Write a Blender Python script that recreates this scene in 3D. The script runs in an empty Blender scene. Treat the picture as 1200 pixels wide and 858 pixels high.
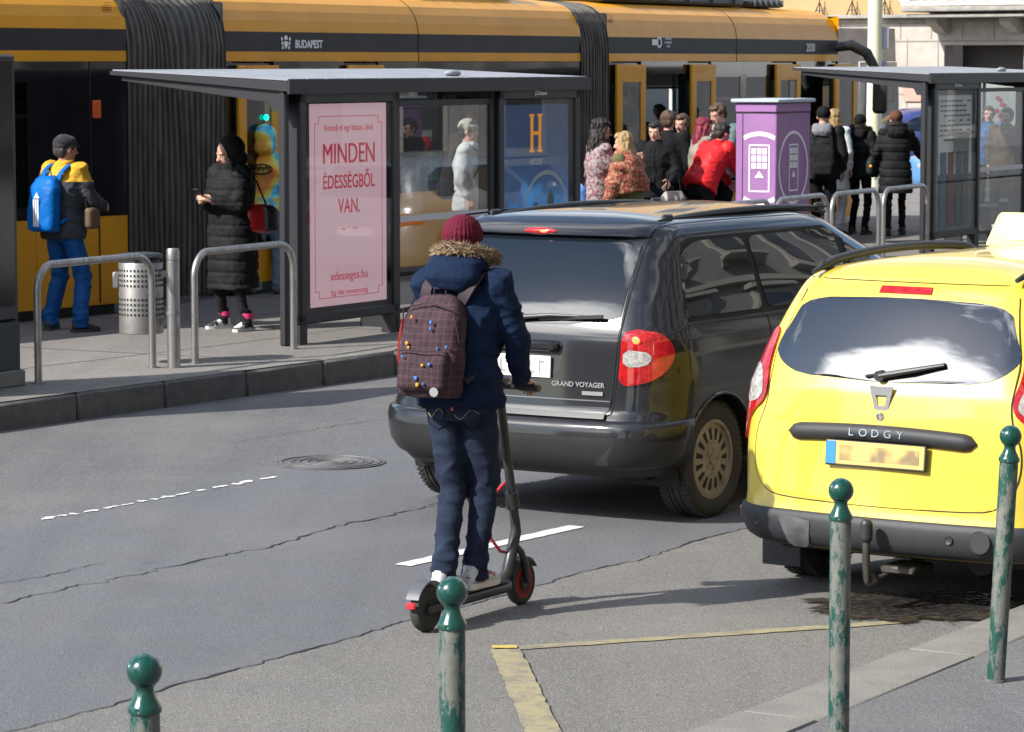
import bpy, bmesh, math, random
import numpy as np
from mathutils import Vector, Matrix, noise as mnoise
random.seed(7)
R = math.radians
SC = bpy.context.scene
COL = SC.collection

# ------------------------------------------------------------------ camera
F = 3650.0                      # focal length in pixels of the 1200 px wide photograph
CAMH = 2.6
PITCH = math.atan((429 - 72) / F)
cam_data = bpy.data.cameras.new('camera')
cam = bpy.data.objects.new('camera', cam_data); COL.objects.link(cam)
cam.location = (0, 0, CAMH)
cam.rotation_euler = (math.pi / 2 - PITCH, 0, 0)
cam_data.sensor_width = 36.0
cam_data.lens = F / 1200 * 36.0
cam_data.clip_start = 0.5
cam_data.clip_end = 2000
cam_data.dof.use_dof = True
cam_data.dof.focus_distance = 15.5
cam_data.dof.aperture_fstop = 16
SC.camera = cam

# ------------------------------------------------------------------ sun and sky
LX, LY = 0.87, 0.50            # direction the light travels over the ground
SUN_EL = R(37)
sun_d = bpy.data.lights.new('sun', 'SUN')
sun_d.energy = 4.1
sun_d.angle = R(0.53)
sun_d.color = (1.0, 0.955, 0.89)
sun = bpy.data.objects.new('sun', sun_d); COL.objects.link(sun)
_l = Vector((LX, LY, 0)).normalized() * math.cos(SUN_EL) + Vector((0, 0, -math.sin(SUN_EL)))
sun.rotation_euler = _l.to_track_quat('-Z', 'Y').to_euler()

world = bpy.data.worlds.new('World'); SC.world = world
world.use_nodes = True
wt = world.node_tree; wt.nodes.clear()
wo = wt.nodes.new('ShaderNodeOutputWorld')
bg = wt.nodes.new('ShaderNodeBackground'); bg.inputs['Strength'].default_value = 0.10
sky = wt.nodes.new('ShaderNodeTexSky'); sky.sky_type = 'NISHITA'; sky.sun_disc = False
sky.sun_elevation = SUN_EL
sky.sun_rotation = math.atan2(-LX, -LY)
sky.air_density = 1.0; sky.dust_density = 0.45; sky.ozone_density = 2.2
tc = wt.nodes.new('ShaderNodeTexCoord')
mp = wt.nodes.new('ShaderNodeMapping'); mp.inputs['Scale'].default_value = (1, 1, 2.6)
nz = wt.nodes.new('ShaderNodeTexNoise'); nz.inputs['Scale'].default_value = 2.6; nz.inputs['Detail'].default_value = 9
nz.inputs['Roughness'].default_value = 0.58; nz.inputs['Distortion'].default_value = 0.35
cr = wt.nodes.new('ShaderNodeValToRGB')
cr.color_ramp.elements[0].position = 0.48; cr.color_ramp.elements[1].position = 0.62
cloud = wt.nodes.new('ShaderNodeValToRGB')
cloud.color_ramp.elements[0].position = 0.4; cloud.color_ramp.elements[0].color = (4.2, 4.7, 5.6, 1)
cloud.color_ramp.elements[1].position = 0.75; cloud.color_ramp.elements[1].color = (12, 11.8, 11.5, 1)
mx = wt.nodes.new('ShaderNodeMix'); mx.data_type = 'RGBA'
L = wt.links.new
L(tc.outputs['Generated'], mp.inputs['Vector']); L(mp.outputs[0], nz.inputs['Vector'])
def bank(v, amt, prev, lo_=.972):          # cloud bank or clear gap added towards v to shape the window reflections
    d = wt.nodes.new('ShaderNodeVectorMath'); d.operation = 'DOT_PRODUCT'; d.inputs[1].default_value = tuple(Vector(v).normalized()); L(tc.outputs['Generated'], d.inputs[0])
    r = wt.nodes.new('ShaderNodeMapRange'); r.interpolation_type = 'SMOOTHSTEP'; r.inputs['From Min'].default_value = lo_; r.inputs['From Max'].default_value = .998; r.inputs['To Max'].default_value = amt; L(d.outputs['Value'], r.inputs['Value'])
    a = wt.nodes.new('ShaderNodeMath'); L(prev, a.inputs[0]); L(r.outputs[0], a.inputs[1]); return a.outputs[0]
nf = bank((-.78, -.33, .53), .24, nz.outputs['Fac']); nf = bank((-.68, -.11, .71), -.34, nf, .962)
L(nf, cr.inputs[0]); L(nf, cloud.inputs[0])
# clouds near the sun are far brighter than the rest
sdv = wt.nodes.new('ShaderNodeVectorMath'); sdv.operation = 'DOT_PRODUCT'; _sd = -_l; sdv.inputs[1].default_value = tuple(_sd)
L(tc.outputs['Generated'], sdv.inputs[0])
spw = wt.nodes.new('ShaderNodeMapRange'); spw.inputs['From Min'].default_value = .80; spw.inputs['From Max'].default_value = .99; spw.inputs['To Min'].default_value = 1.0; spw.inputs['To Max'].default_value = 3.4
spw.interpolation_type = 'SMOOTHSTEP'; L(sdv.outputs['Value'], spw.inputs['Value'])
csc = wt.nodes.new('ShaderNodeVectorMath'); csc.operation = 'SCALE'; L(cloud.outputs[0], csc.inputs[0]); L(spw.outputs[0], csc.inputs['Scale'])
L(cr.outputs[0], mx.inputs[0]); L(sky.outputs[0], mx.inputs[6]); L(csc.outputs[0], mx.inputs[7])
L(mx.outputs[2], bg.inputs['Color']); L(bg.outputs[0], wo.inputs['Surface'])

SC.view_settings.view_transform = 'Standard'
SC.view_settings.look = 'None'
SC.view_settings.gamma = 1.0
SC.view_settings.exposure = 0.96
SC.view_settings.use_curve_mapping = False
SC.render.engine = 'CYCLES'
SC.cycles.max_bounces = 8
SC.cycles.diffuse_bounces = 3
SC.cycles.glossy_bounces = 4
SC.cycles.transparent_max_bounces = 10
SC.cycles.transmission_bounces = 4
SC.cycles.caustics_reflective = False
SC.cycles.caustics_refractive = False
SC.cycles.sample_clamp_indirect = 8
SC.cycles.use_denoising = True

# ------------------------------------------------------------------ materials
_M = {}
def mat(name, col=(.5, .5, .5), rough=.5, metal=0.0, col2=None, nscale=4.0, ndet=4, lo=.35, hi=.65,
        bump=0.0, bscale=40.0, coat=0.0, spec=.5, stretch=None, rough2=None, emit=None, estr=0, sheen=0, bdist=.01,
        bstretch=None, alpha=1.0, dust=None, dustz=None):
    if name in _M: return _M[name]
    m = bpy.data.materials.new(name); m.use_nodes = True
    nt = m.node_tree; b = nt.nodes['Principled BSDF']; lk = nt.links.new
    b.inputs['Base Color'].default_value = (*col, 1)
    b.inputs['Roughness'].default_value = rough
    b.inputs['Metallic'].default_value = metal
    b.inputs['Specular IOR Level'].default_value = spec
    if coat: b.inputs['Coat Weight'].default_value = coat; b.inputs['Coat Roughness'].default_value = 0.03
    if sheen: b.inputs['Sheen Weight'].default_value = sheen
    if emit: b.inputs['Emission Color'].default_value = (*emit, 1); b.inputs['Emission Strength'].default_value = estr
    if alpha < 1: b.inputs['Alpha'].default_value = alpha
    t = None
    if col2 or bump or rough2 is not None:
        t = nt.nodes.new('ShaderNodeTexCoord')
    cur = None
    if col2 or rough2 is not None:
        mpn = nt.nodes.new('ShaderNodeMapping'); lk(t.outputs['Object'], mpn.inputs['Vector'])
        if stretch: mpn.inputs['Scale'].default_value = stretch
        n = nt.nodes.new('ShaderNodeTexNoise'); n.inputs['Scale'].default_value = nscale; n.inputs['Detail'].default_value = ndet
        n.inputs['Roughness'].default_value = .6
        lk(mpn.outputs[0], n.inputs['Vector'])
        rp = nt.nodes.new('ShaderNodeMapRange'); rp.inputs['From Min'].default_value = lo; rp.inputs['From Max'].default_value = hi
        lk(n.outputs['Fac'], rp.inputs['Value'])
        if col2:
            x = nt.nodes.new('ShaderNodeMix'); x.data_type = 'RGBA'
            x.inputs[6].default_value = (*col, 1); x.inputs[7].default_value = (*col2, 1)
            lk(rp.outputs[0], x.inputs[0]); lk(x.outputs[2], b.inputs['Base Color']); cur = x.outputs[2]
        if rough2 is not None:
            y = nt.nodes.new('ShaderNodeMapRange'); y.inputs['To Min'].default_value = rough; y.inputs['To Max'].default_value = rough2
            lk(rp.outputs[0], y.inputs['Value']); lk(y.outputs[0], b.inputs['Roughness'])
    if dust:   # road dirt thrown up on the lowest part of a body
        if t is None: t = nt.nodes.new('ShaderNodeTexCoord')
        sx = nt.nodes.new('ShaderNodeSeparateXYZ'); lk(t.outputs['Object'], sx.inputs[0])
        n2 = nt.nodes.new('ShaderNodeTexNoise'); n2.inputs['Scale'].default_value = 5; n2.inputs['Detail'].default_value = 8
        lk(t.outputs['Object'], n2.inputs['Vector'])
        ad = nt.nodes.new('ShaderNodeMath'); ad.operation = 'MULTIPLY_ADD'; ad.inputs[1].default_value = 0.7
        lk(n2.outputs['Fac'], ad.inputs[0]); lk(sx.outputs['Z'], ad.inputs[2])
        rr = nt.nodes.new('ShaderNodeMapRange'); rr.inputs['From Min'].default_value = dustz[1] + .35; rr.inputs['From Max'].default_value = dustz[0] + .35
        rr.inputs['To Min'].default_value = 0.0; rr.inputs['To Max'].default_value = 0.75
        lk(ad.outputs[0], rr.inputs['Value'])
        x2 = nt.nodes.new('ShaderNodeMix'); x2.data_type = 'RGBA'
        x2.inputs[6].default_value = (*col, 1)
        if cur: lk(cur, x2.inputs[6])
        x2.inputs[7].default_value = (*dust, 1)
        lk(rr.outputs[0], x2.inputs[0]); lk(x2.outputs[2], b.inputs['Base Color'])
        r3 = nt.nodes.new('ShaderNodeMapRange'); r3.inputs['To Min'].default_value = rough; r3.inputs['To Max'].default_value = .75
        lk(rr.outputs[0], r3.inputs['Value']); lk(r3.outputs[0], b.inputs['Roughness'])
        if coat:
            r4 = nt.nodes.new('ShaderNodeMapRange'); r4.inputs['To Min'].default_value = coat; r4.inputs['To Max'].default_value = 0
            lk(rr.outputs[0], r4.inputs['Value']); lk(r4.outputs[0], b.inputs['Coat Weight'])
    if bump:
        n = nt.nodes.new('ShaderNodeTexNoise'); n.inputs['Scale'].default_value = bscale; n.inputs['Detail'].default_value = 4
        if bstretch:
            mb_ = nt.nodes.new('ShaderNodeMapping'); mb_.inputs['Scale'].default_value = bstretch
            lk(t.outputs['Object'], mb_.inputs['Vector']); lk(mb_.outputs[0], n.inputs['Vector'])
        else: lk(t.outputs['Object'], n.inputs['Vector'])
        bp = nt.nodes.new('ShaderNodeBump'); bp.inputs['Strength'].default_value = bump; bp.inputs['Distance'].default_value = bdist
        lk(n.outputs['Fac'], bp.inputs['Height']); lk(bp.outputs[0], b.inputs['Normal'])
    _M[name] = m; return m

def glass(name, tint=(.6, .65, .65), refl=1.0, ior=1.5, rough=0.0):
    """thin sheet of glass: fresnel mix of see-through and mirror"""
    if name in _M: return _M[name]
    m = bpy.data.materials.new(name); m.use_nodes = True; nt = m.node_tree; nt.nodes.clear(); lk = nt.links.new
    o = nt.nodes.new('ShaderNodeOutputMaterial'); tr = nt.nodes.new('ShaderNodeBsdfTransparent'); tr.inputs[0].default_value = (*tint, 1)
    g = nt.nodes.new('ShaderNodeBsdfGlossy'); g.inputs['Roughness'].default_value = rough; g.inputs['Color'].default_value = (refl, refl, refl, 1)
    lw = nt.nodes.new('ShaderNodeLayerWeight'); lw.inputs['Blend'].default_value = .5
    pw = nt.nodes.new('ShaderNodeMath'); pw.operation = 'POWER'; lk(lw.outputs['Facing'], pw.inputs[0]); pw.inputs[1].default_value = 4.0
    fr = nt.nodes.new('ShaderNodeMath'); fr.operation = 'MULTIPLY_ADD'; lk(pw.outputs[0], fr.inputs[0]); fr.inputs[1].default_value = .9; fr.inputs[2].default_value = ((ior - 1) / (ior + 1)) ** 2 * 1.3
    x = nt.nodes.new('ShaderNodeMixShader'); lk(fr.outputs[0], x.inputs[0]); lk(tr.outputs[0], x.inputs[1]); lk(g.outputs[0], x.inputs[2])
    lk(x.outputs[0], o.inputs[0]); _M[name] = m; return m

# ------------------------------------------------------------------ mesh building
def link(o, parent=None):
    COL.objects.link(o)
    if parent is not None: o.parent = parent
    return o

class MB:
    def __init__(s): s.v = []; s.f = []; s.m = []
    def add(s, vs, fs, m=0):
        b = len(s.v); s.v += [tuple(v) for v in vs]
        s.f += [tuple(i + b for i in f) for f in fs]; s.m += [m] * len(fs); return s
    def box(s, c, size, rot=None, bev=0.0, m=0):
        hx, hy, hz = [a / 2 for a in size]; c = Vector(c)
        b = min(bev, hx * .9, hy * .9, hz * .9)
        if b <= 0:
            vs = [Vector((x * hx, y * hy, z * hz)) for x in (-1, 1) for y in (-1, 1) for z in (-1, 1)]
            fs = [(0, 1, 3, 2), (4, 6, 7, 5), (0, 4, 5, 1), (2, 3, 7, 6), (0, 2, 6, 4), (1, 5, 7, 3)]
        else:
            vs = []; idx = {}
            for x in (-1, 1):
                for y in (-1, 1):
                    for z in (-1, 1):
                        for k in range(3):
                            p = [x * (hx - b), y * (hy - b), z * (hz - b)]
                            p[k] = (x * hx, y * hy, z * hz)[k]
                            idx[(x, y, z, k)] = len(vs); vs.append(Vector(p))
            fs = []
            for k in range(3):
                o = [a for a in range(3) if a != k]
                for sg in (-1, 1):
                    q = []
                    for a, bb in ((-1, -1), (1, -1), (1, 1), (-1, 1)):
                        t = [0, 0, 0]; t[k] = sg; t[o[0]] = a; t[o[1]] = bb
                        q.append(idx[(*t, k)])
                    fs.append(tuple(q))
            for k in range(3):      # edges running along axis k
                o = [a for a in range(3) if a != k]
                for a in (-1, 1):
                    for bb in (-1, 1):
                        t0 = [0, 0, 0]; t0[k] = -1; t0[o[0]] = a; t0[o[1]] = bb
                        t1 = list(t0); t1[k] = 1
                        fs.append((idx[(*t0, o[0])], idx[(*t1, o[0])], idx[(*t1, o[1])], idx[(*t0, o[1])]))
            for x in (-1, 1):
                for y in (-1, 1):
                    for z in (-1, 1): fs.append((idx[(x, y, z, 0)], idx[(x, y, z, 1)], idx[(x, y, z, 2)]))
        if rot is not None: vs = [rot @ v for v in vs]
        return s.add([v + c for v in vs], fs, m)
    def cyl(s, p0, p1, r0, r1=None, n=16, m=0, caps=True):
        p0, p1 = Vector(p0), Vector(p1); r1 = r0 if r1 is None else r1
        d = (p1 - p0); d = d.normalized() if d.length > 1e-9 else Vector((0, 0, 1))
        u = d.orthogonal().normalized(); w = d.cross(u)
        vs = []
        for p, r in ((p0, r0), (p1, r1)):
            for i in range(n):
                a = 2 * math.pi * i / n; vs.append(p + (u * math.cos(a) + w * math.sin(a)) * r)
        fs = [(i, (i + 1) % n, n + (i + 1) % n, n + i) for i in range(n)]
        if caps: fs += [tuple(range(n))[::-1], tuple(range(n, 2 * n))]
        return s.add(vs, fs, m)
    def tube(s, pts, r, n=8, m=0, closed=False, caps=True):
        pts = [Vector(p) for p in pts]; N = len(pts); vs = []; u = None
        rr = r if isinstance(r, (list, tuple)) else [r] * N
        for i, p in enumerate(pts):
            a = pts[i - 1] if (i > 0 or closed) else p; b = pts[(i + 1) % N] if (i < N - 1 or closed) else p
            d = (b - a).normalized()
            if u is None: u = d.orthogonal().normalized()
            u = (u - d * u.dot(d)); u = u.normalized() if u.length > 1e-6 else d.orthogonal().normalized()
            w = d.cross(u)
            for k in range(n):
                t = 2 * math.pi * k / n; vs.append(p + (u * math.cos(t) + w * math.sin(t)) * rr[i])
        fs = []
        for i in range(N if closed else N - 1):
            j = (i + 1) % N
            for k in range(n): fs.append((i * n + k, i * n + (k + 1) % n, j * n + (k + 1) % n, j * n + k))
        if caps and not closed: fs += [tuple(range(n))[::-1], tuple(range((N - 1) * n, N * n))]
        return s.add(vs, fs, m)
    def lathe(s, prof, c=(0, 0, 0), axis='z', n=24, m=0, mats=None, cap=True):
        c = Vector(c); vs = []
        for r, h in prof:
            for i in range(n):
                a = 2 * math.pi * i / n
                if axis == 'z': q = Vector((r * math.cos(a), r * math.sin(a), h))
                elif axis == 'x': q = Vector((h, r * math.cos(a), r * math.sin(a)))
                else: q = Vector((r * math.sin(a), h, r * math.cos(a)))
                vs.append(c + q)
        b = len(s.v); s.v += [tuple(v) for v in vs]
        for j in range(len(prof) - 1):
            for i in range(n):
                s.f.append(tuple(b + t for t in (j * n + i, j * n + (i + 1) % n, (j + 1) * n + (i + 1) % n, (j + 1) * n + i)))
                s.m.append(mats[j] if mats else m)
        for j, rv in ((0, True), (len(prof) - 1, False)):
            if cap and prof[j][0] > 1e-4:
                q = [b + j * n + i for i in range(n)]; s.f.append(tuple(q[::-1] if rv else q)); s.m.append(mats[min(j, len(mats) - 1)] if mats else m)
        return s
    def ell(s, c, r, rot=None, n=14, m=0):
        c = Vector(c); r = r if isinstance(r, (tuple, list)) else (r, r, r); h = n // 2 + 1; vs = []
        vs.append(Vector((0, 0, -r[2])))
        for j in range(1, h):
            t = -math.pi / 2 + math.pi * j / h
            for i in range(n):
                a = 2 * math.pi * i / n; vs.append(Vector((r[0] * math.cos(t) * math.cos(a), r[1] * math.cos(t) * math.sin(a), r[2] * math.sin(t))))
        vs.append(Vector((0, 0, r[2])))
        fs = [(0, 1 + (i + 1) % n, 1 + i) for i in range(n)]
        for j in range(h - 2):
            for i in range(n):
                a = 1 + j * n; fs.append((a + i, a + (i + 1) % n, a + n + (i + 1) % n, a + n + i))
        a = 1 + (h - 2) * n; top = len(vs) - 1
        fs += [(a + i, a + (i + 1) % n, top) for i in range(n)]
        if rot is not None: vs = [rot @ v for v in vs]
        return s.add([v + c for v in vs], fs, m)
    def caps(s, p0, p1, r0, r1=None, n=12, m=0):
        r1 = r0 if r1 is None else r1
        s.ell(p0, r0, n=n, m=m); s.ell(p1, r1, n=n, m=m); return s.cyl(p0, p1, r0, r1, n=n, m=m)
    def loft(s, secs, n=20, m=0, e=2.3):
        """secs: (centre, rx, ry, x axis, y axis)"""
        vs = []
        for sec in secs:
            c, rx, ry = Vector(sec[0]), sec[1], sec[2]
            ax = Vector(sec[3]) if len(sec) > 3 else Vector((1, 0, 0)); ay = Vector(sec[4]) if len(sec) > 4 else Vector((0, 1, 0))
            for i in range(n):
                a = 2 * math.pi * i / n; ca, sa = math.cos(a), math.sin(a)
                x = math.copysign(abs(ca) ** (2 / e), ca) * rx; y = math.copysign(abs(sa) ** (2 / e), sa) * ry
                vs.append(c + ax * x + ay * y)
        fs = []
        for j in range(len(secs) - 1):
            for i in range(n): fs.append((j * n + i, j * n + (i + 1) % n, (j + 1) * n + (i + 1) % n, (j + 1) * n + i))
        fs += [tuple(range(n))[::-1], tuple(range((len(secs) - 1) * n, len(secs) * n))]
        return s.add(vs, fs, m)
    def prism(s, poly, h0, h1, axes='xyz', m=0, off=(0, 0, 0)):
        """poly in the first two axes, extruded along the third from h0 to h1"""
        n = len(poly); vs = []; ix = ['xyz'.index(a) for a in axes]; off = Vector(off)
        for h in (h0, h1):
            for p in poly:
                q = [0, 0, 0]; q[ix[0]] = p[0]; q[ix[1]] = p[1]; q[ix[2]] = h; vs.append(Vector(q) + off)
        fs = [tuple(range(n))[::-1], tuple(range(n, 2 * n))] + [(i, (i + 1) % n, n + (i + 1) % n, n + i) for i in range(n)]
        return s.add(vs, fs, m)
    def mesh(s, name, fix=True):
        me = bpy.data.meshes.new(name); me.from_pydata(s.v, [], s.f)
        me.polygons.foreach_set('material_index', s.m)
        if fix:
            bm = bmesh.new(); bm.from_mesh(me); bmesh.ops.recalc_face_normals(bm, faces=bm.faces); bm.to_mesh(me); bm.free()
        me.update(); return me
    def obj(s, name, mats, parent=None, loc=None, rz=None, ang=38, fix=True, label=None):
        me = s.mesh(name, fix)
        for mm in (mats if isinstance(mats, (list, tuple)) else [mats]): me.materials.append(mm)
        me.polygons.foreach_set('use_smooth', [True] * len(me.polygons))
        if ang is not None: me.set_sharp_from_angle(angle=R(ang))
        o = bpy.data.objects.new(name, me); link(o, parent)
        if loc is not None: o.location = loc
        if rz is not None: o.rotation_euler = (0, 0, rz)
        if label: o['label'] = label
        return o

def blob(mb, name, m, parent=None, vox=.014, smooth=3, disp=None, loc=None):
    """one continuous skin grown round the overlapping shapes in mb"""
    o = mb.obj('tmp', m, None, ang=None)
    md = o.modifiers.new('r', 'REMESH'); md.mode = 'VOXEL'; md.voxel_size = vox
    if smooth:
        ms = o.modifiers.new('s', 'SMOOTH'); ms.factor = .5; ms.iterations = smooth
    dg = bpy.context.evaluated_depsgraph_get()
    me = bpy.data.meshes.new_from_object(o.evaluated_get(dg))
    old = o.data; bpy.data.objects.remove(o); bpy.data.meshes.remove(old)
    me.name = name
    if disp:
        nrm = [v.normal.copy() for v in me.vertices]
        for v, nn in zip(me.vertices, nrm):
            r = disp(v.co, nn)
            if isinstance(r, Vector): v.co = v.co + r
            else: v.co = v.co + nn * r
    me.polygons.foreach_set('use_smooth', [True] * len(me.polygons)); me.update()
    me.materials.clear()
    for mm in (m if isinstance(m, (list, tuple)) else [m]): me.materials.append(mm)
    q = bpy.data.objects.new(name, me); link(q, parent)
    if loc is not None: q.location = loc
    return q

def joinmesh(a, b):
    """b's mesh into a's"""
    bm = bmesh.new(); bm.from_mesh(a.data); n0 = len(a.data.materials)
    bm.from_mesh(b.data); bm.to_mesh(a.data); bm.free()
    a.data.polygons.foreach_set('use_smooth', [True] * len(a.data.polygons))
    bpy.data.objects.remove(b); return a

def thing(name, label, cat, loc=(0, 0, 0), rz=0, group=None, kind=None):
    o = bpy.data.objects.new(name, None); link(o); o.location = loc; o.rotation_euler = (0, 0, rz)
    o.empty_display_size = .2
    return tag(o, label, cat, group, kind)
def tag(o, label=None, cat=None, group=None, kind=None):
    if label: o['label'] = label
    if cat: o['category'] = cat
    if group: o['group'] = group
    if kind: o['kind'] = kind
    return o
def struct(o, label=None):
    o['kind'] = 'structure'
    if label: o['label'] = label
    return o
def copy_tree(o, parent=None):
    c = o.copy(); COL.objects.link(c); c.parent = parent
    for ch in list(o.children): copy_tree(ch, c)
    return c

def text(name, body, size, m, parent, loc, rot, ext=.001, align='CENTER', sx=1.0, bold=0.0, label=None, serif=False):
    cu = bpy.data.curves.new('txt', 'FONT'); cu.body = body; cu.size = size; cu.extrude = ext; cu.offset = bold
    cu.align_x = align; cu.align_y = 'CENTER'; cu.resolution_u = 3
    o = bpy.data.objects.new('txt', cu); COL.objects.link(o)
    dg = bpy.context.evaluated_depsgraph_get(); dg.update()
    me = bpy.data.meshes.new_from_object(o.evaluated_get(dg)); me.name = name
    bpy.data.objects.remove(o); bpy.data.curves.remove(cu)
    for v in me.vertices: v.co.x *= sx
    me.materials.clear(); me.materials.append(m)
    q = bpy.data.objects.new(name, me); link(q, parent); q.location = loc; q.rotation_euler = rot
    if label: q['label'] = label
    return q

# pixel of the photograph -> point on the plane z
def G(px, py, z=0.0):
    s = (py - 72.0) / (CAMH - z)
    return Vector(((px - 600) / s, F / s, z))
def XZ(px, depth, py):          # point at a given depth
    s = F / depth
    return Vector(((px - 600) / s, depth, CAMH - (py - 72) / s))
def sm(a, b, x):
    t = min(1, max(0, (x - a) / (b - a))); return t * t * (3 - 2 * t)
def chaikin(p, k=2, closed=True):
    p = [tuple(q) for q in p]
    for _ in range(k):
        o = []; n = len(p)
        for i in range(n if closed else n - 1):
            a, b = p[i], p[(i + 1) % n]
            o.append(tuple(.75 * x + .25 * y for x, y in zip(a, b))); o.append(tuple(.25 * x + .75 * y for x, y in zip(a, b)))
        if not closed: o = [p[0]] + o + [p[-1]]
        p = o
    return p

def rp(poly, r=.05, n=4):
    """outline with its corners rounded to about r"""
    o = []; N = len(poly)
    for i in range(N):
        a, b, c = [Vector(poly[(i + k) % N]) for k in (-1, 0, 1)]
        d0, d1 = a - b, c - b; r0, r1 = min(r, d0.length * .45), min(r, d1.length * .45)
        p, q = b + d0.normalized() * r0, b + d1.normalized() * r1
        for k in range(n + 1): t = k / n; v = p * (1 - t) ** 2 + b * 2 * t * (1 - t) + q * t * t; o.append((v.x, v.y))
    return o
# ------------------------------------------------------------------ street frame
QC, QS = math.cos(R(31.5)), math.sin(R(31.5))
def QT(q, t, z=0.0): return Vector((q * QC + t * QS, -q * QS + t * QC, z))
DX, DY = 0.515, 0.857                       # platform direction
RZ = math.atan2(DY, DX)

def asphalt(name, base, dark, light, speck, sc=110, rough=.86, blotch=.6, patches=True):
    m = bpy.data.materials.new(name); m.use_nodes = True; nt = m.node_tree; b = nt.nodes['Principled BSDF']; lk = nt.links.new
    t = nt.nodes.new('ShaderNodeTexCoord')
    def noise(scale, det=4, rgh=.6, vec=None):
        n = nt.nodes.new('ShaderNodeTexNoise'); n.inputs['Scale'].default_value = scale; n.inputs['Detail'].default_value = det; n.inputs['Roughness'].default_value = rgh
        lk(vec if vec is not None else t.outputs['Object'], n.inputs['Vector']); return n.outputs['Fac']
    def rng(v, a, bb, c=0, d=1):
        r = nt.nodes.new('ShaderNodeMapRange'); r.inputs['From Min'].default_value = a; r.inputs['From Max'].default_value = bb
        r.inputs['To Min'].default_value = c; r.inputs['To Max'].default_value = d; lk(v, r.inputs['Value']); return r.outputs[0]
    def mix(f, a, c):
        x = nt.nodes.new('ShaderNodeMix'); x.data_type = 'RGBA'; lk(f, x.inputs[0])
        for i, q in ((6, a), (7, c)):
            if isinstance(q, tuple): x.inputs[i].default_value = (*q, 1)
            else: lk(q, x.inputs[i])
        return x.outputs[2]
    rot = nt.nodes.new('ShaderNodeMapping'); rot.inputs['Rotation'].default_value = (0, 0, R(31.5)); rot.inputs['Scale'].default_value = (1, .16, 1)
    lk(t.outputs['Object'], rot.inputs['Vector'])
    streak = rng(noise(1.3, 6, .62, rot.outputs[0]), .36, .66)
    c = mix(streak, base, dark)
    rot2 = nt.nodes.new('ShaderNodeMapping'); rot2.inputs['Rotation'].default_value = (0, 0, R(31.5)); rot2.inputs['Scale'].default_value = (1.6, .05, 1); lk(t.outputs['Object'], rot2.inputs['Vector'])
    c = mix(rng(noise(1.6, 5, .6, rot2.outputs[0]), .45, .70, 0, .55), c, tuple(v * .80 for v in dark))      # tyre polish along the lane
    c = mix(rng(noise(6, 3, .5), .66, .72, 0, .35), c, tuple(v * .5 for v in dark))                             # old drips
    c = mix(rng(noise(.55, 7, .65), .48, .68, 0, blotch), c, light)
    c = mix(rng(noise(.9, 9, .7), .56, .74, 0, .55), c, tuple(v * .72 for v in dark))
    if patches:
        c = mix(rng(noise(3.1, 9, .75), .60, .70, 0, .6), c, tuple(v * .85 for v in dark))
    v = nt.nodes.new('ShaderNodeTexVoronoi'); v.inputs['Scale'].default_value = sc; lk(t.outputs['Object'], v.inputs['Vector'])
    sep = nt.nodes.new('ShaderNodeSeparateColor'); lk(v.outputs['Color'], sep.inputs[0])
    c = mix(rng(sep.outputs[0], .72, 1.0, 0, .75), c, speck)
    c = mix(rng(sep.outputs[1], .70, 1.0, 0, .55), c, tuple(x * .35 for x in dark))
    lk(c, b.inputs['Base Color'])
    lk(rng(noise(2, 5), .3, .7, rough - .1, rough + .06), b.inputs['Roughness'])
    bp = nt.nodes.new('ShaderNodeBump'); bp.inputs['Strength'].default_value = .55; bp.inputs['Distance'].default_value = .006
    ad = nt.nodes.new('ShaderNodeMath'); ad.operation = 'MULTIPLY_ADD'; lk(v.outputs['Distance'], ad.inputs[0]); ad.inputs[1].default_value = 1.0
    lk(noise(30, 5, .7), ad.inputs[2]); lk(ad.outputs[0], bp.inputs['Height']); lk(bp.outputs[0], b.inputs['Normal'])
    _M[name] = m; return m

A_lane = asphalt('asphalt lane', (.122, .124, .131), (.104, .107, .115), (.145, .145, .145), (.17, .17, .17), 150, .74)
A_edge = asphalt('asphalt parking strip', (.150, .143, .132), (.124, .119, .110), (.172, .164, .150), (.25, .24, .225), 130, .88)
A_far = asphalt('asphalt beside platform', (.118, .116, .115), (.09, .092, .097), (.16, .153, .142), (.22, .21, .20), 130, .82)
A_pave = asphalt('asphalt near pavement', (.125, .125, .130), (.10, .10, .105), (.15, .148, .145), (.22, .22, .22), 140, .85)
A_plat = asphalt('platform surface', (.185, .172, .155), (.15, .14, .128), (.225, .21, .19), (.30, .28, .26), 120, .85)
A_plaza = asphalt('plaza paving', (.20, .195, .19), (.16, .155, .15), (.26, .25, .24), (.30, .30, .30), 30, .85)
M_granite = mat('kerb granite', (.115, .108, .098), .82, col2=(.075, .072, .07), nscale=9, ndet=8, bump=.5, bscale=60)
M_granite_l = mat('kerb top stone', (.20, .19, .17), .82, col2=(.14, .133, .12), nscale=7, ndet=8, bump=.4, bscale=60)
M_conc = mat('near kerb concrete', (.20, .19, .17), .88, col2=(.155, .148, .135), nscale=4, ndet=9, bump=.5, bscale=90)

mb = MB(); mb.add([(-400, -60, -.012), (400, -60, -.012), (400, 900, -.012), (-400, 900, -.012)], [(0, 1, 2, 3)])
struct(mb.obj('ground', A_plaza))

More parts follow.
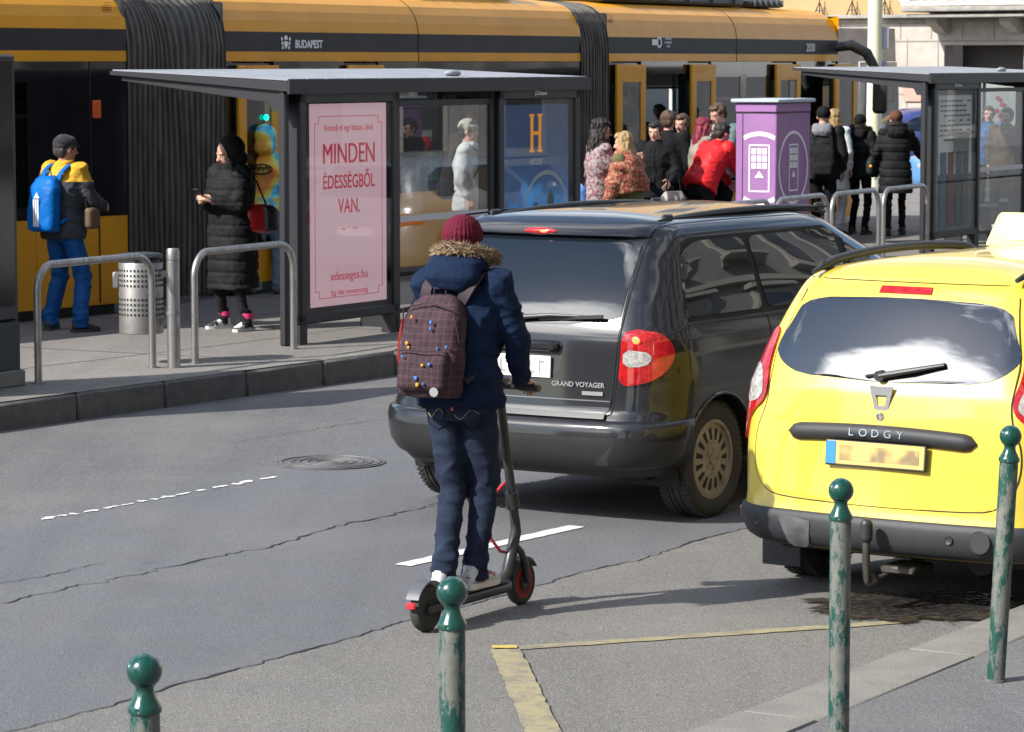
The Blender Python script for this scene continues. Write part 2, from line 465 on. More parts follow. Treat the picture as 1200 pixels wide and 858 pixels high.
def strip(name, pts_l, pts_r, m, z, lift=0):
    mb = MB(); n = len(pts_l)
    mb.add([QT(q, t, z) for q, t in pts_l] + [QT(q, t, z) for q, t in pts_r], [(i, i + 1, n + i + 1, n + i) for i in range(n - 1)])
    return struct(mb.obj(name, m, ang=None))
SEAM1 = [(-7.9, t) for t in np.arange(-30, 90, .5)]
KT = [(-15.1, -30), (-14.9, 0), (-14.75, 10), (-14.5, 16.8), (-14.3, 21.5), (-14.45, 28), (-14.85, 36), (-17, 55), (-22, 90)]
def kq(t): return float(np.interp(t, [a[1] for a in KT], [a[0] for a in KT]))
ts = [a[1] for a in SEAM1]
SEAM2 = [(-11.75 + .12 * math.sin(t * .6), t) for t in ts]
strip('parking_strip_road', [(-5.55, t) for t in ts], SEAM1, A_edge, 0)
strip('road', SEAM1, SEAM2, A_lane, 0)
strip('road_beside_platform', SEAM2, [(kq(t), t) for t in ts], A_far, 0)

# near pavement (almost flush kerb)
mb = MB(); mb.add([QT(-5.24, -30, .035), QT(8, -30, .035), QT(8, 90, .035), QT(-5.24, 90, .035)], [(0, 1, 2, 3)])
struct(mb.obj('pavement', A_pave))
mb = MB(); t = 4.62
rr = random.Random(3)
for i in range(22):
    L_ = 1.55 if i != 6 else 1.9
    w0 = -5.56 + rr.uniform(-.012, .012)
    mb.box(QT((w0 - 5.23) / 2, t + L_ / 2, .0 + rr.uniform(-.002, .003)), (abs(-5.23 - w0), L_ - .012, .085), Matrix.Rotation(-R(31.5), 3, 'Z'), .008)
    mb.box(QT((w0 - 5.23) / 2, t + L_ - .006, .0), (abs(-5.23 - w0) - .01, .018, .078), Matrix.Rotation(-R(31.5), 3, 'Z'), m=1)
    t += L_
struct(mb.obj('near_kerb', [M_conc, mat('kerb joint dirt', (.06, .055, .05), .9)]))

# platform
tp = [a for a in np.arange(-4, 80, 1.0)]
mb = MB(); vs = []
for t in tp: vs.append(QT(kq(t) - .30, t, .2))
for t in tp: vs.append(QT(kq(t) - 30, t, .2))
n = len(tp); mb.add(vs, [(i, i + 1, n + i + 1, n + i) for i in range(n - 1)])
struct(mb.obj('platform', A_plat, ang=None))
mb = MB(); mt = MB(); t = -4.0
while t < 78:
    a, b = QT(kq(t), t), QT(kq(t + .98), t + .98)
    d = (b - a); L_ = d.length; d.normalize(); nn = Vector((-d.y, d.x, 0))
    rot = Matrix(((d.x, nn.x, 0), (d.y, nn.y, 0), (0, 0, 1)))
    mb.box((a + b) / 2 + nn * .15 + Vector((0, 0, .072 + rr.uniform(-.003, .003))), (L_ - .012, .31, .25), rot, .018)
    t += .98
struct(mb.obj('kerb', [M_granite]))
# paler strip laid over the tops of the kerb stones
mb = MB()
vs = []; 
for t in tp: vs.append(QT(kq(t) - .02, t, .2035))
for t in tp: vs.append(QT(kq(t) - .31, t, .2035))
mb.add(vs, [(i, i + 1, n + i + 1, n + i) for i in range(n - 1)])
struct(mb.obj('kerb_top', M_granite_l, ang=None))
# expansion joints over the platform
mj = mat('joint', (.06, .055, .05), .9)
mb = MB()
for t in np.arange(0, 70, 2.9):
    a = QT(kq(t) - .31, t, .2015); b = QT(kq(t) - 6, t - .4, .2015); d = QT(0, .022, 0)
    mb.add([a, b, b + d, a + d], [(0, 1, 2, 3)])
for dq in (1.55, 3.1):
    for t in np.arange(0, 70, 1.0):
        mb.add([QT(kq(t) - dq, t, .2015), QT(kq(t + 1) - dq, t + 1, .2015), QT(kq(t + 1) - dq - .02, t + 1, .2015), QT(kq(t) - dq - .02, t, .2015)], [(0, 1, 2, 3)])
struct(mb.obj('platform_joints', mj, ang=None))

# cracks
def crack(name, f, t0, t1, w, seed, jit=.03):
    r = random.Random(seed); mb = MB(); L_ = []; Rr = []; t = t0
    while t < t1:
        off = f(t) + jit * (mnoise.noise((t * 1.3, seed, 0)) * 1.6 + mnoise.noise((t * 6, seed, 3)) * .9 + mnoise.noise((t * 17, seed, 5)) * .7)
        ww = w * (.25 + 1.2 * abs(mnoise.noise((t * 3, seed, 7))) + .25 * r.random())
        L_.append(QT(off - ww, t, .0035)); Rr.append(QT(off + ww, t, .0035)); t += .045
    n = len(L_); mb.add(L_ + Rr, [(i, i + 1, n + i + 1, n + i) for i in range(n - 1)])
    return struct(mb.obj(name, mat('tar crack', (.022, .021, .02), .9), ang=None))
crack('road_crack', lambda t: -7.9, 8, 24, .010, 1, .035)
crack('road_crack', lambda t: -9.86 + .05 * math.sin(t * 1.1), 11.2, 18.5, .010, 2, .06)
crack('road_crack', lambda t: -10.25 + .35 * (t - 11.5) * .2, 11.0, 12.6, .006, 4, .05)
crack('road_crack', lambda t: -12.6 + .1 * math.sin(t), 17.0, 24, .005, 5, .08)

# painted markings, worn away in places
def paint(name, col, thr, nsc=9, asp=(.10, .10, .105)):
    m = bpy.data.materials.new(name); m.use_nodes = True; nt = m.node_tree; b = nt.nodes['Principled BSDF']; lk = nt.links.new
    t = nt.nodes.new('ShaderNodeTexCoord'); n = nt.nodes.new('ShaderNodeTexNoise'); n.inputs['Scale'].default_value = nsc; n.inputs['Detail'].default_value = 10; n.inputs['Roughness'].default_value = .75
    lk(t.outputs['Object'], n.inputs['Vector'])
    r = nt.nodes.new('ShaderNodeMapRange'); r.inputs['From Min'].default_value = thr - .06; r.inputs['From Max'].default_value = thr + .06; lk(n.outputs['Fac'], r.inputs['Value'])
    x = nt.nodes.new('ShaderNodeMix'); x.data_type = 'RGBA'; x.inputs[6].default_value = (*col, 1); x.inputs[7].default_value = (*asp, 1)
    lk(r.outputs[0], x.inputs[0]); lk(x.outputs[2], b.inputs['Base Color']); b.inputs['Roughness'].default_value = .8
    bp = nt.nodes.new('ShaderNodeBump'); bp.inputs['Strength'].default_value = .4; bp.inputs['Distance'].default_value = .004
    n2 = nt.nodes.new('ShaderNodeTexNoise'); n2.inputs['Scale'].default_value = 160; lk(t.outputs['Object'], n2.inputs['Vector']); lk(n2.outputs['Fac'], bp.inputs['Height']); lk(bp.outputs[0], b.inputs['Normal'])
    return m
P_white = paint('road paint white', (.56, .55, .52), .64)
P_yel = paint('road paint yellow', (.27, .235, .135), .515, 7, (.17, .155, .12))
P_yel2 = paint('road paint yellow fresh', (.45, .33, .09), .62, 7, (.16, .15, .12))
def ribbon(name, a, b, w, m, seed=0, step=.06, jag=.006, z=.0045, w2=None):
    a, b = Vector(a), Vector(b); d = b - a; L_ = d.length; d.normalize(); nn = Vector((-d.y, d.x, 0)); N = max(2, int(L_ / step)); l = []; r_ = []; rnd = random.Random(seed)
    for i in range(N + 1):
        p = a + d * L_ * i / N; ww = w if w2 is None else w + (w2 - w) * i / N; j = jag
        l.append((p + nn * (ww / 2 + rnd.uniform(-j, j)))[:2] + (z,)); r_.append((p - nn * (ww / 2 + rnd.uniform(-j, j)))[:2] + (z,))
    mb = MB(); n = N + 1; mb.add(l + r_, [(i, i + 1, n + i + 1, n + i) for i in range(N)])
    return struct(mb.obj(name, m, ang=None))
ribbon('lane_marking', G(470, 667), G(677, 620), .105, P_white, 1)
# the dashed line nearer the platform is scraped into short bits
a, b = G(44, 612), G(305, 564); mb = MB(); rnd = random.Random(5); d = (b - a); L_ = d.length; d.normalize(); nn = Vector((-d.y, d.x, 0)); x = 0
while x < L_:
    w = rnd.uniform(.05, .17); c = a + d * (x + w / 2); hw = rnd.uniform(.018, .046); o = rnd.uniform(-.016, .016); p = []
    for k in range(9):
        an = k / 9 * 6.283; q = (.8 + rnd.uniform(-.42, .42)); p.append((c + d * math.cos(an) * w * .55 * q + nn * (o + math.sin(an) * hw * q))[:2] + (.0045,))
    mb.add(p, [tuple(range(9))]); x += w + rnd.uniform(.0, .06)
struct(mb.obj('lane_marking', P_white, ang=None))
ribbon('bay_marking', G(583, 768), G(1060, 735), .085, P_yel, 2)
ribbon('bay_marking', G(592, 769), G(642, 880), .135, P_yel, 3, z=.0085)
ribbon('bay_marking', G(576, 767), G(606, 767), .07, P_yel2, 4, step=.02, z=.0125)

# manhole
c = G(385, 544); M_iron = mat('cast iron', (.095, .092, .095), .65, .3, col2=(.14, .135, .13), nscale=14, bump=.3, bscale=70)
mc = thing('manhole_cover', 'round cast iron manhole cover with concentric rings, set in the asphalt', 'manhole cover', (c.x, c.y, 0.002))
mb = MB(); prof = [(.335, .0), (.335, .010), (.315, .010), (.312, .003), (.295, .003)]
for r_ in (.26, .205, .15, .095): prof += [(r_ + .02, .003), (r_ + .018, .009), (r_ - .006, .009), (r_ - .008, .003)]
prof += [(.05, .003), (.045, .008), (.0, .008)]
mb.lathe(prof, n=48)
for i in range(24):
    an = i / 24 * 6.283; mb.box((math.cos(an) * .24, math.sin(an) * .24, .006), (.012, .05, .006), Matrix.Rotation(an, 3, 'Z'))
mb.obj('lid', M_iron, mc)
MB().lathe([(.36, .0), (.36, .006), (.34, .006), (.34, .0)], n=48).obj('frame', M_iron, mc)

# oil and water stain under the taxi's tail
def stain_mat():
    m = bpy.data.materials.new('oily wet stain'); m.use_nodes = True; nt = m.node_tree; b = nt.nodes['Principled BSDF']; lk = nt.links.new
    t = nt.nodes.new('ShaderNodeTexCoord'); ln = nt.nodes.new('ShaderNodeVectorMath'); ln.operation = 'LENGTH'; lk(t.outputs['Object'], ln.inputs[0])
    n = nt.nodes.new('ShaderNodeTexNoise'); n.inputs['Scale'].default_value = 3.2; n.inputs['Detail'].default_value = 6; n.inputs['Roughness'].default_value = .65; lk(t.outputs['Object'], n.inputs['Vector'])
    ad = nt.nodes.new('ShaderNodeMath'); ad.operation = 'MULTIPLY_ADD'; lk(n.outputs['Fac'], ad.inputs[0]); ad.inputs[1].default_value = -1.5; lk(ln.outputs['Value'], ad.inputs[2])
    al = nt.nodes.new('ShaderNodeMapRange'); lk(ad.outputs[0], al.inputs['Value']); al.inputs['From Min'].default_value = .02; al.inputs['From Max'].default_value = .12; al.inputs['To Min'].default_value = .93; al.inputs['To Max'].default_value = 0
    c = nt.nodes.new('ShaderNodeValToRGB'); r = nt.nodes.new('ShaderNodeMapRange'); lk(ad.outputs[0], r.inputs['Value']); r.inputs['From Min'].default_value = -.6; r.inputs['From Max'].default_value = .1
    lk(r.outputs[0], c.inputs[0]); e = c.color_ramp.elements; e[0].color = (.012, .010, .009, 1); e[1].color = (.055, .040, .022, 1); x = e.new(.62); x.color = (.022, .018, .014, 1)
    lk(c.outputs[0], b.inputs['Base Color']); lk(al.outputs[0], b.inputs['Alpha'])
    n2 = nt.nodes.new('ShaderNodeTexNoise'); n2.inputs['Scale'].default_value = 14; n2.inputs['Detail'].default_value = 8; lk(t.outputs['Object'], n2.inputs['Vector'])
    rr_ = nt.nodes.new('ShaderNodeMapRange'); lk(n2.outputs['Fac'], rr_.inputs['Value']); rr_.inputs['From Min'].default_value = .4; rr_.inputs['From Max'].default_value = .6; rr_.inputs['To Min'].default_value = .12; rr_.inputs['To Max'].default_value = .8; lk(rr_.outputs[0], b.inputs['Roughness'])
    bp = nt.nodes.new('ShaderNodeBump'); bp.inputs['Strength'].default_value = .5; bp.inputs['Distance'].default_value = .004; n3 = nt.nodes.new('ShaderNodeTexNoise'); n3.inputs['Scale'].default_value = 110
    lk(t.outputs['Object'], n3.inputs['Vector']); lk(n3.outputs['Fac'], bp.inputs['Height']); lk(bp.outputs[0], b.inputs['Normal']); return m
c = G(1090, 718); mb = MB(); mb.add([(-1.6, -1.6, 0), (1.6, -1.6, 0), (1.6, 1.6, 0), (-1.6, 1.6, 0)], [(0, 1, 2, 3)])
o = mb.obj('wet_stain', stain_mat(), ang=None, loc=(c.x, c.y, .0155), rz=R(12)); o.scale = (.66, .50, 1); tag(o, 'dark oily wet stain with brown rim on the asphalt behind the yellow taxi', kind='stuff')

# ------------------------------------------------------------------ buildings beyond the tram
M_stone = mat('travertine cladding', (.42, .38, .34), .8, col2=(.31, .28, .25), nscale=3.0, ndet=8, lo=.4, hi=.75, bump=.2, bscale=30)
M_render = mat('yellow ochre render', (.40, .27, .13), .85, col2=(.35, .235, .11), nscale=.8, ndet=6)
M_trim = mat('pale stone trim', (.42, .40, .36), .8, col2=(.45, .43, .38), nscale=3, ndet=7)
M_ledge = mat('weathered ledge', (.30, .28, .25), .85, col2=(.2, .19, .17), nscale=4)
M_jointd = mat('stone joint', (.26, .235, .21), .9)
M_dark = mat('dark interior', (.03, .018, .014), .5, col2=(.012, .01, .01), nscale=2)
M_dglass = mat('dark window glass', (.02, .022, .026), .06, spec=.8)
M_grey = mat('building grey', (.33, .32, .31), .85, col2=(.26, .25, .24), nscale=1.5)
# facade frame: origin on the ground, x along the wall away from us, wall faces -y side (the street)
FA = XZ(1215, 74, 72); FB = XZ(870, 79.5, 72)
fd = (FB - FA); fd.z = 0; FLn = fd.length; fang = math.atan2(fd.y, fd.x)
bl = thing('apartment_building', 'ochre building with pale stone ground floor, balustraded balcony and dark doorway', 'building', (FA.x, FA.y, 0), fang)
def fx(px):   # distance along facade hit by the picture column
    k = (px - 600) / F; dx, dy = math.cos(fang), math.sin(fang); return (k * FA.y - FA.x) / (dx - k * dy)
def fz(px, py):
    t = fx(px); Y = FA.y + t * math.sin(fang); return CAMH - (py - 72) * Y / F
ny = 1  # wall outward normal is +y local (faces the camera side)
x0, x1 = -6, FLn + 8
op0, op1 = fx(1197), fx(1104); zt = fz(1150, 53)
op2, op3 = fx(1019), fx(960); zt2 = fz(1000, 57)
zc = fz(1060, 22)                                # ledge between stone and render
def wallbox(mb, a, b, z0, z1, y0=0, y1=.5, m=0): mb.box(((a + b) / 2, (y0 + y1) / 2 - .5, (z0 + z1) / 2), (b - a, y1 - y0, z1 - z0), m=m)
mb = MB(); lo = sorted([(op0, op1, zt), (op2, op3, zt2)])
cur = x0
for a, b, zz in lo:
    wallbox(mb, cur, a, 0, zc); wallbox(mb, a, b, zz, zc); cur = b
wallbox(mb, cur, x1, 0, zc)
for a, b, zz in lo:
    wallbox(mb, a - .002, b + .002, 0, zz, -.4, -.35, 1)
mb.obj('ground_floor_wall', [M_stone, M_dark], bl)
mb = MB(); xx = x0; rr = random.Random(9)
while xx < x1:
    inside = any(a - .1 < xx < b + .1 for a, b, _ in lo)
    zl = zt + .15
    if not inside: mb.box((xx, .004, zl / 2), (.025, .012, zl))
    mb.box((xx + .2, .004, (zl + zc) / 2), (.025, .012, zc - zl)); xx += .88
mb.box(((x0 + x1) / 2, .006, zt + .10), (x1 - x0, .016, .03))
mb.box(((x0 + x1) / 2, .004, zt + .75), (x1 - x0, .012, .02))
for zz in (.9, 1.8):
    cu = x0
    for a, b, _ in lo: mb.box(((cu + a) / 2, .004, zz), (a - cu, .012, .02)); cu = b
    mb.box(((cu + x1) / 2, .004, zz), (x1 - cu, .012, .02))
mb.obj('stone_joints', M_jointd, bl)
mb = MB(); mb.box(((x0 + x1) / 2, .10, zc + .04), (x1 - x0, .35, .09), bev=.02); mb.box(((x0 + x1) / 2, .02, zc - .06), (x1 - x0, .16, .1), bev=.02)
mb.obj('ledge', M_ledge, bl)
mb = MB(); wallbox(mb, x0, x1, zc + .085, 14, 0, .5); mb.obj('upper_wall', M_render, bl)
for k in range(5):
    for zf in (5.9, 9.6):
        f = MB(); xx = x0 + 2.5 + k * 4.3
        f.box((xx, .03, zf + 1.1), (1.5, .09, 2.4), bev=.02); fr = f.obj('window', M_trim, bl)
        MB().box((xx, .085, zf + 1.1), (1.2, .02, 2.1)).obj('pane', M_dglass, fr)
# balcony
b0, b1 = fx(1230), fx(1085) 
mb = MB(); mb.box(((b0 + b1) / 2, .62, zc + .19), (b1 - b0, 1.25, .13), bev=.03)
mb.box(((b0 + b1) / 2, .58, zc + .03), (b1 - b0 - .15, 1.1, .09), bev=.02)
balc = mb.obj('balcony', M_ledge, bl)
for px in (1104, 1189):
    xx = fx(px); f = MB(); zz = zc - .02
    f.prism([(0, zz), (.60, zz), (.60, zz - .10), (.50, zz - .18), (.36, zz - .22), (.26, zz - .32), (.10, zz - .36), (0, zz - .36)], xx - .15, xx + .15, 'yzx')
    f.obj('bracket', M_trim, balc)
mb = MB(); zz = zc + .27
mb.box(((b0 + b1) / 2, 1.12, zz + .06), (b1 - b0, .22, .12)); mb.box(((b0 + b1) / 2, 1.12, zz + .93), (b1 - b0, .26, .14))
for xx in np.arange(b0 + .1, b1 + .01, (b1 - b0 - .2) / 3): mb.box((xx, 1.12, zz + .5), (.36, .24, .85), bev=.02)
nb = int((b1 - b0) / .27)
for i in range(nb):
    xx = b0 + .2 + i * .27
    mb.lathe([(.05, .1), (.07, .14), (.045, .2), (.09, .36), (.1, .44), (.05, .62), (.045, .72), (.075, .78), (.05, .86)], (xx, 1.12, zz), n=8)
mb.obj('balustrade', mat('balustrade stone', (.36, .355, .34), .8, col2=(.5, .49, .45), nscale=5), balc)
for px in (962, 1000, 1038):     # iron snow guards on the ledge
    xx = fx(px); f = MB(); z0 = zc + .09
    f.tube([(xx - .14, .15, z0), (xx, .15, z0 + .34), (xx + .16, .15, z0)], .016, 6); f.tube([(xx, .15, z0), (xx, .15, z0 + .46)], .014, 6); f.tube([(xx - .09, .15, z0 + .12), (xx + .1, .15, z0 + .12)], .012, 6)
    f.obj('iron_bracket', mat('black iron', (.05, .05, .05), .5, .6), bl)
f = MB(); xx = fx(1069); f.box((xx, .03, fz(1069, 104)), (abs(fx(1079) - fx(1059)), .05, .62), bev=.01)
f.obj('plaque', mat('pink marble', (.52, .30, .25), .6, col2=(.42, .25, .2), nscale=8), bl)
f = MB(); f.box((fx(1035), .04, fz(1035, 127)), (.38, .05, .32)); f.obj('notice', mat('green notice', (.10, .42, .20), .6), bl)
f = MB(); f.box(((op2 + op3) / 2, -.25, 1.25), (op3 - op2 - .1, .06, 2.5)); f.obj('shop_window', mat('shop glass blue', (.05, .075, .09), .08, spec=.7, col2=(.10, .13, .15), nscale=2), bl)

# long block behind the tram (shows through its windows and doors)
blk = thing('apartment_building', 'long grey building standing behind the yellow tram, seen through its open doors', 'building', (-14, 62, 0), R(32))
mb = MB(); mb.box((14, 4, 1.7), (40, 8, 3.4)); mb.obj('wall', M_stone, blk)
for k in range(11):
    f = MB(); f.box((-4 + k * 3.5, -.03, 1.4), (2.2, .08, 2.4), bev=.02); fr = f.obj('window', M_trim, blk)
    MB().box((-4 + k * 3.5, -.09, 1.4), (1.9, .02, 2.1)).obj('pane', mat('shop window grey', (.12, .15, .17), .1, spec=.7), fr)

# buildings across the road behind the viewer: they are what the car windows mirror
def facade(name, label, x, y, ang, w, h, m, floors, bays):
    b = thing(name, label, 'building', (x, y, 0), ang)
    MB().box((w / 2, 5, h / 2), (w, 10, h)).obj('wall', m, b)
    fh = h / floors; bw = w / bays; mb = MB(); mg = MB()
    for j in range(floors):
        for i in range(bays):
            cx, cz = (i + .5) * bw, (j + .5) * fh
            mb.box((cx, -.05, cz), (bw * .5, .16, fh * .66)); mg.box((cx, -.14, cz), (bw * .38, .03, fh * .55))
            mb.box((cx, -.2, cz - fh * .36), (bw * .6, .4, .12)); mb.box((cx, -.2, cz + fh * .38), (bw * .6, .4, .2))
        mb.box((w / 2, -.15, (j + 1) * fh - .1), (w, .3, .2))
    mb.box((w / 2, -.4, h), (w, 1.0, .5))
    mb.obj('window_surrounds', M_trim, b); mg.obj('panes', M_dglass, b)
    return b
p = QT(2.6, 84); facade('apartment_building', 'grey street building on the near side, mirrored in the dark van windows', p.x, p.y, math.atan2(-QC, -QS), 98, 15, M_grey, 4, 26)
p = QT(-15, -20); facade('apartment_building', 'ochre street building far behind, mirrored low in the taxi rear window', p.x - 4, p.y - 6, R(180), 26, 12, M_render, 4, 7)
lp = thing('street_lamp', 'tall four armed street lamp mirrored in the rear window of the yellow taxi', 'street lamp', (-4.2, -26, 0))
f = MB(); f.cyl((0, 0, 0), (0, 0, 13), .14, .07, 12); f.obj('pole', mat('lamp grey', (.2, .21, .22), .5, .5), lp)
for k in range(4):
    an = k * math.pi / 2 + .3; f = MB(); e = (1.4 * math.cos(an), 1.4 * math.sin(an), 13.2); f.tube([(0, 0, 12.8), e], .04, 8); f.ell(e, (.3, .16, .09), Matrix.Rotation(an, 3, 'Z'), 10); f.obj('arm', _M['lamp grey'], lp)

# pole and sign plate in front of the far building
pp = XZ(1023, 60, 72)
po = thing('utility_pole', 'tall pale cream pole with grey sign plates, standing beyond the nose of the tram', 'pole', (pp.x, pp.y, 0))
MB().cyl((0, 0, 0), (0, 0, 6), .155, .125, 20).obj('shaft', mat('cream pole paint', (.56, .53, .36), .5, col2=(.6, .58, .42), nscale=3, stretch=(1, 1, .3)), po)
MB().box((.20, .0, 3.05), (.14, .05, .42), bev=.01).obj('sign_plate', mat('grey sign back', (.33, .34, .40), .5, .3), po)
MB().box((.19, .0, 2.45), (.09, .05, .30), bev=.01).obj('sign_plate', mat('violet sign back', (.30, .22, .36), .5), po)

# ------------------------------------------------------------------ street furniture
M_steel = mat('brushed stainless', (.42, .41, .40), .30, .9, col2=(.27, .26, .25), nscale=7, stretch=(4, 4, 1), rough2=.5, bump=.08, bscale=60)
M_steeld = mat('dull stainless', (.30, .29, .28), .42, .8, col2=(.20, .195, .19), nscale=6, rough2=.6)
def rail(a, b, label, h=.89):
    a, b = Vector(a), Vector(b); d = b - a; L_ = d.length
    o = thing('bicycle_rail', label, 'bicycle rail', (a.x, a.y, .2), math.atan2(d.y, d.x), 'bent steel rails along the platform edge')
    pts = [(0, 0, -.02), (0, 0, h - .2)]
    for k in range(1, 8): an = math.pi - k / 8 * math.pi / 2; pts.append((.2 + .2 * math.cos(an), 0, h - .2 + .2 * math.sin(an)))
    for k in range(0, 8): an = math.pi / 2 - k / 8 * math.pi / 2; pts.append((L_ - .2 + .2 * math.cos(an), 0, h - .2 + .2 * math.sin(an)))
    pts += [(L_, 0, h - .2), (L_, 0, -.02)]
    MB().tube(pts, .0285, 14).obj('hoop', M_steel, o)
    for x in (0, L_): MB().lathe([(.05, 0), (.05, .008), (.03, .008)], (x, 0, 0), n=16).obj('base_collar', M_steeld, o)
    return o
rail(G(42, 450, .2), G(177, 431, .2), 'bent steel rail in front of the man with the blue backpack')
rail(G(227, 426, .2), G(343, 409, .2), 'bent steel rail in front of the woman in the long black coat')
a = Vector((2.14, 32.8, 0)); b = Vector((5.1, 38.3, 0)); d = (b - a); L_ = d.length; d.normalize(); u = (L_ - .45) / 4
for k, s in enumerate(['steel rail before the left face of the purple kiosk, low end hidden by the van', 'steel rail at the shaded right face of the purple kiosk',
                       'steel rail just right of the purple kiosk, in front of the black coats', 'steel rail standing against the left post of the far bus shelter']):
    rail(a + d * k * (u + .15), a + d * (k * (u + .15) + u), s)

# litter bin on its post
c = G(202, 431, .2)
pst = thing('steel_post', 'short round stainless post that carries the perforated litter bin', 'post', (c.x, c.y, .2), RZ)
MB().lathe([(.052, 0), (.052, .84), (.047, .842), (.047, .85), (.052, .852), (.052, .925), (.045, .94), (0, .943)], n=24).obj('shaft', M_steel, pst)
MB().lathe([(.057, .42), (.057, .45)], n=24).obj('band', M_steeld, pst)
c2 = Vector((-2.955, 24.75, .2))
bn = thing('litter_bin', 'round perforated stainless litter bin with a dark liner, hung on a steel post', 'litter bin', c2, 0)
MB().lathe([(.10, .24), (.168, .245), (.176, .25), (.176, .80), (.17, .81), (.16, .80)], n=40).obj('drum', M_steeld, bn)
mb = MB()
for zs in ([.65, .69, .73, .77][::-1], [.42, .46, .50, .54]):
    for z in zs:
        for i in range(36):
            an = i / 36 * 6.283; mb.box((math.cos(an) * .1765, math.sin(an) * .1765, z - .02), (.004, .014, .018), Matrix.Rotation(an, 3, 'Z'))
hh = mb.obj('perforation', mat('hole black', (.012, .012, .012), .9), bn)
MB().lathe([(.15, .78), (.15, .83), (.172, .845), (.176, .86), (.165, .88), (.12, .885), (.10, .87), (0, .865)], n=32).obj('liner', mat('bin liner black plastic', (.03, .032, .036), .3, bump=.8, bscale=25, bdist=.02), bn)
MB().box((-.195, -.02, .67), (.05, .07, .13), bev=.008).obj('ashtray', M_steel, bn)
MB().box((.20, -.04, .72), (.08, .05, .05)).obj('clamp', M_steeld, bn)
MB().box((.20, -.04, .34), (.08, .05, .05)).obj('clamp', M_steeld, bn)

# dark info totem cut by the left edge of the picture
c = G(22, 452, .2)
M_anth = mat('anthracite metal', (.030, .034, .040), .38, .3, spec=.5)
M_anth2 = mat('anthracite blue metal', (.028, .036, .048), .42, .3)
M_ptrim = mat('black trim', (.015, .015, .016), .4)
tt = thing('info_totem', 'dark glass information totem on a blue-grey base beside the platform kerb', 'totem', (c.x, c.y, .2), RZ)
MB().box((-.75, .14, .06), (1.54, .34, .12), bev=.01).obj('plinth', M_granite_l, tt)
MB().box((-.75, .14, .30), (1.5, .28, .37), bev=.01).obj('base', M_anth2, tt)
MB().box((-.75, .14, 1.47), (1.5, .26, 1.96), bev=.015).obj('case', M_anth, tt)
MB().box((-.75, .0, 1.5), (1.38, .012, 1.8)).obj('screen', mat('totem glass', (.014, .014, .017), .12, spec=.25), tt)

# bollards
M_bgreen = None
def bollard_mat():
    m = bpy.data.materials.new('flaking green paint over galvanised steel'); m.use_nodes = True; nt = m.node_tree; b = nt.nodes['Principled BSDF']; lk = nt.links.new
    t = nt.nodes.new('ShaderNodeTexCoord'); oi = nt.nodes.new('ShaderNodeObjectInfo'); ad = nt.nodes.new('ShaderNodeVectorMath'); ad.operation = 'MULTIPLY_ADD'
    lk(oi.outputs['Random'], ad.inputs[0]); ad.inputs[1].default_value = (31, 17, 9); lk(t.outputs['Object'], ad.inputs[2])
    mp_ = nt.nodes.new('ShaderNodeMapping'); mp_.inputs['Scale'].default_value = (1, 1, .35); lk(ad.outputs[0], mp_.inputs['Vector'])
    n = nt.nodes.new('ShaderNodeTexNoise'); n.inputs['Scale'].default_value = 20; n.inputs['Detail'].default_value = 12; n.inputs['Roughness'].default_value = .80; lk(mp_.outputs[0], n.inputs['Vector'])
    r = nt.nodes.new('ShaderNodeMapRange'); r.inputs['From Min'].default_value = .465; r.inputs['From Max'].default_value = .52; lk(n.outputs['Fac'], r.inputs['Value'])
    n2 = nt.nodes.new('ShaderNodeTexNoise'); n2.inputs['Scale'].default_value = 30; n2.inputs['Detail'].default_value = 8; lk(t.outputs['Object'], n2.inputs['Vector'])
    st = nt.nodes.new('ShaderNodeMix'); st.data_type = 'RGBA'; st.inputs[6].default_value = (.10, .10, .085, 1); st.inputs[7].default_value = (.21, .22, .20, 1); lk(n2.outputs['Fac'], st.inputs[0])
    x = nt.nodes.new('ShaderNodeMix'); x.data_type = 'RGBA'; x.inputs[6].default_value = (.010, .060, .048, 1); lk(st.outputs[2], x.inputs[7]); lk(r.outputs[0], x.inputs[0]); lk(x.outputs[2], b.inputs['Base Color'])
    me = nt.nodes.new('ShaderNodeMapRange'); me.inputs['To Max'].default_value = .35; lk(r.outputs[0], me.inputs['Value']); lk(me.outputs[0], b.inputs['Metallic'])
    ro = nt.nodes.new('ShaderNodeMapRange'); ro.inputs['To Min'].default_value = .25; ro.inputs['To Max'].default_value = .55; lk(r.outputs[0], ro.inputs['Value']); lk(ro.outputs[0], b.inputs['Roughness'])
    bp = nt.nodes.new('ShaderNodeBump'); bp.inputs['Strength'].default_value = .5; bp.inputs['Distance'].default_value = .002; bp.invert = True; lk(r.outputs[0], bp.inputs['Height']); lk(bp.outputs[0], b.inputs['Normal'])
    return m
M_boll = bollard_mat()
M_ball = mat('glossy dark green paint', (.0, .046, .034), .22, coat=.5, col2=(.38, .37, .34), nscale=22, ndet=10, lo=.635, hi=.655, bump=.1, bscale=80)
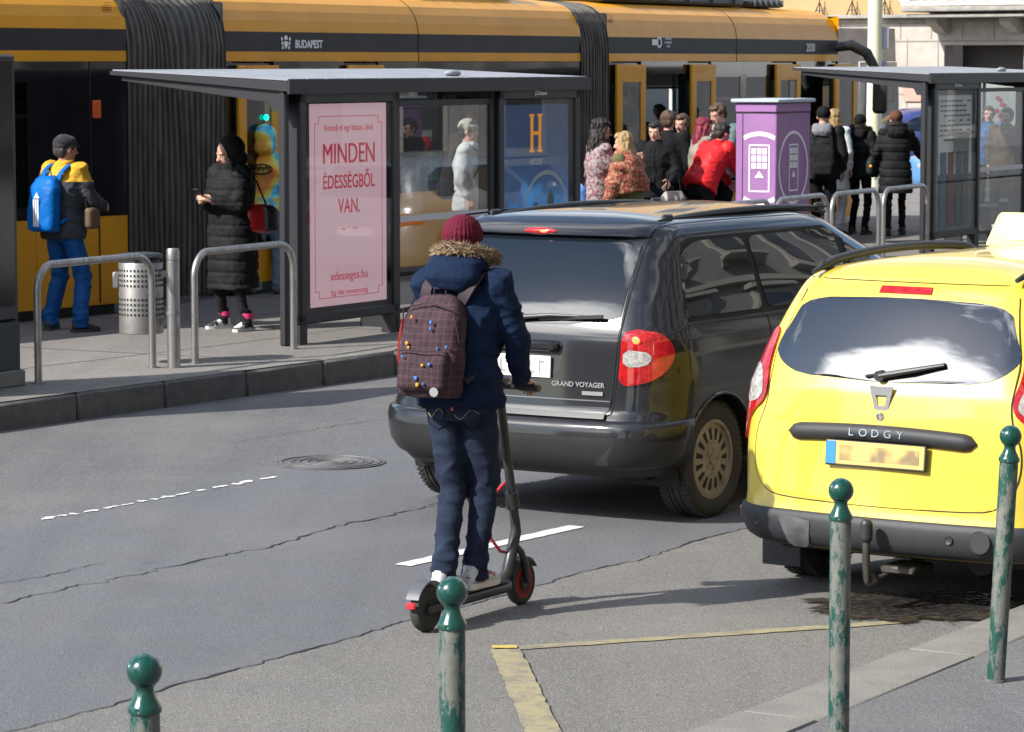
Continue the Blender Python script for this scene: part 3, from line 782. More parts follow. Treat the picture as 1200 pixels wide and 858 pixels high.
def bollard(x, y, label, tilt=0):
    o = thing('bollard', label, 'bollard', (x, y, .035), rr.uniform(0, 6), 'green and steel bollards along the near kerb')
    o.rotation_euler = (0, tilt, 0)
    h = .93
    MB().lathe([(.0385, -.02), (.0385, h - .02), (.036, h), (.0, h + .002)], n=28).obj('shaft', M_boll, o)
    pr = [(.0, h - .01), (.043, h - .008), (.0435, h + .005), (.040, h + .012), (.030, h + .03), (.024, h + .045), (.023, h + .055), (.028, h + .062)]
    cz, rb = h + .098, .0455
    for k in range(4, 20): an = -math.pi / 2 + k / 20 * math.pi; pr.append((rb * math.cos(an), cz + rb * math.sin(an)))
    pr.append((0, cz + rb)); MB().lathe(pr, n=28).obj('ball_cap', M_ball, o, ang=60)
    MB().lathe([(.048, -.01), (.044, .008), (.0385, .012)], n=20).obj('base_collar', M_granite, o)
    return o
def bpos(px, py): s = (py - 72) / (2.6 - .035 - 1.073); return ((px - 600) / s, F / s)
for px, py, lb, tl in ((163, 772, 'bollard with a worn green ball showing bare metal, cut low by the picture edge', 0), (529, 680, 'bollard in front of the scooter rear wheel, glossy green ball on grey shaft', 0),
                       (989, 562, 'grey and green bollard in front of the taxi tow hook, base out of the picture', 0), (1193, 514, 'tilted bollard at the right edge, its foot on the pavement', R(-2.6))):
    x, y = bpos(px, py)
    if tl: x, y = G(1175, 806, .035)[:2]
    bollard(x, y, lb, -tl)
# ------------------------------------------------------------------ bus shelters
M_shel = mat('shelter anthracite', (.026, .027, .031), .45, .3)
M_roof = mat('shelter roof sheet', (.26, .275, .30), .6, .0, col2=(.20, .21, .235), nscale=3)
M_sglass = glass('shelter glass', (.93, .95, .95), 1.0, 1.5)
M_cglass = glass('poster case glass', (.90, .90, .90), .45, 1.4)
M_grout = mat('dim grey stripe', (.55, .56, .56), .6)
def shelter(x, y, label, left_poster, right_case=True):
    o = thing('bus_shelter', label, 'bus shelter', (x, y, .2), RZ, 'tram stop shelters')
    W = 1.62; D = 1.8
    for i in range(4):
        xp = i * W - (.09 if i == 0 else 0); mb = MB(); mb.box((xp, .045 - (.04 if i == 0 else 0), 1.10), (.07, .07 if i == 0 else .15, 2.2), bev=.012)
        mb.prism([(-.03, 2.15), (.20, 2.15), (.10, 1.98), (-.03, 1.98)], xp - .02, xp + .02, 'yzx')
        mb.prism([(-.03, 2.13), (1.70, 2.255), (1.70, 2.215), (.25, 2.05), (-.03, 2.03)], xp - .022, xp + .022, 'yzx', off=(0, .001, .02))
        mb.obj('post', M_shel, o)
    x0, x1 = -.15, 3 * W + .10
    z = lambda yy: 2.15 + (yy + .06) / (D + .06) * .135
    mb = MB(); mb.prism([(-.08, z(-.08)), (D, z(D)), (D, z(D) + .03), (-.08, z(-.08) + .085)], x0, x1, 'yzx'); 
    mb.prism([(-.10, z(-.1) - .02), (-.075, z(-.1) - .02), (-.075, z(-.1) + .10), (-.10, z(-.1) + .10)], x0, x1, 'yzx')
    roof = mb.obj('roof', M_shel, o)
    mb = MB(); n = 18; w = (x1 - x0 - .04) / n
    for i in range(n):
        a = x0 + .02 + i * w
        mb.prism([(-.07, z(-.07) + .09), (D - .01, z(D) + .034), (D - .01, z(D) + .044), (-.07, z(-.07) + .105)], a + .006, a + w - .006, 'yzx')
    mb.obj('roof_sheet', M_roof, roof)
    MB().ell((2.9, .2, z(.2) + .12), (.12, .05, .035)).obj('antenna_dome', M_roof, roof)
    # back glass of the middle bay, in slim frame
    mb = MB(); mb.box((1.5 * W, .0, 1.10), (W - .10, .010, 1.80)); mb.obj('glass_pane', M_sglass, o)
    MB().box((1.5 * W, .0, 2.03), (W - .07, .035, .05)).obj('top_rail', M_shel, o); MB().box((1.5 * W, .0, .18), (W - .07, .035, .04)).obj('bottom_rail', M_shel, o)
    mb = MB(); mb.box((1.5 * W, -.008, 1.0), (W - .12, .003, .06)); mb.obj('safety_stripe', M_grout, o)
    # end glass
    mb = MB(); mb.box((3 * W, .9, 1.15), (.012, 1.1, 1.75)); mb.obj('glass_pane', M_sglass, o)
    # bench behind the glass
    mb = MB(); mb.box((1.5 * W, .45, .47), (1.35, .32, .035), bev=.012); 
    for xx in (1.5 * W - .5, 1.5 * W + .5): mb.box((xx, .45, .23), (.05, .25, .46))
    mb.obj('bench', M_shel, o)
    return o, W
def poster_case(name, label, parent_xy, W, i, face_mat, group=None):
    """free-hanging poster case between two posts: a part of the shelter"""
    o = parent_xy; a = i * W + .055; b = (i + 1) * W - .055; cx = (a + b) / 2; w = b - a
    mb = MB(); 
    mb.box((a + .045, .0, 1.17), (.09, .14, 1.98), bev=.012); mb.box((b - .045, .0, 1.17), (.09, .14, 1.98), bev=.012)
    mb.box((cx, .0, 2.10), (w, .14, .12), bev=.012); mb.box((cx, .0, .215), (w, .14, .09), bev=.012)
    mb.box((cx, .035, 1.17), (w - .1, .06, 1.9))
    mb.box((b - .06, .0, .09), (.09, .10, .19)); mb.box((a + .06, .0, .09), (.09, .10, .19))
    c = mb.obj('poster_case', M_shel, o)
    MB().box((cx, -.052, 1.17), (w - .17, .006, 1.86)).obj('case_glass', M_cglass, c)
    return c, cx, w

M_post1 = mat('pink poster paper', (.66, .48, .52), .5, col2=(.70, .55, .58), nscale=1.2, emit=(.72, .46, .52), estr=.30)  # paper given a mild glow to brighten it in the shade
M_red = mat('poster red ink', (.50, .06, .09), .5, emit=(.5, .05, .09), estr=.25)  # ink glows a little so the lettering does not sink to maroon
M_white = mat('white ink', (.8, .8, .8), .5)
sh1, W = shelter(-1.87, 26.35, 'dark bus shelter with a pink text poster and a blue poster', 1)
c, cx, w = poster_case('poster_case', '', sh1, W, 0, None)
MB().box((cx, -.012, 1.16), (w - .20, .008, 1.80)).obj('backing', M_ptrim, c)
px0 = cx + .03
po_ = MB().box((px0, -.022, 1.17), (1.18, .006, 1.74)).obj('poster', M_post1, c, label='pink paper poster with dark red Hungarian lettering in a thin frame')
rotp = (R(90), 0, 0)
def ptext(s, size, z, m=M_red, sx=1.0, bold=0.0, dx=0.0): text('lettering', s, size, m, c, (px0 + dx, -.028, z), rotp, .0008, sx=sx, bold=bold)
ptext('Kóstolj el egy falatot, ahol', .075, 1.83, sx=.95)
ptext('MINDEN', .25, 1.60, sx=.86)
ptext('MINDEN', .25, 1.60, sx=.86, dx=.006)
ptext('ÉDESSÉGBŐL', .165, 1.36, sx=.86, bold=.0015)
ptext('VAN.', .18, 1.15, sx=.84, bold=.0025)
ptext('~ · ~', .13, .96)
ptext('edesseges.hu', .11, .55)
ptext('Egy falat mennyország', .065, .41)
def frame_lines(parent, cx_, z0, z1, w_, y_, m, t=.006):
    mb = MB()
    for sx in (-1, 1): mb.box((cx_ + sx * w_ / 2, y_, (z0 + z1) / 2), (t, .0015, z1 - z0 - .12))
    for zz in (z0, z1): mb.box((cx_, y_, zz), (w_ - .12, .0015, t))
    for sx in (-1, 1):
        for zz, s in ((z0, 1), (z1, -1)):
            mb.box((cx_ + sx * (w_ / 2 - .03), y_, zz + s * .06), (.06, .0015, t)); mb.box((cx_ + sx * (w_ / 2 - .06), y_, zz + s * .03), (t, .0015, .06))
    return mb.obj('printed_border', m, parent)
frame_lines(c, px0, .37, 1.93, 1.04, -.0265, M_red)
# blue poster in the third bay
c, cx, w = poster_case('poster_case', '', sh1, W, 2, None)
MB().box((cx, -.012, 1.16), (w - .20, .008, 1.80)).obj('backing', M_ptrim, c)
def blue_poster():
    m = bpy.data.materials.new('blue poster print'); m.use_nodes = True; nt = m.node_tree; b = nt.nodes['Principled BSDF']; lk = nt.links.new
    t = nt.nodes.new('ShaderNodeTexCoord'); s = nt.nodes.new('ShaderNodeSeparateXYZ'); lk(t.outputs['Object'], s.inputs[0])
    n = nt.nodes.new('ShaderNodeTexNoise'); n.inputs['Scale'].default_value = 2.3; n.inputs['Detail'].default_value = 7; lk(t.outputs['Object'], n.inputs['Vector'])
    ad = nt.nodes.new('ShaderNodeMath'); ad.operation = 'MULTIPLY_ADD'; ad.inputs[1].default_value = -1.2; lk(n.outputs['Fac'], ad.inputs[0]); lk(s.outputs['Z'], ad.inputs[2])
    r = nt.nodes.new('ShaderNodeMapRange'); r.inputs['From Min'].default_value = -.3; r.inputs['From Max'].default_value = 1.2; lk(ad.outputs[0], r.inputs['Value'])
    c_ = nt.nodes.new('ShaderNodeValToRGB'); e = c_.color_ramp.elements
    e[0].color = (.06, .24, .38, 1); e[1].color = (.012, .022, .05, 1)
    x = e.new(.30); x.color = (.16, .42, .58, 1); x = e.new(.45); x.color = (.0, .12, .32, 1); x = e.new(.6); x.color = (.012, .035, .09, 1)
    lk(r.outputs[0], c_.inputs[0]); lk(c_.outputs[0], b.inputs['Base Color']); b.inputs['Roughness'].default_value = .4; lk(c_.outputs[0], b.inputs['Emission Color']); b.inputs['Emission Strength'].default_value = .9; return m  # print colours also glow, added to brighten the shaded poster
MB().box((cx, -.022, 1.14), (1.20, .006, 1.70)).obj('poster', blue_poster(), c, label='blue poster with an orange letter H and an arc of ice')
M_or = mat('orange ink', (.75, .30, .03), .5, col2=(.55, .16, .02), nscale=20, emit=(.8, .32, .03), estr=.35)  # glow added to the ink to brighten it
mb = MB(); y_ = -.0265
for sx in (-1, 1):
    mb.box((cx + sx * .075 - .02, y_, 1.72), (.05, .002, .36)); mb.box((cx + sx * .075 - .02, y_, 1.89), (.09, .0024, .022)); mb.box((cx + sx * .075 - .02, y_, 1.55), (.09, .0024, .022))
mb.box((cx - .02, y_, 1.72), (.13, .0018, .035)); mb.obj('logo', M_or, c)
text('lettering', 'HISTORY', .075, M_white, c, (cx - .02, -.028, 1.44), rotp, .0008, sx=.8, bold=.002)
text('lettering', 'JCDecaux', .055, M_white, c, (cx + .0, -.0725, 2.10), rotp, .0008, bold=.001)
mb = MB(); pts = [(cx + .18 + .42 * math.cos(a), -.0268, .92 + .42 * math.sin(a)) for a in np.linspace(-.7, 3.6, 40)]
mb.tube(pts, [.004 + .018 * math.sin(max(0, (i / 39)) * 3.14) for i in range(40)], 6); ob = mb.obj('printed_arc', mat('pale ink', (.62, .72, .76), .5), c); ob.scale = (1, .04, 1); ob.location = (0, -.0268 * .96, 0)
for dx, zz, s in ((-.02, .98, 1), (.26, 1.06, 1.15)):       # two generic printed heads and shoulders
    mb = MB(); mb.prism([(cx + dx + .055 * s * math.cos(a), zz + .085 * s * math.sin(a)) for a in np.linspace(0, 6.28, 17)[:-1]], -.0275, -.0262, 'xzy')
    mb.prism([(cx + dx - .17 * s, zz - .42), (cx + dx - .15 * s, zz - .18), (cx + dx - .04, zz - .10), (cx + dx + .04, zz - .10), (cx + dx + .15 * s, zz - .18), (cx + dx + .17 * s, zz - .42)], -.0275, -.0262, 'xzy')
    mb.obj('printed_figure', mat('poster figure ink', (.035, .06, .09), .5, col2=(.10, .17, .20), nscale=14), c)

sh2, W = shelter(5.2, 39.1, 'dark bus shelter at the right edge with a timetable case, behind the taxi roof', 2)
c, cx, w = poster_case('poster_case', '', sh2, W, 0, None)
MB().box((cx, -.012, 1.16), (w - .20, .008, 1.80)).obj('backing', mat('case backing dark', (.10, .15, .18), .4, col2=(.30, .36, .38), nscale=2.5), c)
mb = MB(); mb.box((cx + .03, -.02, 1.47), (1.06, .004, 1.0)); mb.obj('timetable_sheet', mat('timetable paper', (.58, .62, .63), .5, col2=(.46, .50, .52), nscale=3, emit=(.5, .55, .58), estr=.12), c)  # slight glow added to brighten the sheet, no lamp behind it
mb = MB(); rr = random.Random(4)
for j in range(9):
    for i in range(8): 
        if rr.random() < .85: mb.box((cx - .42 + i * .125, -.0235, 1.90 - j * .062), (.10, .0015, .022))
mb.obj('printed_lines', mat('grey ink', (.12, .14, .15), .6), c)
mb = MB(); mb.box((cx + .22, -.0255, 1.28), (.5, .003, .42)); mb.obj('city_map', mat('map print', (.50, .48, .43), .5, col2=(.35, .40, .36), nscale=18), c)
for dx, cc in ((-.12, (.30, .06, .07)), (.14, (.06, .22, .16)), (-.36, (.10, .30, .48)), (.36, (.22, .20, .20))):
    mb = MB(); mb.box((cx + dx, -.0285, .78), (.19, .003, .95)); mb.obj('leaflet_column', mat('leaflet %s' % dx, cc, .5, col2=tuple(v * .4 for v in cc), nscale=16, ndet=6), c)
text('lettering', 'JCDecaux', .055, M_white, c, (cx + .0, -.0725, 2.10), rotp, .0008, bold=.001)

# poster panel beyond the second shelter
pl = XZ(1183, 47, 72)
pn = thing('advert_panel', 'pale advertising panel with a portrait, beyond the glass of the right shelter', 'advert panel', (pl.x, pl.y, .2), R(12))
mb = MB(); mb.box((0, 0, 1.15), (1.0, .14, 2.0), bev=.02); mb.box((0, 0, .08), (.8, .1, .16)); mb.obj('case', M_shel, pn)
MB().box((0, -.075, 1.2), (.86, .006, 1.80)).obj('poster', mat('pale poster', (.62, .68, .64), .5, col2=(.45, .48, .42), nscale=2), pn)
mb = MB(); mb.prism([(.12 + .13 * math.cos(a), 1.35 + .18 * math.sin(a)) for a in np.linspace(0, 6.28, 19)[:-1]], -.0825, -.079, 'xzy'); mb.obj('printed_face', mat('printed skin', (.62, .40, .26), .5, col2=(.45, .42, .10), nscale=6), pn)
mb = MB(); mb.prism([(-.28, .35), (-.25, .95), (0, 1.12), (.24, 1.12), (.42, .95), (.42, .35)], -.0825, -.0785, 'xzy'); mb.obj('printed_figure', mat('printed shoulders', (.05, .05, .045), .5), pn)
mb = MB()
for i in range(7): mb.box((-.22 + rr.uniform(-.06, .06), -.083, 1.3 + i * .09), (.1, .004, .06), Matrix.Rotation(rr.uniform(-.6, .6), 3, 'Y'))
mb.obj('printed_flowers', mat('crimson ink', (.45, .03, .12), .5), pn)
text('lettering', 'IBERE', .16, M_white, pn, (.05, -.09, .86), rotp, .001)

# ------------------------------------------------------------------ purple kiosk
kx, ky = 3.09, 36.5
M_pur = mat('purple kiosk paint', (.27, .125, .30), .5, col2=(.23, .105, .26), nscale=3)
M_pur2 = mat('purple kiosk paint lid', (.27, .12, .30), .5)
M_lav = mat('kiosk white print', (.72, .68, .74), .5)
ks = thing('ticket_kiosk', 'tall purple kiosk with white ticket machine pictograms and a pale flat top', 'kiosk', (kx, ky, .2), math.atan2(.877, .48))
mb = MB(); mb.box((.5, .26, .90), (1.0, .52, 1.80), bev=.012); mb.obj('body', M_pur, ks)
mb = MB(); mb.box((.5, .26, 1.86), (1.01, .53, .11), bev=.01); mb.obj('lid', M_pur2, ks)
mb = MB(); mb.box((.5, .26, 1.94), (1.10, .62, .045), bev=.012); mb.obj('top_plate', mat('kiosk top grey blue', (.34, .40, .44), .5, col2=(.38, .44, .48), nscale=4), ks)
mb = MB(); mb.box((-.001, .43, .9), (.006, .008, 1.78)); mb.box((-.001, .26, 1.80), (.008, .52, .010)); mb.box((.5, -.001, 1.80), (1.0, .008, .010)); mb.obj('seam', M_ptrim, ks)
def ring(mb, c, r0, r1, plane, a0=0, a1=2 * math.pi, n=48, th=.003, lim=None):
    vs = []; N = n + 1
    for i in range(N):
        a = a0 + (a1 - a0) * i / n
        for r in (r0, r1):
            u, v = r * math.cos(a), r * math.sin(a)
            if lim: u = max(lim[0], min(lim[1], u))
            vs.append((c[0] + u, c[1], c[2] + v) if plane == 'y' else (c[0], c[1] + u, c[2] + v))
    mb.add(vs, [(2 * i, 2 * i + 1, 2 * i + 3, 2 * i + 2) for i in range(n)])
def picto(side):
    mb = MB()
    if side == 'y':
        C0 = (.50, -.003, 1.15); rg = MB(); ring(rg, C0, .40, .435, 'y'); rg.obj('printed_ring', M_lav, ks); P = lambda u, v, w, h: mb.box((C0[0] + u, C0[1] - .001, C0[2] + v), (w, .003, h))
    else:
        C0 = (-.003, .215, 1.15); P = lambda u, v, w, h: mb.box((C0[0] - .001, C0[1] + u, C0[2] + v), (.003, w, h)); k = 1.0
        rg = MB(); ring(rg, C0, .38, .43, 'x', R(60), R(120), lim=(-.205, .205)); rg.obj('printed_arc', M_lav, ks); rg = MB(); ring(rg, C0, .38, .43, 'x', R(240), R(300), lim=(-.205, .205)); rg.obj('printed_arc', M_lav, ks)
    w_, h_ = .125, .27
    for s in (-1, 1): P(s * w_, 0, .018, 2 * h_); P(0, s * h_, 2 * w_ + .018, .018)
    for j in range(3):
        for i in range(3): P(-.07 + i * .07, .20 - j * .085, .056, .07)
    if side == 'y': mb.add([(C0[0] - .06, C0[1] - .002, C0[2] - .11), (C0[0] + .06, C0[1] - .002, C0[2] - .11), (C0[0], C0[1] - .002, C0[2] - .03)], [(0, 1, 2)])
    else: mb.add([(C0[0] - .002, C0[1] - .06, C0[2] - .11), (C0[0] - .002, C0[1] + .06, C0[2] - .11), (C0[0] - .002, C0[1], C0[2] - .03)], [(0, 1, 2)])
    main_ = mb.obj('pictogram', M_lav, ks)
    for i in range(3):
        mb = MB()
        if side == 'y':
            c_ = (.27 + i * .23, -.003, .42); ring(mb, c_, .075, .088, 'y', n=20)
        else:
            c_ = (-.003, .40 - i * .16, .42); ring(mb, c_, .06, .07, 'x', n=20)
        for s in (-1, 1):
            for (du, dv, ww, hh) in ((s * .028, 0, .009, .07), (0, s * .035, .06, .009), (0, -.002, .05, .03)):
                if side == 'y': mb.box((c_[0] + du, -.004, c_[2] + dv), (ww, .003, hh))
                else: mb.box((-.004, c_[1] + du, c_[2] + dv), (.003, ww, hh))
        mb.obj('tram_icon', M_lav, ks)
    return main_
picto('y'); picto('x')

# ------------------------------------------------------------------ tram
M_ty = mat('tram yellow paint', (.74, .325, .004), .40, coat=.15, spec=.35, col2=(.64, .27, .003), nscale=1.4, ndet=7, lo=.4, hi=.7, bump=.05, bscale=1.2, bstretch=(.3, 1, 3), bdist=.05)
M_tg = mat('tram grey band', (.034, .033, .034), .5, spec=.2, col2=(.045, .044, .044), nscale=2)
M_tb = mat('tram black panel', (.012, .012, .014), .10, coat=.5, spec=.6)
M_tglass = glass('tram window glass', (.26, .275, .285), 1.0, 1.5)
M_rub = mat('bellows rubber', (.12, .104, .086), .55, col2=(.045, .041, .037), nscale=2.5, stretch=(3, 3, .8))
M_int = mat('tram interior pale', (.42, .43, .42), .6)
M_green = mat('tram seat teal', (.0, .16, .12), .5)
M_intd = mat('tram interior dark', (.05, .05, .055), .7)
tram = thing('tram', 'long yellow tram with grey band, black ribbed bellows and open doors', 'tram', (-3.67, 29.78, 0), 0)
TO = Vector((-3.67, 29.78, 0))
PR = [(0, .30), (0, 1.14), (0, 2.60), (0, 2.70), (0, 2.905), (.02, 3.02), (.06, 3.12), (.13, 3.21), (.23, 3.28), (.38, 3.325), (.7, 3.36), (1.2, 3.37)]
def tmodule(A, B, segs, name, nose=False):
    """A, B: world points along the platform-side skirt. segs: list of (x0,x1,kind)"""
    A = Vector((*A, 0)); B = Vector((*B, 0)); d = B - A; L_ = d.length; ang = math.atan2(d.y, d.x)
    o = bpy.data.objects.new(name, None); link(o, tram); o.location = A - TO; o.rotation_euler = (0, 0, ang)
    # local: x forward, y = left = into the tram;
    W_ = 2.4
    # roof and cornice shell
    mb = MB(); bands = [(2.60, 2.70, 0), (2.70, 2.905, 1)]
    def strip_(p0, p1, m, x0=0, x1=L_): mb.add([(x0, p0[0], p0[1]), (x1, p0[0], p0[1]), (x1, p1[0], p1[1]), (x0, p1[0], p1[1])], [(0, 1, 2, 3)], m)
    N_ = max(2, int(L_ / .35))
    for i in range(2, len(PR) - 1):
        mm = 1 if i == 3 else 0
        strip_(PR[i], PR[i + 1], mm)
    for i in range(4, len(PR) - 1):
        strip_((W_ - PR[i + 1][0], PR[i + 1][1]), (W_ - PR[i][0], PR[i][1]), 0)
    strip_((W_, 2.6), (W_, 2.905), 0)
    for xx in (0.001, L_ - .001):
        vs = [(xx, p[0], p[1]) for p in PR[2:]] + [(xx, W_ - p[0], p[1]) for p in PR[2:][::-1]]; mb.add(vs, [tuple(range(len(vs)))], 1)
    mb.add([(0, .03, 2.60), (L_, .03, 2.60), (L_, W_ - .03, 2.60), (0, W_ - .03, 2.60)], [(0, 1, 2, 3)], 2)
    me = mb.obj('roof_shell', [M_ty, M_tg, M_intd], o, ang=30)
    # floor, far side, ends
    mb = MB(); mb.box((L_ / 2, W_ / 2, .34), (L_, W_ - .08, .06)); mb.obj('floor', M_intd, o)
    MB().box((L_ / 2, W_ / 2 , .20), (L_ - .1, W_ - .3, .22)).obj('undercarriage', M_ptrim, o)
    mb = MB(); mb.box((L_ / 2, W_ - .03, .75), (L_, .05, .85)); mb.box((L_ / 2, W_ - .03, 2.42), (L_, .05, .36))
    k = 0; xx = 0
    while xx < L_ + .01: mb.box((min(xx, L_ - .05) , W_ - .03, 1.7), (.14, .05, 1.2)); xx += 1.35
    mb.obj('far_side', M_int, o)
    # handrails and seats
    mb = MB(); ms = MB(); xx = .5
    while xx < L_:
        mb.cyl((xx, .5, .37), (xx, .5, 2.6), .018, n=8); mb.cyl((xx, W_ - .55, .37), (xx, W_ - .55, 2.6), .018, n=8)
        ms.box((xx + .4, W_ - .35, .85), (.42, .42, .06), bev=.03); ms.box((xx + .62, W_ - .35, 1.15), (.06, .42, .62), bev=.03); xx += 1.3
    mb.tube([(.2, .6, 2.25), (L_ - .2, .6, 2.25)], .016, 8); mb.obj('handrail', mat('handrail green', (.0, .12, .09), .35), o); ms.obj('seats', M_green, o)
    for x0, x1, kind in segs:
        cx_ = (x0 + x1) / 2; w = x1 - x0
        if kind in ('panel', 'win', 'black'):
            MB().box((cx_, .02, .72), (w - .006, .04, .84), bev=.006).obj('skirt_panel', M_ty, o)
        if kind == 'black':
            MB().box((cx_, .02, 1.87), (w - .004, .04, 1.45)).obj('black_panel', M_tb, o)
        if kind == 'panel' or kind == 'win':
            f = MB(); 
            for (a, b2, c_, d_) in ((cx_, 1.20, w, .12), (cx_, 2.50, w, .19)): f.box((a, .02, b2), (c_ - .004, .04, d_))
            f.box((x0 + .05, .02, 1.84), (.10, .04, 1.16)); f.box((x1 - .05, .02, 1.84), (.10, .04, 1.16))
            f.box((cx_, .02, 2.10), (w - .2, .036, .03)); wf = f.obj('window', M_tb, o)
            MB().box((cx_, .012, 1.83), (w - .2, .012, 1.15)).obj('pane', M_tglass, wf)
        if kind == 'leaf':       # door leaf standing open, proud of the side
            f = MB(); y_ = -.06
            f.box((x0 + .07, y_, 1.45), (.14, .05, 2.22), bev=.012); f.box((x1 - .07, y_, 1.45), (.14, .05, 2.22), bev=.012)
            f.box((cx_, y_, 2.45), (w - .27, .046, .22)); f.box((cx_, y_, .50), (w - .27, .046, .34))
            lf = f.obj('door_leaf', M_ty, o)
            MB().box((cx_, y_, 1.52), (w - .27, .016, 1.66)).obj('pane', M_tglass, lf)
            MB().box((cx_ , .03, 1.45), (w - .01, .02, 2.26)).obj('wall_behind_leaf', M_tb, o)
        if kind == 'open':
            f = MB(); f.box((x0 + .03, .05, 1.45), (.05, .1, 2.3)); f.box((x1 - .03, .05, 1.45), (.05, .1, 2.3)); f.box((cx_, .05, 2.52), (w, .12, .16)); f.obj('doorway_frame', M_tb, o)
            MB().box((cx_, .0, .345), (w - .1, .12, .03)).obj('threshold', M_steeld, o)
    return o, L_, A, d.normalized()
def tx(px, A, d):
    k = (px - 600) / F; return (k * A.y - A.x) / (d.x - k * d.y)
# left module, runs out of the picture
A0 = Vector((-3.67, 29.78, 0)); dL = Vector((-.592, -.806, 0)); A_ = A0 + dL * 8.8
tl, LL, Ax, dd = tmodule(A_[:2], A0[:2], [(0, 1.5, 'black'), (1.5, 4.2, 'win'), (4.2, 7.0 - .05, 'win'), (7.0 - .05, 7.58, 'win'), (7.58, 8.8, 'black')], 'end_module')
f = MB(); xx = tx(113, Ax, dd); f.box((xx, -.02, CAMH - (128 - 72) / 125), (.10, .03, .17), bev=.006); f.obj('marker_light', mat('orange lens', (.65, .10, .02), .3), tl)
f = MB(); f.tube([(tx(107, Ax, dd), -.004, 1.2), (tx(107, Ax, dd), -.004, 2.6)], .006, 4); f.tube([(tx(116, Ax, dd), -.004, .32), (tx(116, Ax, dd), -.004, 1.14)], .008, 4); f.obj('panel_gap', M_ptrim, tl)
mm_A, mm_B = Vector((-2.913, 31.74, 0)), Vector((.845, 38.54, 0)); dM = (mm_B - mm_A).normalized()
g = lambda px: tx(px, mm_A, dM)
tmid, LM, Ax2, dd2 = tmodule(mm_A[:2], mm_B[:2], [(0, g(274), 'black'), (g(274), g(321), 'leaf'), (g(321), g(403), 'open'), (g(403), g(444), 'leaf'), (g(444), g(530), 'win'), (g(530), g(612), 'win'), (g(612), LM if False else (mm_B - mm_A).length, 'black')], 'middle_module')
rm_A, rm_B = Vector((1.20, 39.14, 0)), Vector((4.75, 45.6, 0)); dR = (rm_B - rm_A).normalized(); LR = (rm_B - rm_A).length
g2 = lambda px: tx(px, rm_A, dR)
trt, _, Ax3, dd3 = tmodule(rm_A[:2], rm_B[:2], [(0, g2(717), 'black'), (g2(717), g2(750), 'leaf'), (g2(750), g2(804), 'open'), (g2(804), g2(832), 'leaf'), (g2(832), g2(870), 'win'), (g2(870), g2(903), 'win'),
                                              (g2(903), g2(931), 'leaf'), (g2(931), g2(972), 'open'), (g2(972), g2(997), 'leaf')], 'front_module')
# sloping nose beyond the last door
f = MB(); e = LR
ch = [(0, 0), (.7, .12), (1.2, .45), (1.45, 1.2), (1.2, 1.95), (.7, 2.28), (0, 2.4)]
def nosering(z, s, back=0): return [(e + max(0, x * s - back), 1.2 + (y - 1.2) * (1 if x == 0 else (.75 + .25 * s)), z) for x, y in ch]
zz = [(.30, 1.0, 0), (1.14, 1.0, 0), (2.60, .62, 0), (2.70, .58, 0), (2.905, .45, 0), (3.1, .30, 0), (3.25, .12, 0)]
rings = [nosering(*q) for q in zz]; nn_ = len(ch)
for j in range(len(rings) - 1):
    f.add(rings[j] + rings[j + 1], [(i, i + 1, nn_ + i + 1, nn_ + i) for i in range(nn_ - 1)], [0, 1, 0, 2, 0, 0][j])
f.add(rings[-1], [tuple(range(nn_))], 0)
f.obj('nose', [M_ty, M_tb, M_tg], trt, ang=50)
# camera mirror arm
f = MB(); f.tube([(e - .05, .03, 2.80), (e + .05, -.18, 2.84), (e + .22, -.36, 2.72), (e + .34, -.46, 2.46), (e + .36, -.50, 2.2)], [.07, .085, .08, .07, .05], 10); 
f.box((e + .36, -.52, 2.08), (.14, .22, .48), bev=.04); f.obj('mirror_arm', mat('mirror black', (.02, .02, .02), .35), trt)
# bellows
def bellows(A, B, name, n, skew, seed):
    A, B = Vector(A), Vector(B); rnd = random.Random(seed); d = B - A; L_ = d.length; d.normalize(); nin = Vector((-d.y, d.x, 0)); mb = MB(); prof = [(.0, .28), (0, .8), (0, 1.3), (0, 1.8), (0, 2.3), (0, 2.75), (.03, 2.95), (.09, 3.1), (.2, 3.24), (.4, 3.33), (1.2, 3.37)]
    cols = []; nn2 = n * 4
    offs = []
    for i in range(nn2 + 1):
        f_ = i / nn2; ph = i % 4; o = [-.035, -.045, .055, .045][ph]
        offs.append((f_, o))
    vs = []
    for j, (inn, z) in enumerate(prof):
        up = (z - 1.0) / 2.3
        for f_, o in offs:
            w = f_ + skew * up * math.sin(f_ * math.pi) * math.sin(f_ * 7 + seed) + .25 * skew * math.sin(z * 2.1 + f_ * 9) * math.sin(f_ * math.pi)
            p = A + d * (L_ * w) + nin * (inn + o + .02); vs.append((p.x - TO.x, p.y - TO.y, z))
    N = nn2 + 1
    mb.add(vs, [(j * N + i, j * N + i + 1, (j + 1) * N + i + 1, (j + 1) * N + i) for j in range(len(prof) - 1) for i in range(nn2)])
    mb.obj(name, M_rub, tram, ang=25)
    f = MB()
    for P_ in (A, B):
        q = P_ - TO
        f.box((q.x + nin.x * 1.2, q.y + nin.y * 1.2 , 1.75), (.05, 2.36, 2.9), Matrix(((d.x, nin.x, 0), (d.y, nin.y, 0), (0, 0, 1))), .02)
    f.obj('bellows_frame', M_ptrim, tram)
bellows(A0, mm_A, 'bellows', 19, .07, 2)
bellows(mm_B, rm_A, 'bellows', 10, .04, 5)
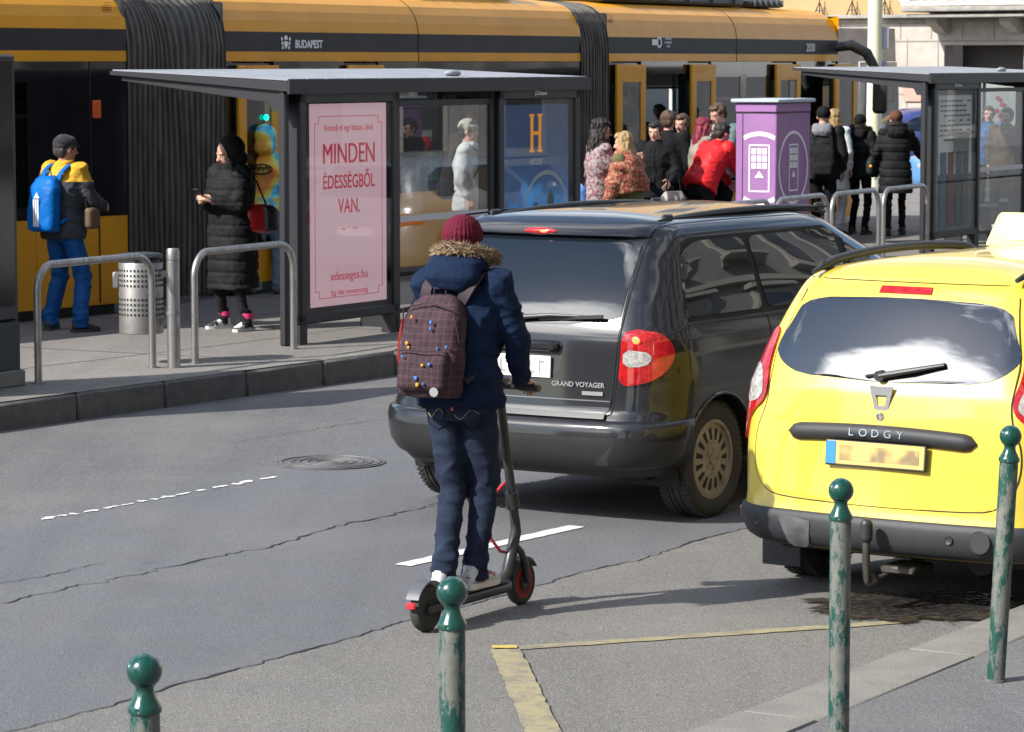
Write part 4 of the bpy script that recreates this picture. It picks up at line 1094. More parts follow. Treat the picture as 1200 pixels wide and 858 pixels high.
# lettering and marks on the grey band
M_mark = mat('tram mark grey white', (.85, .85, .85), .5)
def tmark(mod, A, d, px, py, s, size, sx=1.0, nm='lettering', **k):
    x = tx(px, A, d); Y = A.y + d.y * x; z = CAMH - (py - 72) * Y / F
    return text(nm, s, size, M_mark, mod, (x, -.004, z), (R(90), 0, 0), .001, sx=sx, **k), x, z
tmark(tmid, Ax2, dd2, 363, 52.5, 'BUDAPEST', .115, .98, bold=.003)
tmark(trt, Ax3, dd3, 948, 56.5, '2030', .16, .95, bold=.002)
_, x, z = tmark(trt, Ax3, dd3, 782, 50, 'Budapest\nközlekedik\nveled', .05, 1.0)
f = MB(); xx = x - .30; f.box((xx - .09, -.004, z), (.17, .003, .075)); ring(f, (xx + .03, -.006, z), .045, .075, 'y', n=24)
for i in range(3): f.box((xx - .14 + i * .05, -.006, z), (.012, .002, .05))
f.obj('operator_mark', M_mark, trt)
x = tx(336, Ax2, dd2); z = CAMH - (51 - 72) * (Ax2.y + dd2.y * x) / F
f = MB(); f.prism([(x - .035, z + .02), (x + .035, z + .02), (x + .035, z - .02), (x, z - .06), (x - .035, z - .02)], -.007, -.004, 'xzy'); f.prism([(x - .025, z + .035), (x + .025, z + .035), (x + .03, z + .07), (x, z + .085), (x - .03, z + .07)], -.007, -.004, 'xzy')
for s in (-1, 1):
    for k in range(3): f.box((x + s * (.06 + .008 * k), -.005, z - .045 + k * .045), (.028, .003, .034), Matrix.Rotation(s * .5, 3, 'Y'))
f.obj('city_crest', M_mark, tmid)
for mod, A, d, px in ((tmid, Ax2, dd2, 491), (trt, Ax3, dd3, 862)):
    x = tx(px, A, d); f = MB(); f.tube([(x, PR[i][0] - .002, PR[i][1]) for i in range(2, len(PR) - 2)], .005, 4); f.obj('panel_gap', M_ptrim, mod)
for mod, A, d, px, py in ((tl, Ax, dd, 132, 12), (trt, Ax3, dd3, 719, 25)):   # small louvred vents
    x = tx(px, A, d); Y = A.y + d.y * x; z = CAMH - (py - 72) * Y / F; f = MB()
    y_ = float(np.interp(z, [p[1] for p in PR], [p[0] for p in PR])) - .006
    for k in range(7): w = .11 * math.sqrt(1 - ((k - 3) / 3.6) ** 2); f.box((x, y_ + .0, z + (k - 3) * .022), (w * 1.2, .008, .006))
    f.obj('vent', mat('vent shade', (.25, .12, .01), .5), mod)
f = MB(); x = g(323); f.ell((g(304), -.095, CAMH - (137 - 72) / 113), (.035, .02, .03)); f.obj('door_light', mat('green lamp', (.0, .4, .3), .3, emit=(.0, .9, .55), estr=2.5), tmid)
# roof equipment
for mod, a, b_, h, m in ((tmid, g(500), g(640), .26, 0), (trt, g2(740), g2(905), .30, 1), (trt, g2(905) + .2, g2(950), .12, 1)):
    f = MB(); f.box(((a + b_) / 2, 1.2, 3.36 + h / 2), (b_ - a, 1.5, h), bev=.04)
    for k in range(6): f.box((a + (b_ - a) * (k + .5) / 6, .43, 3.36 + h / 2), (.02, .03, h * .8))
    f.obj('roof_unit', [mat('roof unit light', (.30, .36, .40), .5), mat('roof unit dark', (.06, .07, .08), .5)][m], mod)
# ------------------------------------------------------------------ car bodies
def pchip(xs, ys):
    xs, ys = np.array(xs, float), np.array(ys, float); h = np.diff(xs); dl = np.diff(ys) / h; n = len(xs); m = np.zeros(n)
    for i in range(1, n - 1):
        if dl[i - 1] * dl[i] > 0:
            w1, w2 = 2 * h[i] + h[i - 1], h[i] + 2 * h[i - 1]; m[i] = (w1 + w2) / (w1 / dl[i - 1] + w2 / dl[i])
    m[0], m[-1] = dl[0], dl[-1]
    def f(x):
        x = min(max(x, xs[0]), xs[-1]); i = min(int(np.searchsorted(xs, x, side='right')) - 1, n - 2); i = max(i, 0)
        t = (x - xs[i]) / h[i]; t2, t3 = t * t, t * t * t
        return float((2 * t3 - 3 * t2 + 1) * ys[i] + (t3 - 2 * t2 + t) * h[i] * m[i] + (-2 * t3 + 3 * t2) * ys[i + 1] + (t3 - t2) * h[i] * m[i + 1])
    return f
class Shell:
    """body surface: a stack of rounded plan outlines. rows: (z, half width, y rear, y front, rear corner r, front corner r)"""
    def __init__(s, rows, crown_r=.06, crown_f=.18, bulge=.015, cap=.05):
        a = list(zip(*rows)); s.z = a[0]; s.fw, s.fr, s.ff, s.crr, s.crf = [pchip(a[0], a[i]) for i in range(1, 6)]
        s.c_r, s.c_f, s.bulge, s.cap = crown_r, crown_f, bulge, cap
    def prm(s, z):
        W, yr, yf, r, rf = s.fw(z), s.fr(z), s.ff(z), s.crr(z), s.crf(z)
        xr = W - r; a = yr + s.c_r * (xr / W) ** 2; sl = 2 * s.c_r * xr / W ** 2; yc = a + sl * r; ys = yc + r
        xf = W - rf; af = yf - s.c_f * (xf / W) ** 2; slf = 2 * s.c_f * xf / W ** 2; ycf = af - slf * rf; ye = ycf - rf
        return W, yr, yf, r, rf, xr, a, yc, ys, xf, af, ycf, ye
    def pt(s, k, z, P=None):
        W, yr, yf, r, rf, xr, a, yc, ys, xf, af, ycf, ye = P or s.prm(z)
        if k <= 1: x = k * xr; return Vector((x, yr + s.c_r * (x / W) ** 2, z))
        if k <= 2:
            t = k - 1; w = .75; b0, b1, b2 = (1 - t) ** 2, 2 * t * (1 - t) * w, t * t; q = b0 + b1 + b2
            return Vector(((b0 * xr + b1 * W + b2 * W) / q, (b0 * a + b1 * yc + b2 * ys) / q, z))
        if k <= 3: t = k - 2; return Vector((W + s.bulge * 4 * t * (1 - t), ys + (ye - ys) * t, z))
        if k <= 4:
            t = k - 3; w = .75; b0, b1, b2 = (1 - t) ** 2, 2 * t * (1 - t) * w, t * t; q = b0 + b1 + b2
            return Vector(((b0 * W + b1 * W + b2 * xf) / q, (b0 * ye + b1 * ycf + b2 * af) / q, z))
        x = xf * (5 - k); return Vector((x, yf - s.c_f * (x / W) ** 2, z))
    def S(s, u, z):     # perimeter metres from the rear centre
        P = s.prm(z); sg = -1 if u < 0 else 1; u = abs(u); xr, r, ys, ye = P[5], P[3], P[8], P[12]
        al = 1.55 * r
        k = u / xr if u < xr else (1 + (u - xr) / al if u < xr + al else 2 + (u - xr - al) / (ye - ys))
        p = s.pt(min(k, 3.0), z, P); p.x *= sg; return p
    def Y(s, y, z, side=1):
        P = s.prm(z); p = s.pt(min(3, max(2, 2 + (y - P[8]) / (P[12] - P[8]))), z, P); p.x *= side; return p
    def Fx(s, x, z):    # front face
        P = s.prm(z); sg = -1 if x < 0 else 1; x = abs(x); k = 5 - x / P[9] if x < P[9] else 4 - min(1, (x - P[9]) / (P[4] * 1.5))
        p = s.pt(k, z, P); p.x *= sg; return p
    def body(s, name, m, parent, nz=60, arches=(), Rw=.37, win=None):
        zs = sorted(set(list(np.linspace(s.z[0], s.z[-1], nz)) + list(s.z)))
        ks = list(np.linspace(0, 1, 7)) + list(np.linspace(1, 2, 8))[1:] + list(np.linspace(2, 3, 26))[1:] + list(np.linspace(3, 4, 8))[1:] + list(np.linspace(4, 5, 7))[1:]
        ring = []; mb = MB()
        loop = [(k, 1) for k in ks] + [(k, -1) for k in ks[1:-1][::-1]]; n = len(loop); vs = []
        for z in zs:
            P = s.prm(z)
            for k, sg in loop: p = s.pt(k, z, P); p.x *= sg; vs.append(p)
        zt = zs[-1]; P = s.prm(zt); top = [s.pt(k, zt, P) for k, _ in loop]; yc = (P[1] + P[2]) / 2; NC = 9
        for j in range(1, NC + 1):
            t = .97 * j / NC; f = 1 - t
            for (k, sg), p in zip(loop, top): vs.append(Vector((p.x * sg * f, yc + (p.y - yc) * (1 - .55 * t ** 1.3), zt + s.cap * (1 - f * f))))
        nr = len(zs) + NC
        fs = [(j * n + i, j * n + (i + 1) % n, (j + 1) * n + (i + 1) % n, (j + 1) * n + i) for j in range(nr - 1) for i in range(n)]
        fs.append(tuple(range(n))[::-1]); fs.append(tuple(range((nr - 1) * n, nr * n)))
        mb.add(vs, fs)
        # sew the collapsed last ring
        o = mb.obj(name, m, None, ang=40)
        for y in arches:
            for sg in (-1, 1):
                cb = MB().cyl((sg * .55, y, Rw[1] if isinstance(Rw, tuple) else .33), (sg * 1.2, y, Rw[1] if isinstance(Rw, tuple) else .33), Rw[0] if isinstance(Rw, tuple) else Rw, n=40).obj('cut', m, None)
                md = o.modifiers.new('b', 'BOOLEAN'); md.object = cb; md.operation = 'DIFFERENCE'; md.solver = 'EXACT'
                dg = bpy.context.evaluated_depsgraph_get(); me = bpy.data.meshes.new_from_object(o.evaluated_get(dg)); o.modifiers.clear(); old = o.data; o.data = me; bpy.data.meshes.remove(old); bpy.data.objects.remove(cb)
        me = o.data; me.name = name; me.materials.clear(); me.materials.append(m)
        me.polygons.foreach_set('material_index', [0] * len(me.polygons)); me.polygons.foreach_set('use_smooth', [True] * len(me.polygons)); me.set_sharp_from_angle(angle=R(38)); o.parent = parent
        return o
def patch(fn, poly, off=.004, name='patch', m=None, parent=None, nr=14, nc=18, sink=.012, ang=30, label=None, mb=None, edge=.0):
    """a panel lying on the surface fn(u, z), cut to the outline poly"""
    zs = [p[1] for p in poly]; z0, z1 = min(zs), max(zs); e = (z1 - z0) * 1e-3
    rows = sorted(set([round(z0 + e + (z1 - z0 - 2 * e) * i / nr, 5) for i in range(nr + 1)]))
    def span(z):
        xs = []
        n = len(poly)
        for i in range(n):
            a, b = poly[i], poly[(i + 1) % n]
            if (a[1] - z) * (b[1] - z) <= 0 and abs(a[1] - b[1]) > 1e-9: xs.append(a[0] + (b[0] - a[0]) * (z - a[1]) / (b[1] - a[1]))
        return (min(xs), max(xs)) if xs else None
    rws = [(z, span(z)) for z in rows]; rws = [(z, sp) for z, sp in rws if sp]
    def P(u, z, o):
        p = fn(u, z); du = fn(u + .004, z) - fn(u - .004, z); dz = fn(u, z + .004) - fn(u, z - .004); n_ = du.cross(dz)
        if n_.length < 1e-9: n_ = Vector((0, -1, 0))
        n_.normalize()
        c = Vector((0, 2.3, .9)); 
        if n_.dot(p - c) < 0: n_ = -n_
        return p + n_ * o
    own = mb is None
    mb = mb or MB(); vs = []; low = []
    nR = len(rws)
    for j, (z, (a, b)) in enumerate(rws):
        for i in range(nc + 1):
            u = a + (b - a) * i / nc
            vs.append(P(u, z, off))
    for j, (z, (a, b)) in enumerate(rws):
        for i in range(nc + 1):
            if j in (0, nR - 1) or i in (0, nc): low.append(((j, i), P(a + (b - a) * i / nc, z, -sink)))
    n = nc + 1; idx = {}
    for kk, p in low: idx[kk] = len(vs); vs.append(p)
    fs = [(j * n + i, j * n + i + 1, (j + 1) * n + i + 1, (j + 1) * n + i) for j in range(nR - 1) for i in range(nc)]
    for i in range(nc):
        fs.append((i, i + 1, idx[(0, i + 1)], idx[(0, i)])); j = nR - 1; fs.append((j * n + i, j * n + i + 1, idx[(j, i + 1)], idx[(j, i)]))
    for j in range(nR - 1):
        for i in (0, nc): fs.append((j * n + i, (j + 1) * n + i, idx[(j + 1, i)], idx[(j, i)]))
    mb.add(vs, fs)
    if own: return mb.obj(name, m, parent, ang=ang, label=label)
def gap(fn, pts, name, parent, m, r=.0035, off=0.0, n=10, closed=False):
    q = []
    L_ = pts + ([pts[0]] if closed else [])
    for a, b in zip(L_, L_[1:]):
        for i in range(n): t = i / n; q.append(fn(a[0] + (b[0] - a[0]) * t, a[1] + (b[1] - a[1]) * t))
    q.append(fn(*L_[-1])); return MB().tube(q, r, 6).obj(name, m, parent)

M_tyre = mat('tyre rubber', (.022, .021, .020), .82, col2=(.045, .042, .038), nscale=6, ndet=7, bump=.25, bscale=90)
M_rim_d = mat('dusty alloy wheel', (.36, .31, .25), .5, .3, col2=(.22, .19, .155), nscale=10, ndet=7, rough2=.75)
M_rim_l = mat('steel wheel cover', (.30, .30, .31), .4, .6)
M_trimblk = mat('black plastic trim', (.022, .023, .025), .48, bump=.1, bscale=160)
M_cglass_d = mat('tinted car glass', (.006, .009, .013), .0, spec=.9)
M_redl = mat('red tail lens', (.42, .010, .012), .09, coat=.8, col2=(.25, .004, .006), nscale=30)
M_whl = mat('clear tail lens', (.42, .41, .39), .14, coat=.4, col2=(.20, .19, .18), nscale=40)
M_lit = mat('lit brake lamp', (.9, .06, .02), .3, emit=(1.0, .10, .03), estr=3.0)
M_chrome = mat('chrome', (.62, .62, .63), .12, 1.0)
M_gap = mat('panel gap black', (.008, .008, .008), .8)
def wheel(parent, x, y, Rw=.33, w=.21, style=0, tilt=0):
    sg = 1 if x > 0 else -1; o = bpy.data.objects.new('wheel', None); link(o, parent); o.location = (x, y, Rw)
    rr_ = Rw * .66; h = w / 2
    pr = [(rr_, -h * .8), (Rw * .80, -h), (Rw * .93, -h * .96), (Rw * .985, -h * .80), (Rw, -h * .60), (Rw, -h * .38), (Rw - .008, -h * .36), (Rw - .008, -h * .30), (Rw, -h * .28), (Rw, -.012), (Rw - .008, -.010), (Rw - .008, .010), (Rw, .012), (Rw, h * .28), (Rw - .008, h * .30), (Rw - .008, h * .36), (Rw, h * .38), (Rw, h * .60), (Rw * .985, h * .80), (Rw * .93, h * .96), (Rw * .80, h), (rr_, h * .8)]
    mb = MB().lathe(pr, axis='x', n=48, cap=False)
    for i in range(64):
        an = i / 64 * 6.283
        for s_ in (-1, 1): mb.box((s_ * h * .72, math.cos(an) * (Rw * .988), math.sin(an) * (Rw * .988)), (h * .34, .012, .016), Matrix.Rotation(an, 3, 'X'))
    mb.obj('tyre', M_tyre, o)
    mb = MB(); X = lambda v: sg * v
    m_ = [M_rim_d, M_rim_l, M_rim_l][style]
    mb.lathe([(rr_ + .006, X(h * .72)), (rr_ + .008, X(h * .84)), (rr_ - .012, X(h * .86)), (rr_ - .02, X(h * .6)), (rr_ - .025, X(-h * .7))], axis='x', n=48)
    mb.lathe([(rr_ * .98, X(h * .30)), (rr_ * .93, X(h * .60)), (rr_ * .85, X(h * .70)), (rr_ * .45, X(h * .78)), (rr_ * .28, X(h * .74)), (0, X(h * .76))], axis='x', n=48)
    mb.obj('rim', m_, o)
    ns = 15 if style == 0 else 10; f = MB()
    for i in range(ns):
        an = i / ns * 6.283; c_, s_ = math.cos(an), math.sin(an); r0, r1 = rr_ * .52, rr_ * .86; wv = rr_ * .085
        P = lambda r, t: (X(h * (.785 if r < rr_ * .7 else .715)), r * c_ - t * s_, r * s_ + t * c_)
        f.add([P(r0, -wv * .5), P(r0 * .96, 0), P(r0, wv * .5), P(r1 * .97, wv), P(r1 * 1.02, 0), P(r1 * .97, -wv)], [(0, 1, 2, 3, 4, 5)])
    f.obj('rim_opening', M_gap, o)
    f = MB(); f.lathe([(.03, X(h * .76)), (.028, X(h * .84)), (0, X(h * .85))], axis='x', n=16)
    for i in range(5): an = i / 5 * 6.283; f.lathe([(.011, X(h * .74)), (.009, X(h * .82)), (0, X(h * .82))], (0, math.cos(an) * .057, math.sin(an) * .057), axis='x', n=6)
    f.obj('hub', M_rim_d, o)
    return o
def liners(parent, sh, ys, Rw, R0, halfw=.95):
    for y in ys:
        for sg in (-1, 1):
            mb = MB(); n = 28; r = Rw - .004; a0 = -.35; vs = []
            for i in range(n + 1):
                an = a0 + (math.pi - 2 * a0) * i / n
                for x in (.56, halfw - .035): vs.append((sg * x, y + r * math.cos(an), R0 + r * math.sin(an)))
            mb.add(vs, [(2 * i, 2 * i + 1, 2 * i + 3, 2 * i + 2) for i in range(n)])
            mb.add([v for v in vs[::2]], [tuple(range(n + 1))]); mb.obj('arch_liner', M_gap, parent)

# ================================================================== dark minivan
VH = R(33)
van = thing('minivan', 'dark grey minivan with black roof rails, tinted windows and dusty bumper, right brake lamp lit', 'car', (-.060, 17.52, 0), -VH)
M_van = mat('dark grey metallic paint', (.010, .011, .014), .40, .05, coat=1.0, spec=.15, dust=(.030, .027, .023), dustz=(.22, .66))
vr = [(.28, .90, .13, 4.95, .28, .35), (.35, .945, .075, 5.02, .29, .38), (.44, .972, .05, 5.07, .29, .40), (.56, .985, .055, 5.08, .29, .42), (.60, .988, .07, 5.075, .29, .42), (.66, .99, .10, 5.06, .29, .42), (.80, .995, .115, 5.02, .29, .42),
      (.93, .99, .125, 4.93, .29, .42), (1.0, .985, .13, 4.75, .29, .42), (1.06, .975, .138, 4.40, .28, .42), (1.10, .962, .15, 4.12, .27, .40), (1.16, .94, .175, 3.98, .26, .38), (1.30, .895, .235, 3.72, .24, .36), (1.45, .845, .315, 3.42, .22, .34),
      (1.58, .80, .395, 3.12, .19, .32), (1.64, .775, .44, 2.98, .19, .30), (1.68, .75, .48, 2.86, .19, .30), (1.705, .72, .53, 2.76, .19, .30), (1.722, .67, .60, 2.66, .18, .28)]
vr = [(a - .035 * max(0, min(1, (a - 1.2) / .4)), b - .02, *c_) for a, b, *c_ in vr]
VS = Shell(vr, crown_r=.075, crown_f=.30, bulge=.018, cap=.055)
M_van.node_tree.nodes['Principled BSDF'].inputs['Coat Roughness'].default_value = .07
VS.body('body', M_van, van, nz=90, arches=(.80, 3.95), Rw=(.375, .335))
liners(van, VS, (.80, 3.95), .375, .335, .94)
for y in (.80, 3.95):
    for sg in (-1, 1):
        wheel(van, sg * .835, y, .335, .215, 0)
        mb = MB(); mb.tube([VS.Y(y + .385 * math.cos(a), .335 + .385 * math.sin(a), sg) + Vector((sg * .002, 0, 0)) for a in np.linspace(-.05, math.pi + .05, 26)], .011, 8); mb.obj('arch_lip', M_van, van)
# rear bumper: a fuller shape over the body
def bump_poly(a, z0, z1): return [(-a, z0), (a, z0), (a, z1), (-a, z1)]
mb = MB(); zs_ = [.32, .33, .35, .41, .50, .56, .585, .60, .605, .60]; of = [-.01, .008, .022, .032, .036, .034, .030, .020, .008, -.02]; N_ = 60; vs = []
for z, o_ in zip(zs_, of):
    for i in range(N_ + 1):
        u = -1.20 + 2.40 * i / N_; q = VS.S(u, z); du = VS.S(u + .005, z) - VS.S(u - .005, z); nn = Vector((du.y, -du.x, 0)).normalized(); fade = sm(0, .12, 1.20 - abs(u))
        vs.append(q + nn * (o_ * (.35 + .65 * fade)))
mb.add(vs, [(j * (N_ + 1) + i, j * (N_ + 1) + i + 1, (j + 1) * (N_ + 1) + i + 1, (j + 1) * (N_ + 1) + i) for j in range(len(zs_) - 1) for i in range(N_)])
mb.obj('rear_bumper', M_van, van, ang=60)
patch(VS.S, [(-.62, .605), (.62, .605), (.62, .635), (-.62, .635)], .02, 'bumper_step', M_trimblk, van, 3, 20)
# tailgate
tg = patch(VS.S, chaikin([(-.64, .63), (-.52, .575), (.52, .575), (.64, .63), (.66, .9), (.665, 1.12), (.665, 1.3), (.655, 1.60), (-.655, 1.60), (-.665, 1.3), (-.665, 1.12), (-.66, .9)], 1), .0035, 'tailgate', M_van, van, 40, 40, .012)
patch(VS.S, [(-.64, .675), (.64, .675), (.645, .72), (-.645, .72)], .006, 'lower_moulding', M_van, tg, 4, 30)
patch(VS.S, [(-.635, .705), (.635, .705), (.635, .712), (-.635, .712)], .009, 'chrome_line', mat('satin metal', (.22, .22, .23), .3, .9), tg, 2, 30, .006)
gp = [(-.65, .64), (-.52, .583), (.52, .583), (.65, .64), (.67, .9), (.675, 1.12), (.675, 1.35), (.665, 1.6)]
gap(VS.S, gp, 'shut_line', van, M_gap, .0045)
rw = patch(VS.S, chaikin([(-.655, 1.125), (.655, 1.125), (.655, 1.3), (.65, 1.50), (.64, 1.60), (-.64, 1.60), (-.65, 1.50), (-.655, 1.3)], 1), .007, 'rear_window', M_cglass_d, tg, 26, 30)
# bright wiped arc and rubber edge
sp = MB(); vs = []
for i in range(41):
    x = -.67 + 1.34 * i / 40
    for z, o_ in ((1.602, .006), (1.612, .05), (1.65, .055), (1.69, .02)):
        q = VS.S(x, z); vs.append(q + Vector((0, -o_ * (1 - .75 * abs(x / .67) ** 6), .004)))
sp.add(vs, [(i * 4 + j, i * 4 + j + 1, i * 4 + 4 + j + 1, i * 4 + 4 + j) for i in range(40) for j in range(3)])
sp.obj('roof_spoiler', M_van, tg, ang=50)
f = MB(); f.ell(VS.S(0, 1.63) + Vector((0, -.050, .002)), (.115, .02, .022), n=20); bl_ = f.obj('high_brake_lamp', M_redl, tg)
f = MB(); f.ell(VS.S(.03, 1.63) + Vector((0, -.066, .003)), (.028, .008, .009), n=12); f.obj('lit_bulb', M_lit, bl_)
# wiper
f = MB(); a = VS.S(.02, 1.155) + Vector((0, -.03, 0)); b = VS.S(.46, 1.175) + Vector((0, -.025, 0)); f.tube([a, (a + b) / 2 + Vector((0, -.02, .012)), b], [.016, .011, .006], 8)
f.cyl(a + Vector((0, .04, 0)), a + Vector((0, -.01, 0)), .028, n=16); f.box((VS.S(.36, 1.165) + Vector((0, -.022, .0))), (.42, .012, .02), Matrix.Rotation(R(-4), 3, 'Y')); f.obj('wiper', M_trimblk, tg)
# plate recess, handle, plate
patch(VS.S, chaikin([(-.38, .80), (.30, .80), (.33, .98), (.30, 1.04), (-.30, 1.04), (-.38, .98)], 2), .005, 'plate_recess', M_trimblk, tg, 10, 20)
f = MB(); f.box(VS.S(0, 1.005) + Vector((0, -.022, 0)), (.62, .05, .065), bev=.02); f.obj('handle_bar', M_van, tg)
M_plate = mat('white number plate', (.72, .72, .70), .4)
f = MB(); q = VS.S(0, .885); f.box(q + Vector((0, -.014, 0)), (.525, .012, .125), bev=.004); pl_ = f.obj('number_plate', M_plate, tg)
M_smudge = mat('plate smudge', (.25, .25, .26), .6)
f = MB(); rr = random.Random(2)
for i in range(7):
    if i != 3: f.box(q + Vector((-.20 + i * .065, -.0208, 0)), (.012, .002, .075)); f.box(q + Vector((-.185 + i * .065, -.0208, rr.choice((-.03, 0, .03)))), (.03, .002, .014))
f.obj('blurred_characters', M_smudge, pl_)
text('lettering', 'GRAND VOYAGER', .039, M_chrome, tg, VS.S(.435, .795) + Vector((0, -.010, 0)), (R(90), 0, R(5)), .002, sx=1.02, bold=.0012)
f = MB(); f.box(VS.S(.53, .750) + Vector((0, -.012, 0)), (.13, .006, .022), Matrix.Rotation(R(5), 3, 'Z')); f.obj('badge', M_chrome, tg)
# tail lamps wrap the corners
for sg in (1, -1):
    lam = [(.68, .80), (.69, .95), (.69, 1.10), (.78, 1.115), (.90, 1.09), (.97, 1.02), (.98, .95), (.92, .86), (.80, .80)]
    P_ = chaikin([(sg * a, b) for a, b in lam], 2)
    tl_ = patch(VS.S, P_, .012, 'tail_lamp', M_redl, van, 18, 18, .02)
    patch(VS.S, chaikin([(sg * .705, .905), (sg * .705, 1.0), (sg * .83, .995), (sg * .86, .95), (sg * .82, .905)], 1), .0145, 'clear_lens', M_whl, tl_, 8, 12, .01)
    for zz in (.865, 1.03): gap(VS.S, [(sg * .70, zz), (sg * .955, zz)], 'lens_rib', tl_, mat('lens rib', (.2, .004, .006), .3), .004)
    if sg == 1: f = MB(); f.ell(VS.S(.765, 1.055) + Vector((.006, -.012, 0)), (.03, .008, .022), n=12); f.obj('lit_bulb', M_lit, tl_)
# side glass
for sg in (1, -1):
    fn = lambda y, z, sg=sg: VS.Y(y, z, sg)
    patch(fn, [(.36, 1.14), (4.02, 1.13), (3.3, 1.50), (3.02, 1.60), (.78, 1.60), (.60, 1.54), (.46, 1.36)], .003, 'window_surround', M_gap, van, 44, 60)
    qs = [[(.42, 1.165), (1.36, 1.165), (1.36, 1.578), (.82, 1.578), (.64, 1.52), (.50, 1.36)], [(1.42, 1.165), (2.52, 1.165), (2.52, 1.578), (1.42, 1.578)], [(2.62, 1.165), (3.86, 1.165), (3.22, 1.49), (3.0, 1.57), (2.62, 1.578)]]
    for q in qs: patch(fn, rp(q, .06), .008, 'side_window', M_cglass_d, van, 30, 24)
    gap(fn, [(1.39, .62), (1.39, 1.12)], 'shut_line', van, M_gap, .004); gap(fn, [(2.57, .36), (2.57, 1.12)], 'shut_line', van, M_gap, .004); gap(fn, [(1.6, .36), (2.57, .36)], 'shut_line', van, M_gap, .004)
    patch(fn, [(1.52, .56), (3.62, .56), (3.62, .63), (1.52, .63)], .012, 'rub_strip', M_trimblk, van, 4, 30)
    gap(fn, [(.30, 1.13), (3.95, 1.12)], 'belt_strip', van, M_trimblk, .009)
    gap(fn, [(1.42, 1.02), (2.52, 1.02)], 'door_track', van, M_gap, .005)
    for yy in (2.38, 2.72): f = MB(); q = fn(yy, .98); f.box(q + Vector((sg * .012, 0, 0)), (.03, .17, .035), bev=.01); f.obj('door_handle', M_van, van)
    # roof rail
    f = MB(); pts = []
    for i in range(25):
        t = i / 24; y = .74 + 2.1 * t; lift = .022 * min(1, sm(0, .10, t) * 1, sm(0, .10, 1 - t)); pts.append((sg * (.60 - .03 * abs(t - .5) * 2), y, 1.660 + .034 * math.sin(t * math.pi) + lift))
    f.tube(pts, [.012 + .010 * min(1, 8 * t, 8 * (1 - t)) for t in np.linspace(0, 1, 25)], 10); 
    for yy in (.84, 1.8, 2.72): f.box((sg * .59, yy, 1.700), (.03, .10, .05), bev=.01)
    f.obj('roof_rail', M_trimblk, van)
    gap(lambda x, z: Vector((sg * x, z, 1.697 + .018 * math.sin(max(0, min(1, (z - .55) / 2.3)) * 3.14))), [(.66, .62), (.655, 2.7)], 'roof_gutter', van, M_gap, .006)
    # door mirror
    f = MB(); f.ell((sg * 1.06, 3.72, 1.20), (.12, .06, .085), n=14); f.tube([(sg * .93, 3.75, 1.14), (sg * 1.02, 3.73, 1.17)], .03, 8); f.obj('door_mirror', M_van, van)
# windscreen, lamps and grille at the front
patch(VS.Fx, [(-.80, 1.15), (.80, 1.15), (.64, 1.60), (-.64, 1.60)], .006, 'windscreen', M_cglass_d, van, 20, 24)
for sg in (1, -1): patch(VS.Fx, chaikin([(sg * .5, .70), (sg * .85, .72), (sg * .85, .90), (sg * .5, .86)], 1), .01, 'headlight', M_whl, van, 8, 10)
patch(VS.Fx, chaikin([(-.42, .66), (.42, .66), (.42, .86), (-.42, .86)], 1), .01, 'grille', M_gap, van, 8, 14)
f = MB(); f.cyl((-.45, .16, .27), (-.45, .5, .27), .028, n=14); f.box((-.35, .75, .27), (.5, .3, .14), bev=.05); f.box((0, .95, .30), (1.3, .08, .08)); f.obj('exhaust', M_rim_d, van)
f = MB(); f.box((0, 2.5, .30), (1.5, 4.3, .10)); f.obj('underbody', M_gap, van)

# ================================================================== yellow taxi
TH = R(34.5)
taxi = thing('taxi', 'bright yellow taxi with black roof rails, tow hook and dark lower bumper', 'car', (1.70, 14.6, 0), -TH)
M_taxi = mat('taxi yellow paint', (.62, .455, .05), .34, coat=.9, dust=(.30, .25, .10), dustz=(.18, .50), spec=.5)
tr_ = [(.22, .79, .10, 4.38, .24, .35), (.28, .84, .05, 4.44, .25, .38), (.36, .868, .02, 4.47, .26, .40), (.42, .875, .015, 4.48, .26, .42), (.48, .877, .03, 4.47, .26, .42), (.60, .88, .045, 4.46, .25, .42), (.75, .882, .06, 4.42, .24, .42), (.90, .878, .08, 4.32, .23, .42),
       (.98, .872, .095, 4.10, .23, .42), (1.03, .865, .105, 3.75, .22, .40), (1.07, .855, .12, 3.50, .22, .38), (1.2, .82, .17, 3.25, .21, .36), (1.35, .77, .24, 2.95, .20, .34), (1.46, .725, .30, 2.72, .19, .32), (1.52, .695, .34, 2.58, .18, .30), (1.56, .665, .39, 2.46, .18, .28), (1.585, .62, .47, 2.34, .17, .26)]
tr_ = [(max(a, .262) if a < .27 else a, b - .03, *c_) for a, b, *c_ in tr_]
TS = Shell(tr_, crown_r=.085, crown_f=.28, bulge=.015, cap=.07)
TS.body('body', M_taxi, taxi, arches=(.80, 3.60), Rw=(.36, .315))
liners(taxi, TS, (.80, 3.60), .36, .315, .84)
for y in (.80, 3.60):
    for sg in (-1, 1): wheel(taxi, sg * .73, y, .315, .20, 1)
M_tbump = mat('dark grey bumper plastic', (.019, .020, .024), .6, bump=.15, bscale=200, col2=(.028, .029, .032), nscale=2)
mb = MB(); zs_ = [.265, .275, .30, .34, .41, .440, .448, .448]; of = [-.02, .006, .016, .022, .022, .016, .008, -.02]; N_ = 60; vs = []
for z, o_ in zip(zs_, of):
    for i in range(N_ + 1):
        u = -1.30 + 2.60 * i / N_; q = TS.S(u, max(z, .265)); du = TS.S(u + .005, max(z, .265)) - TS.S(u - .005, max(z, .265)); nn = Vector((du.y, -du.x, 0)).normalized(); q.z = z - .02 * 0
        vs.append(q + nn * o_)
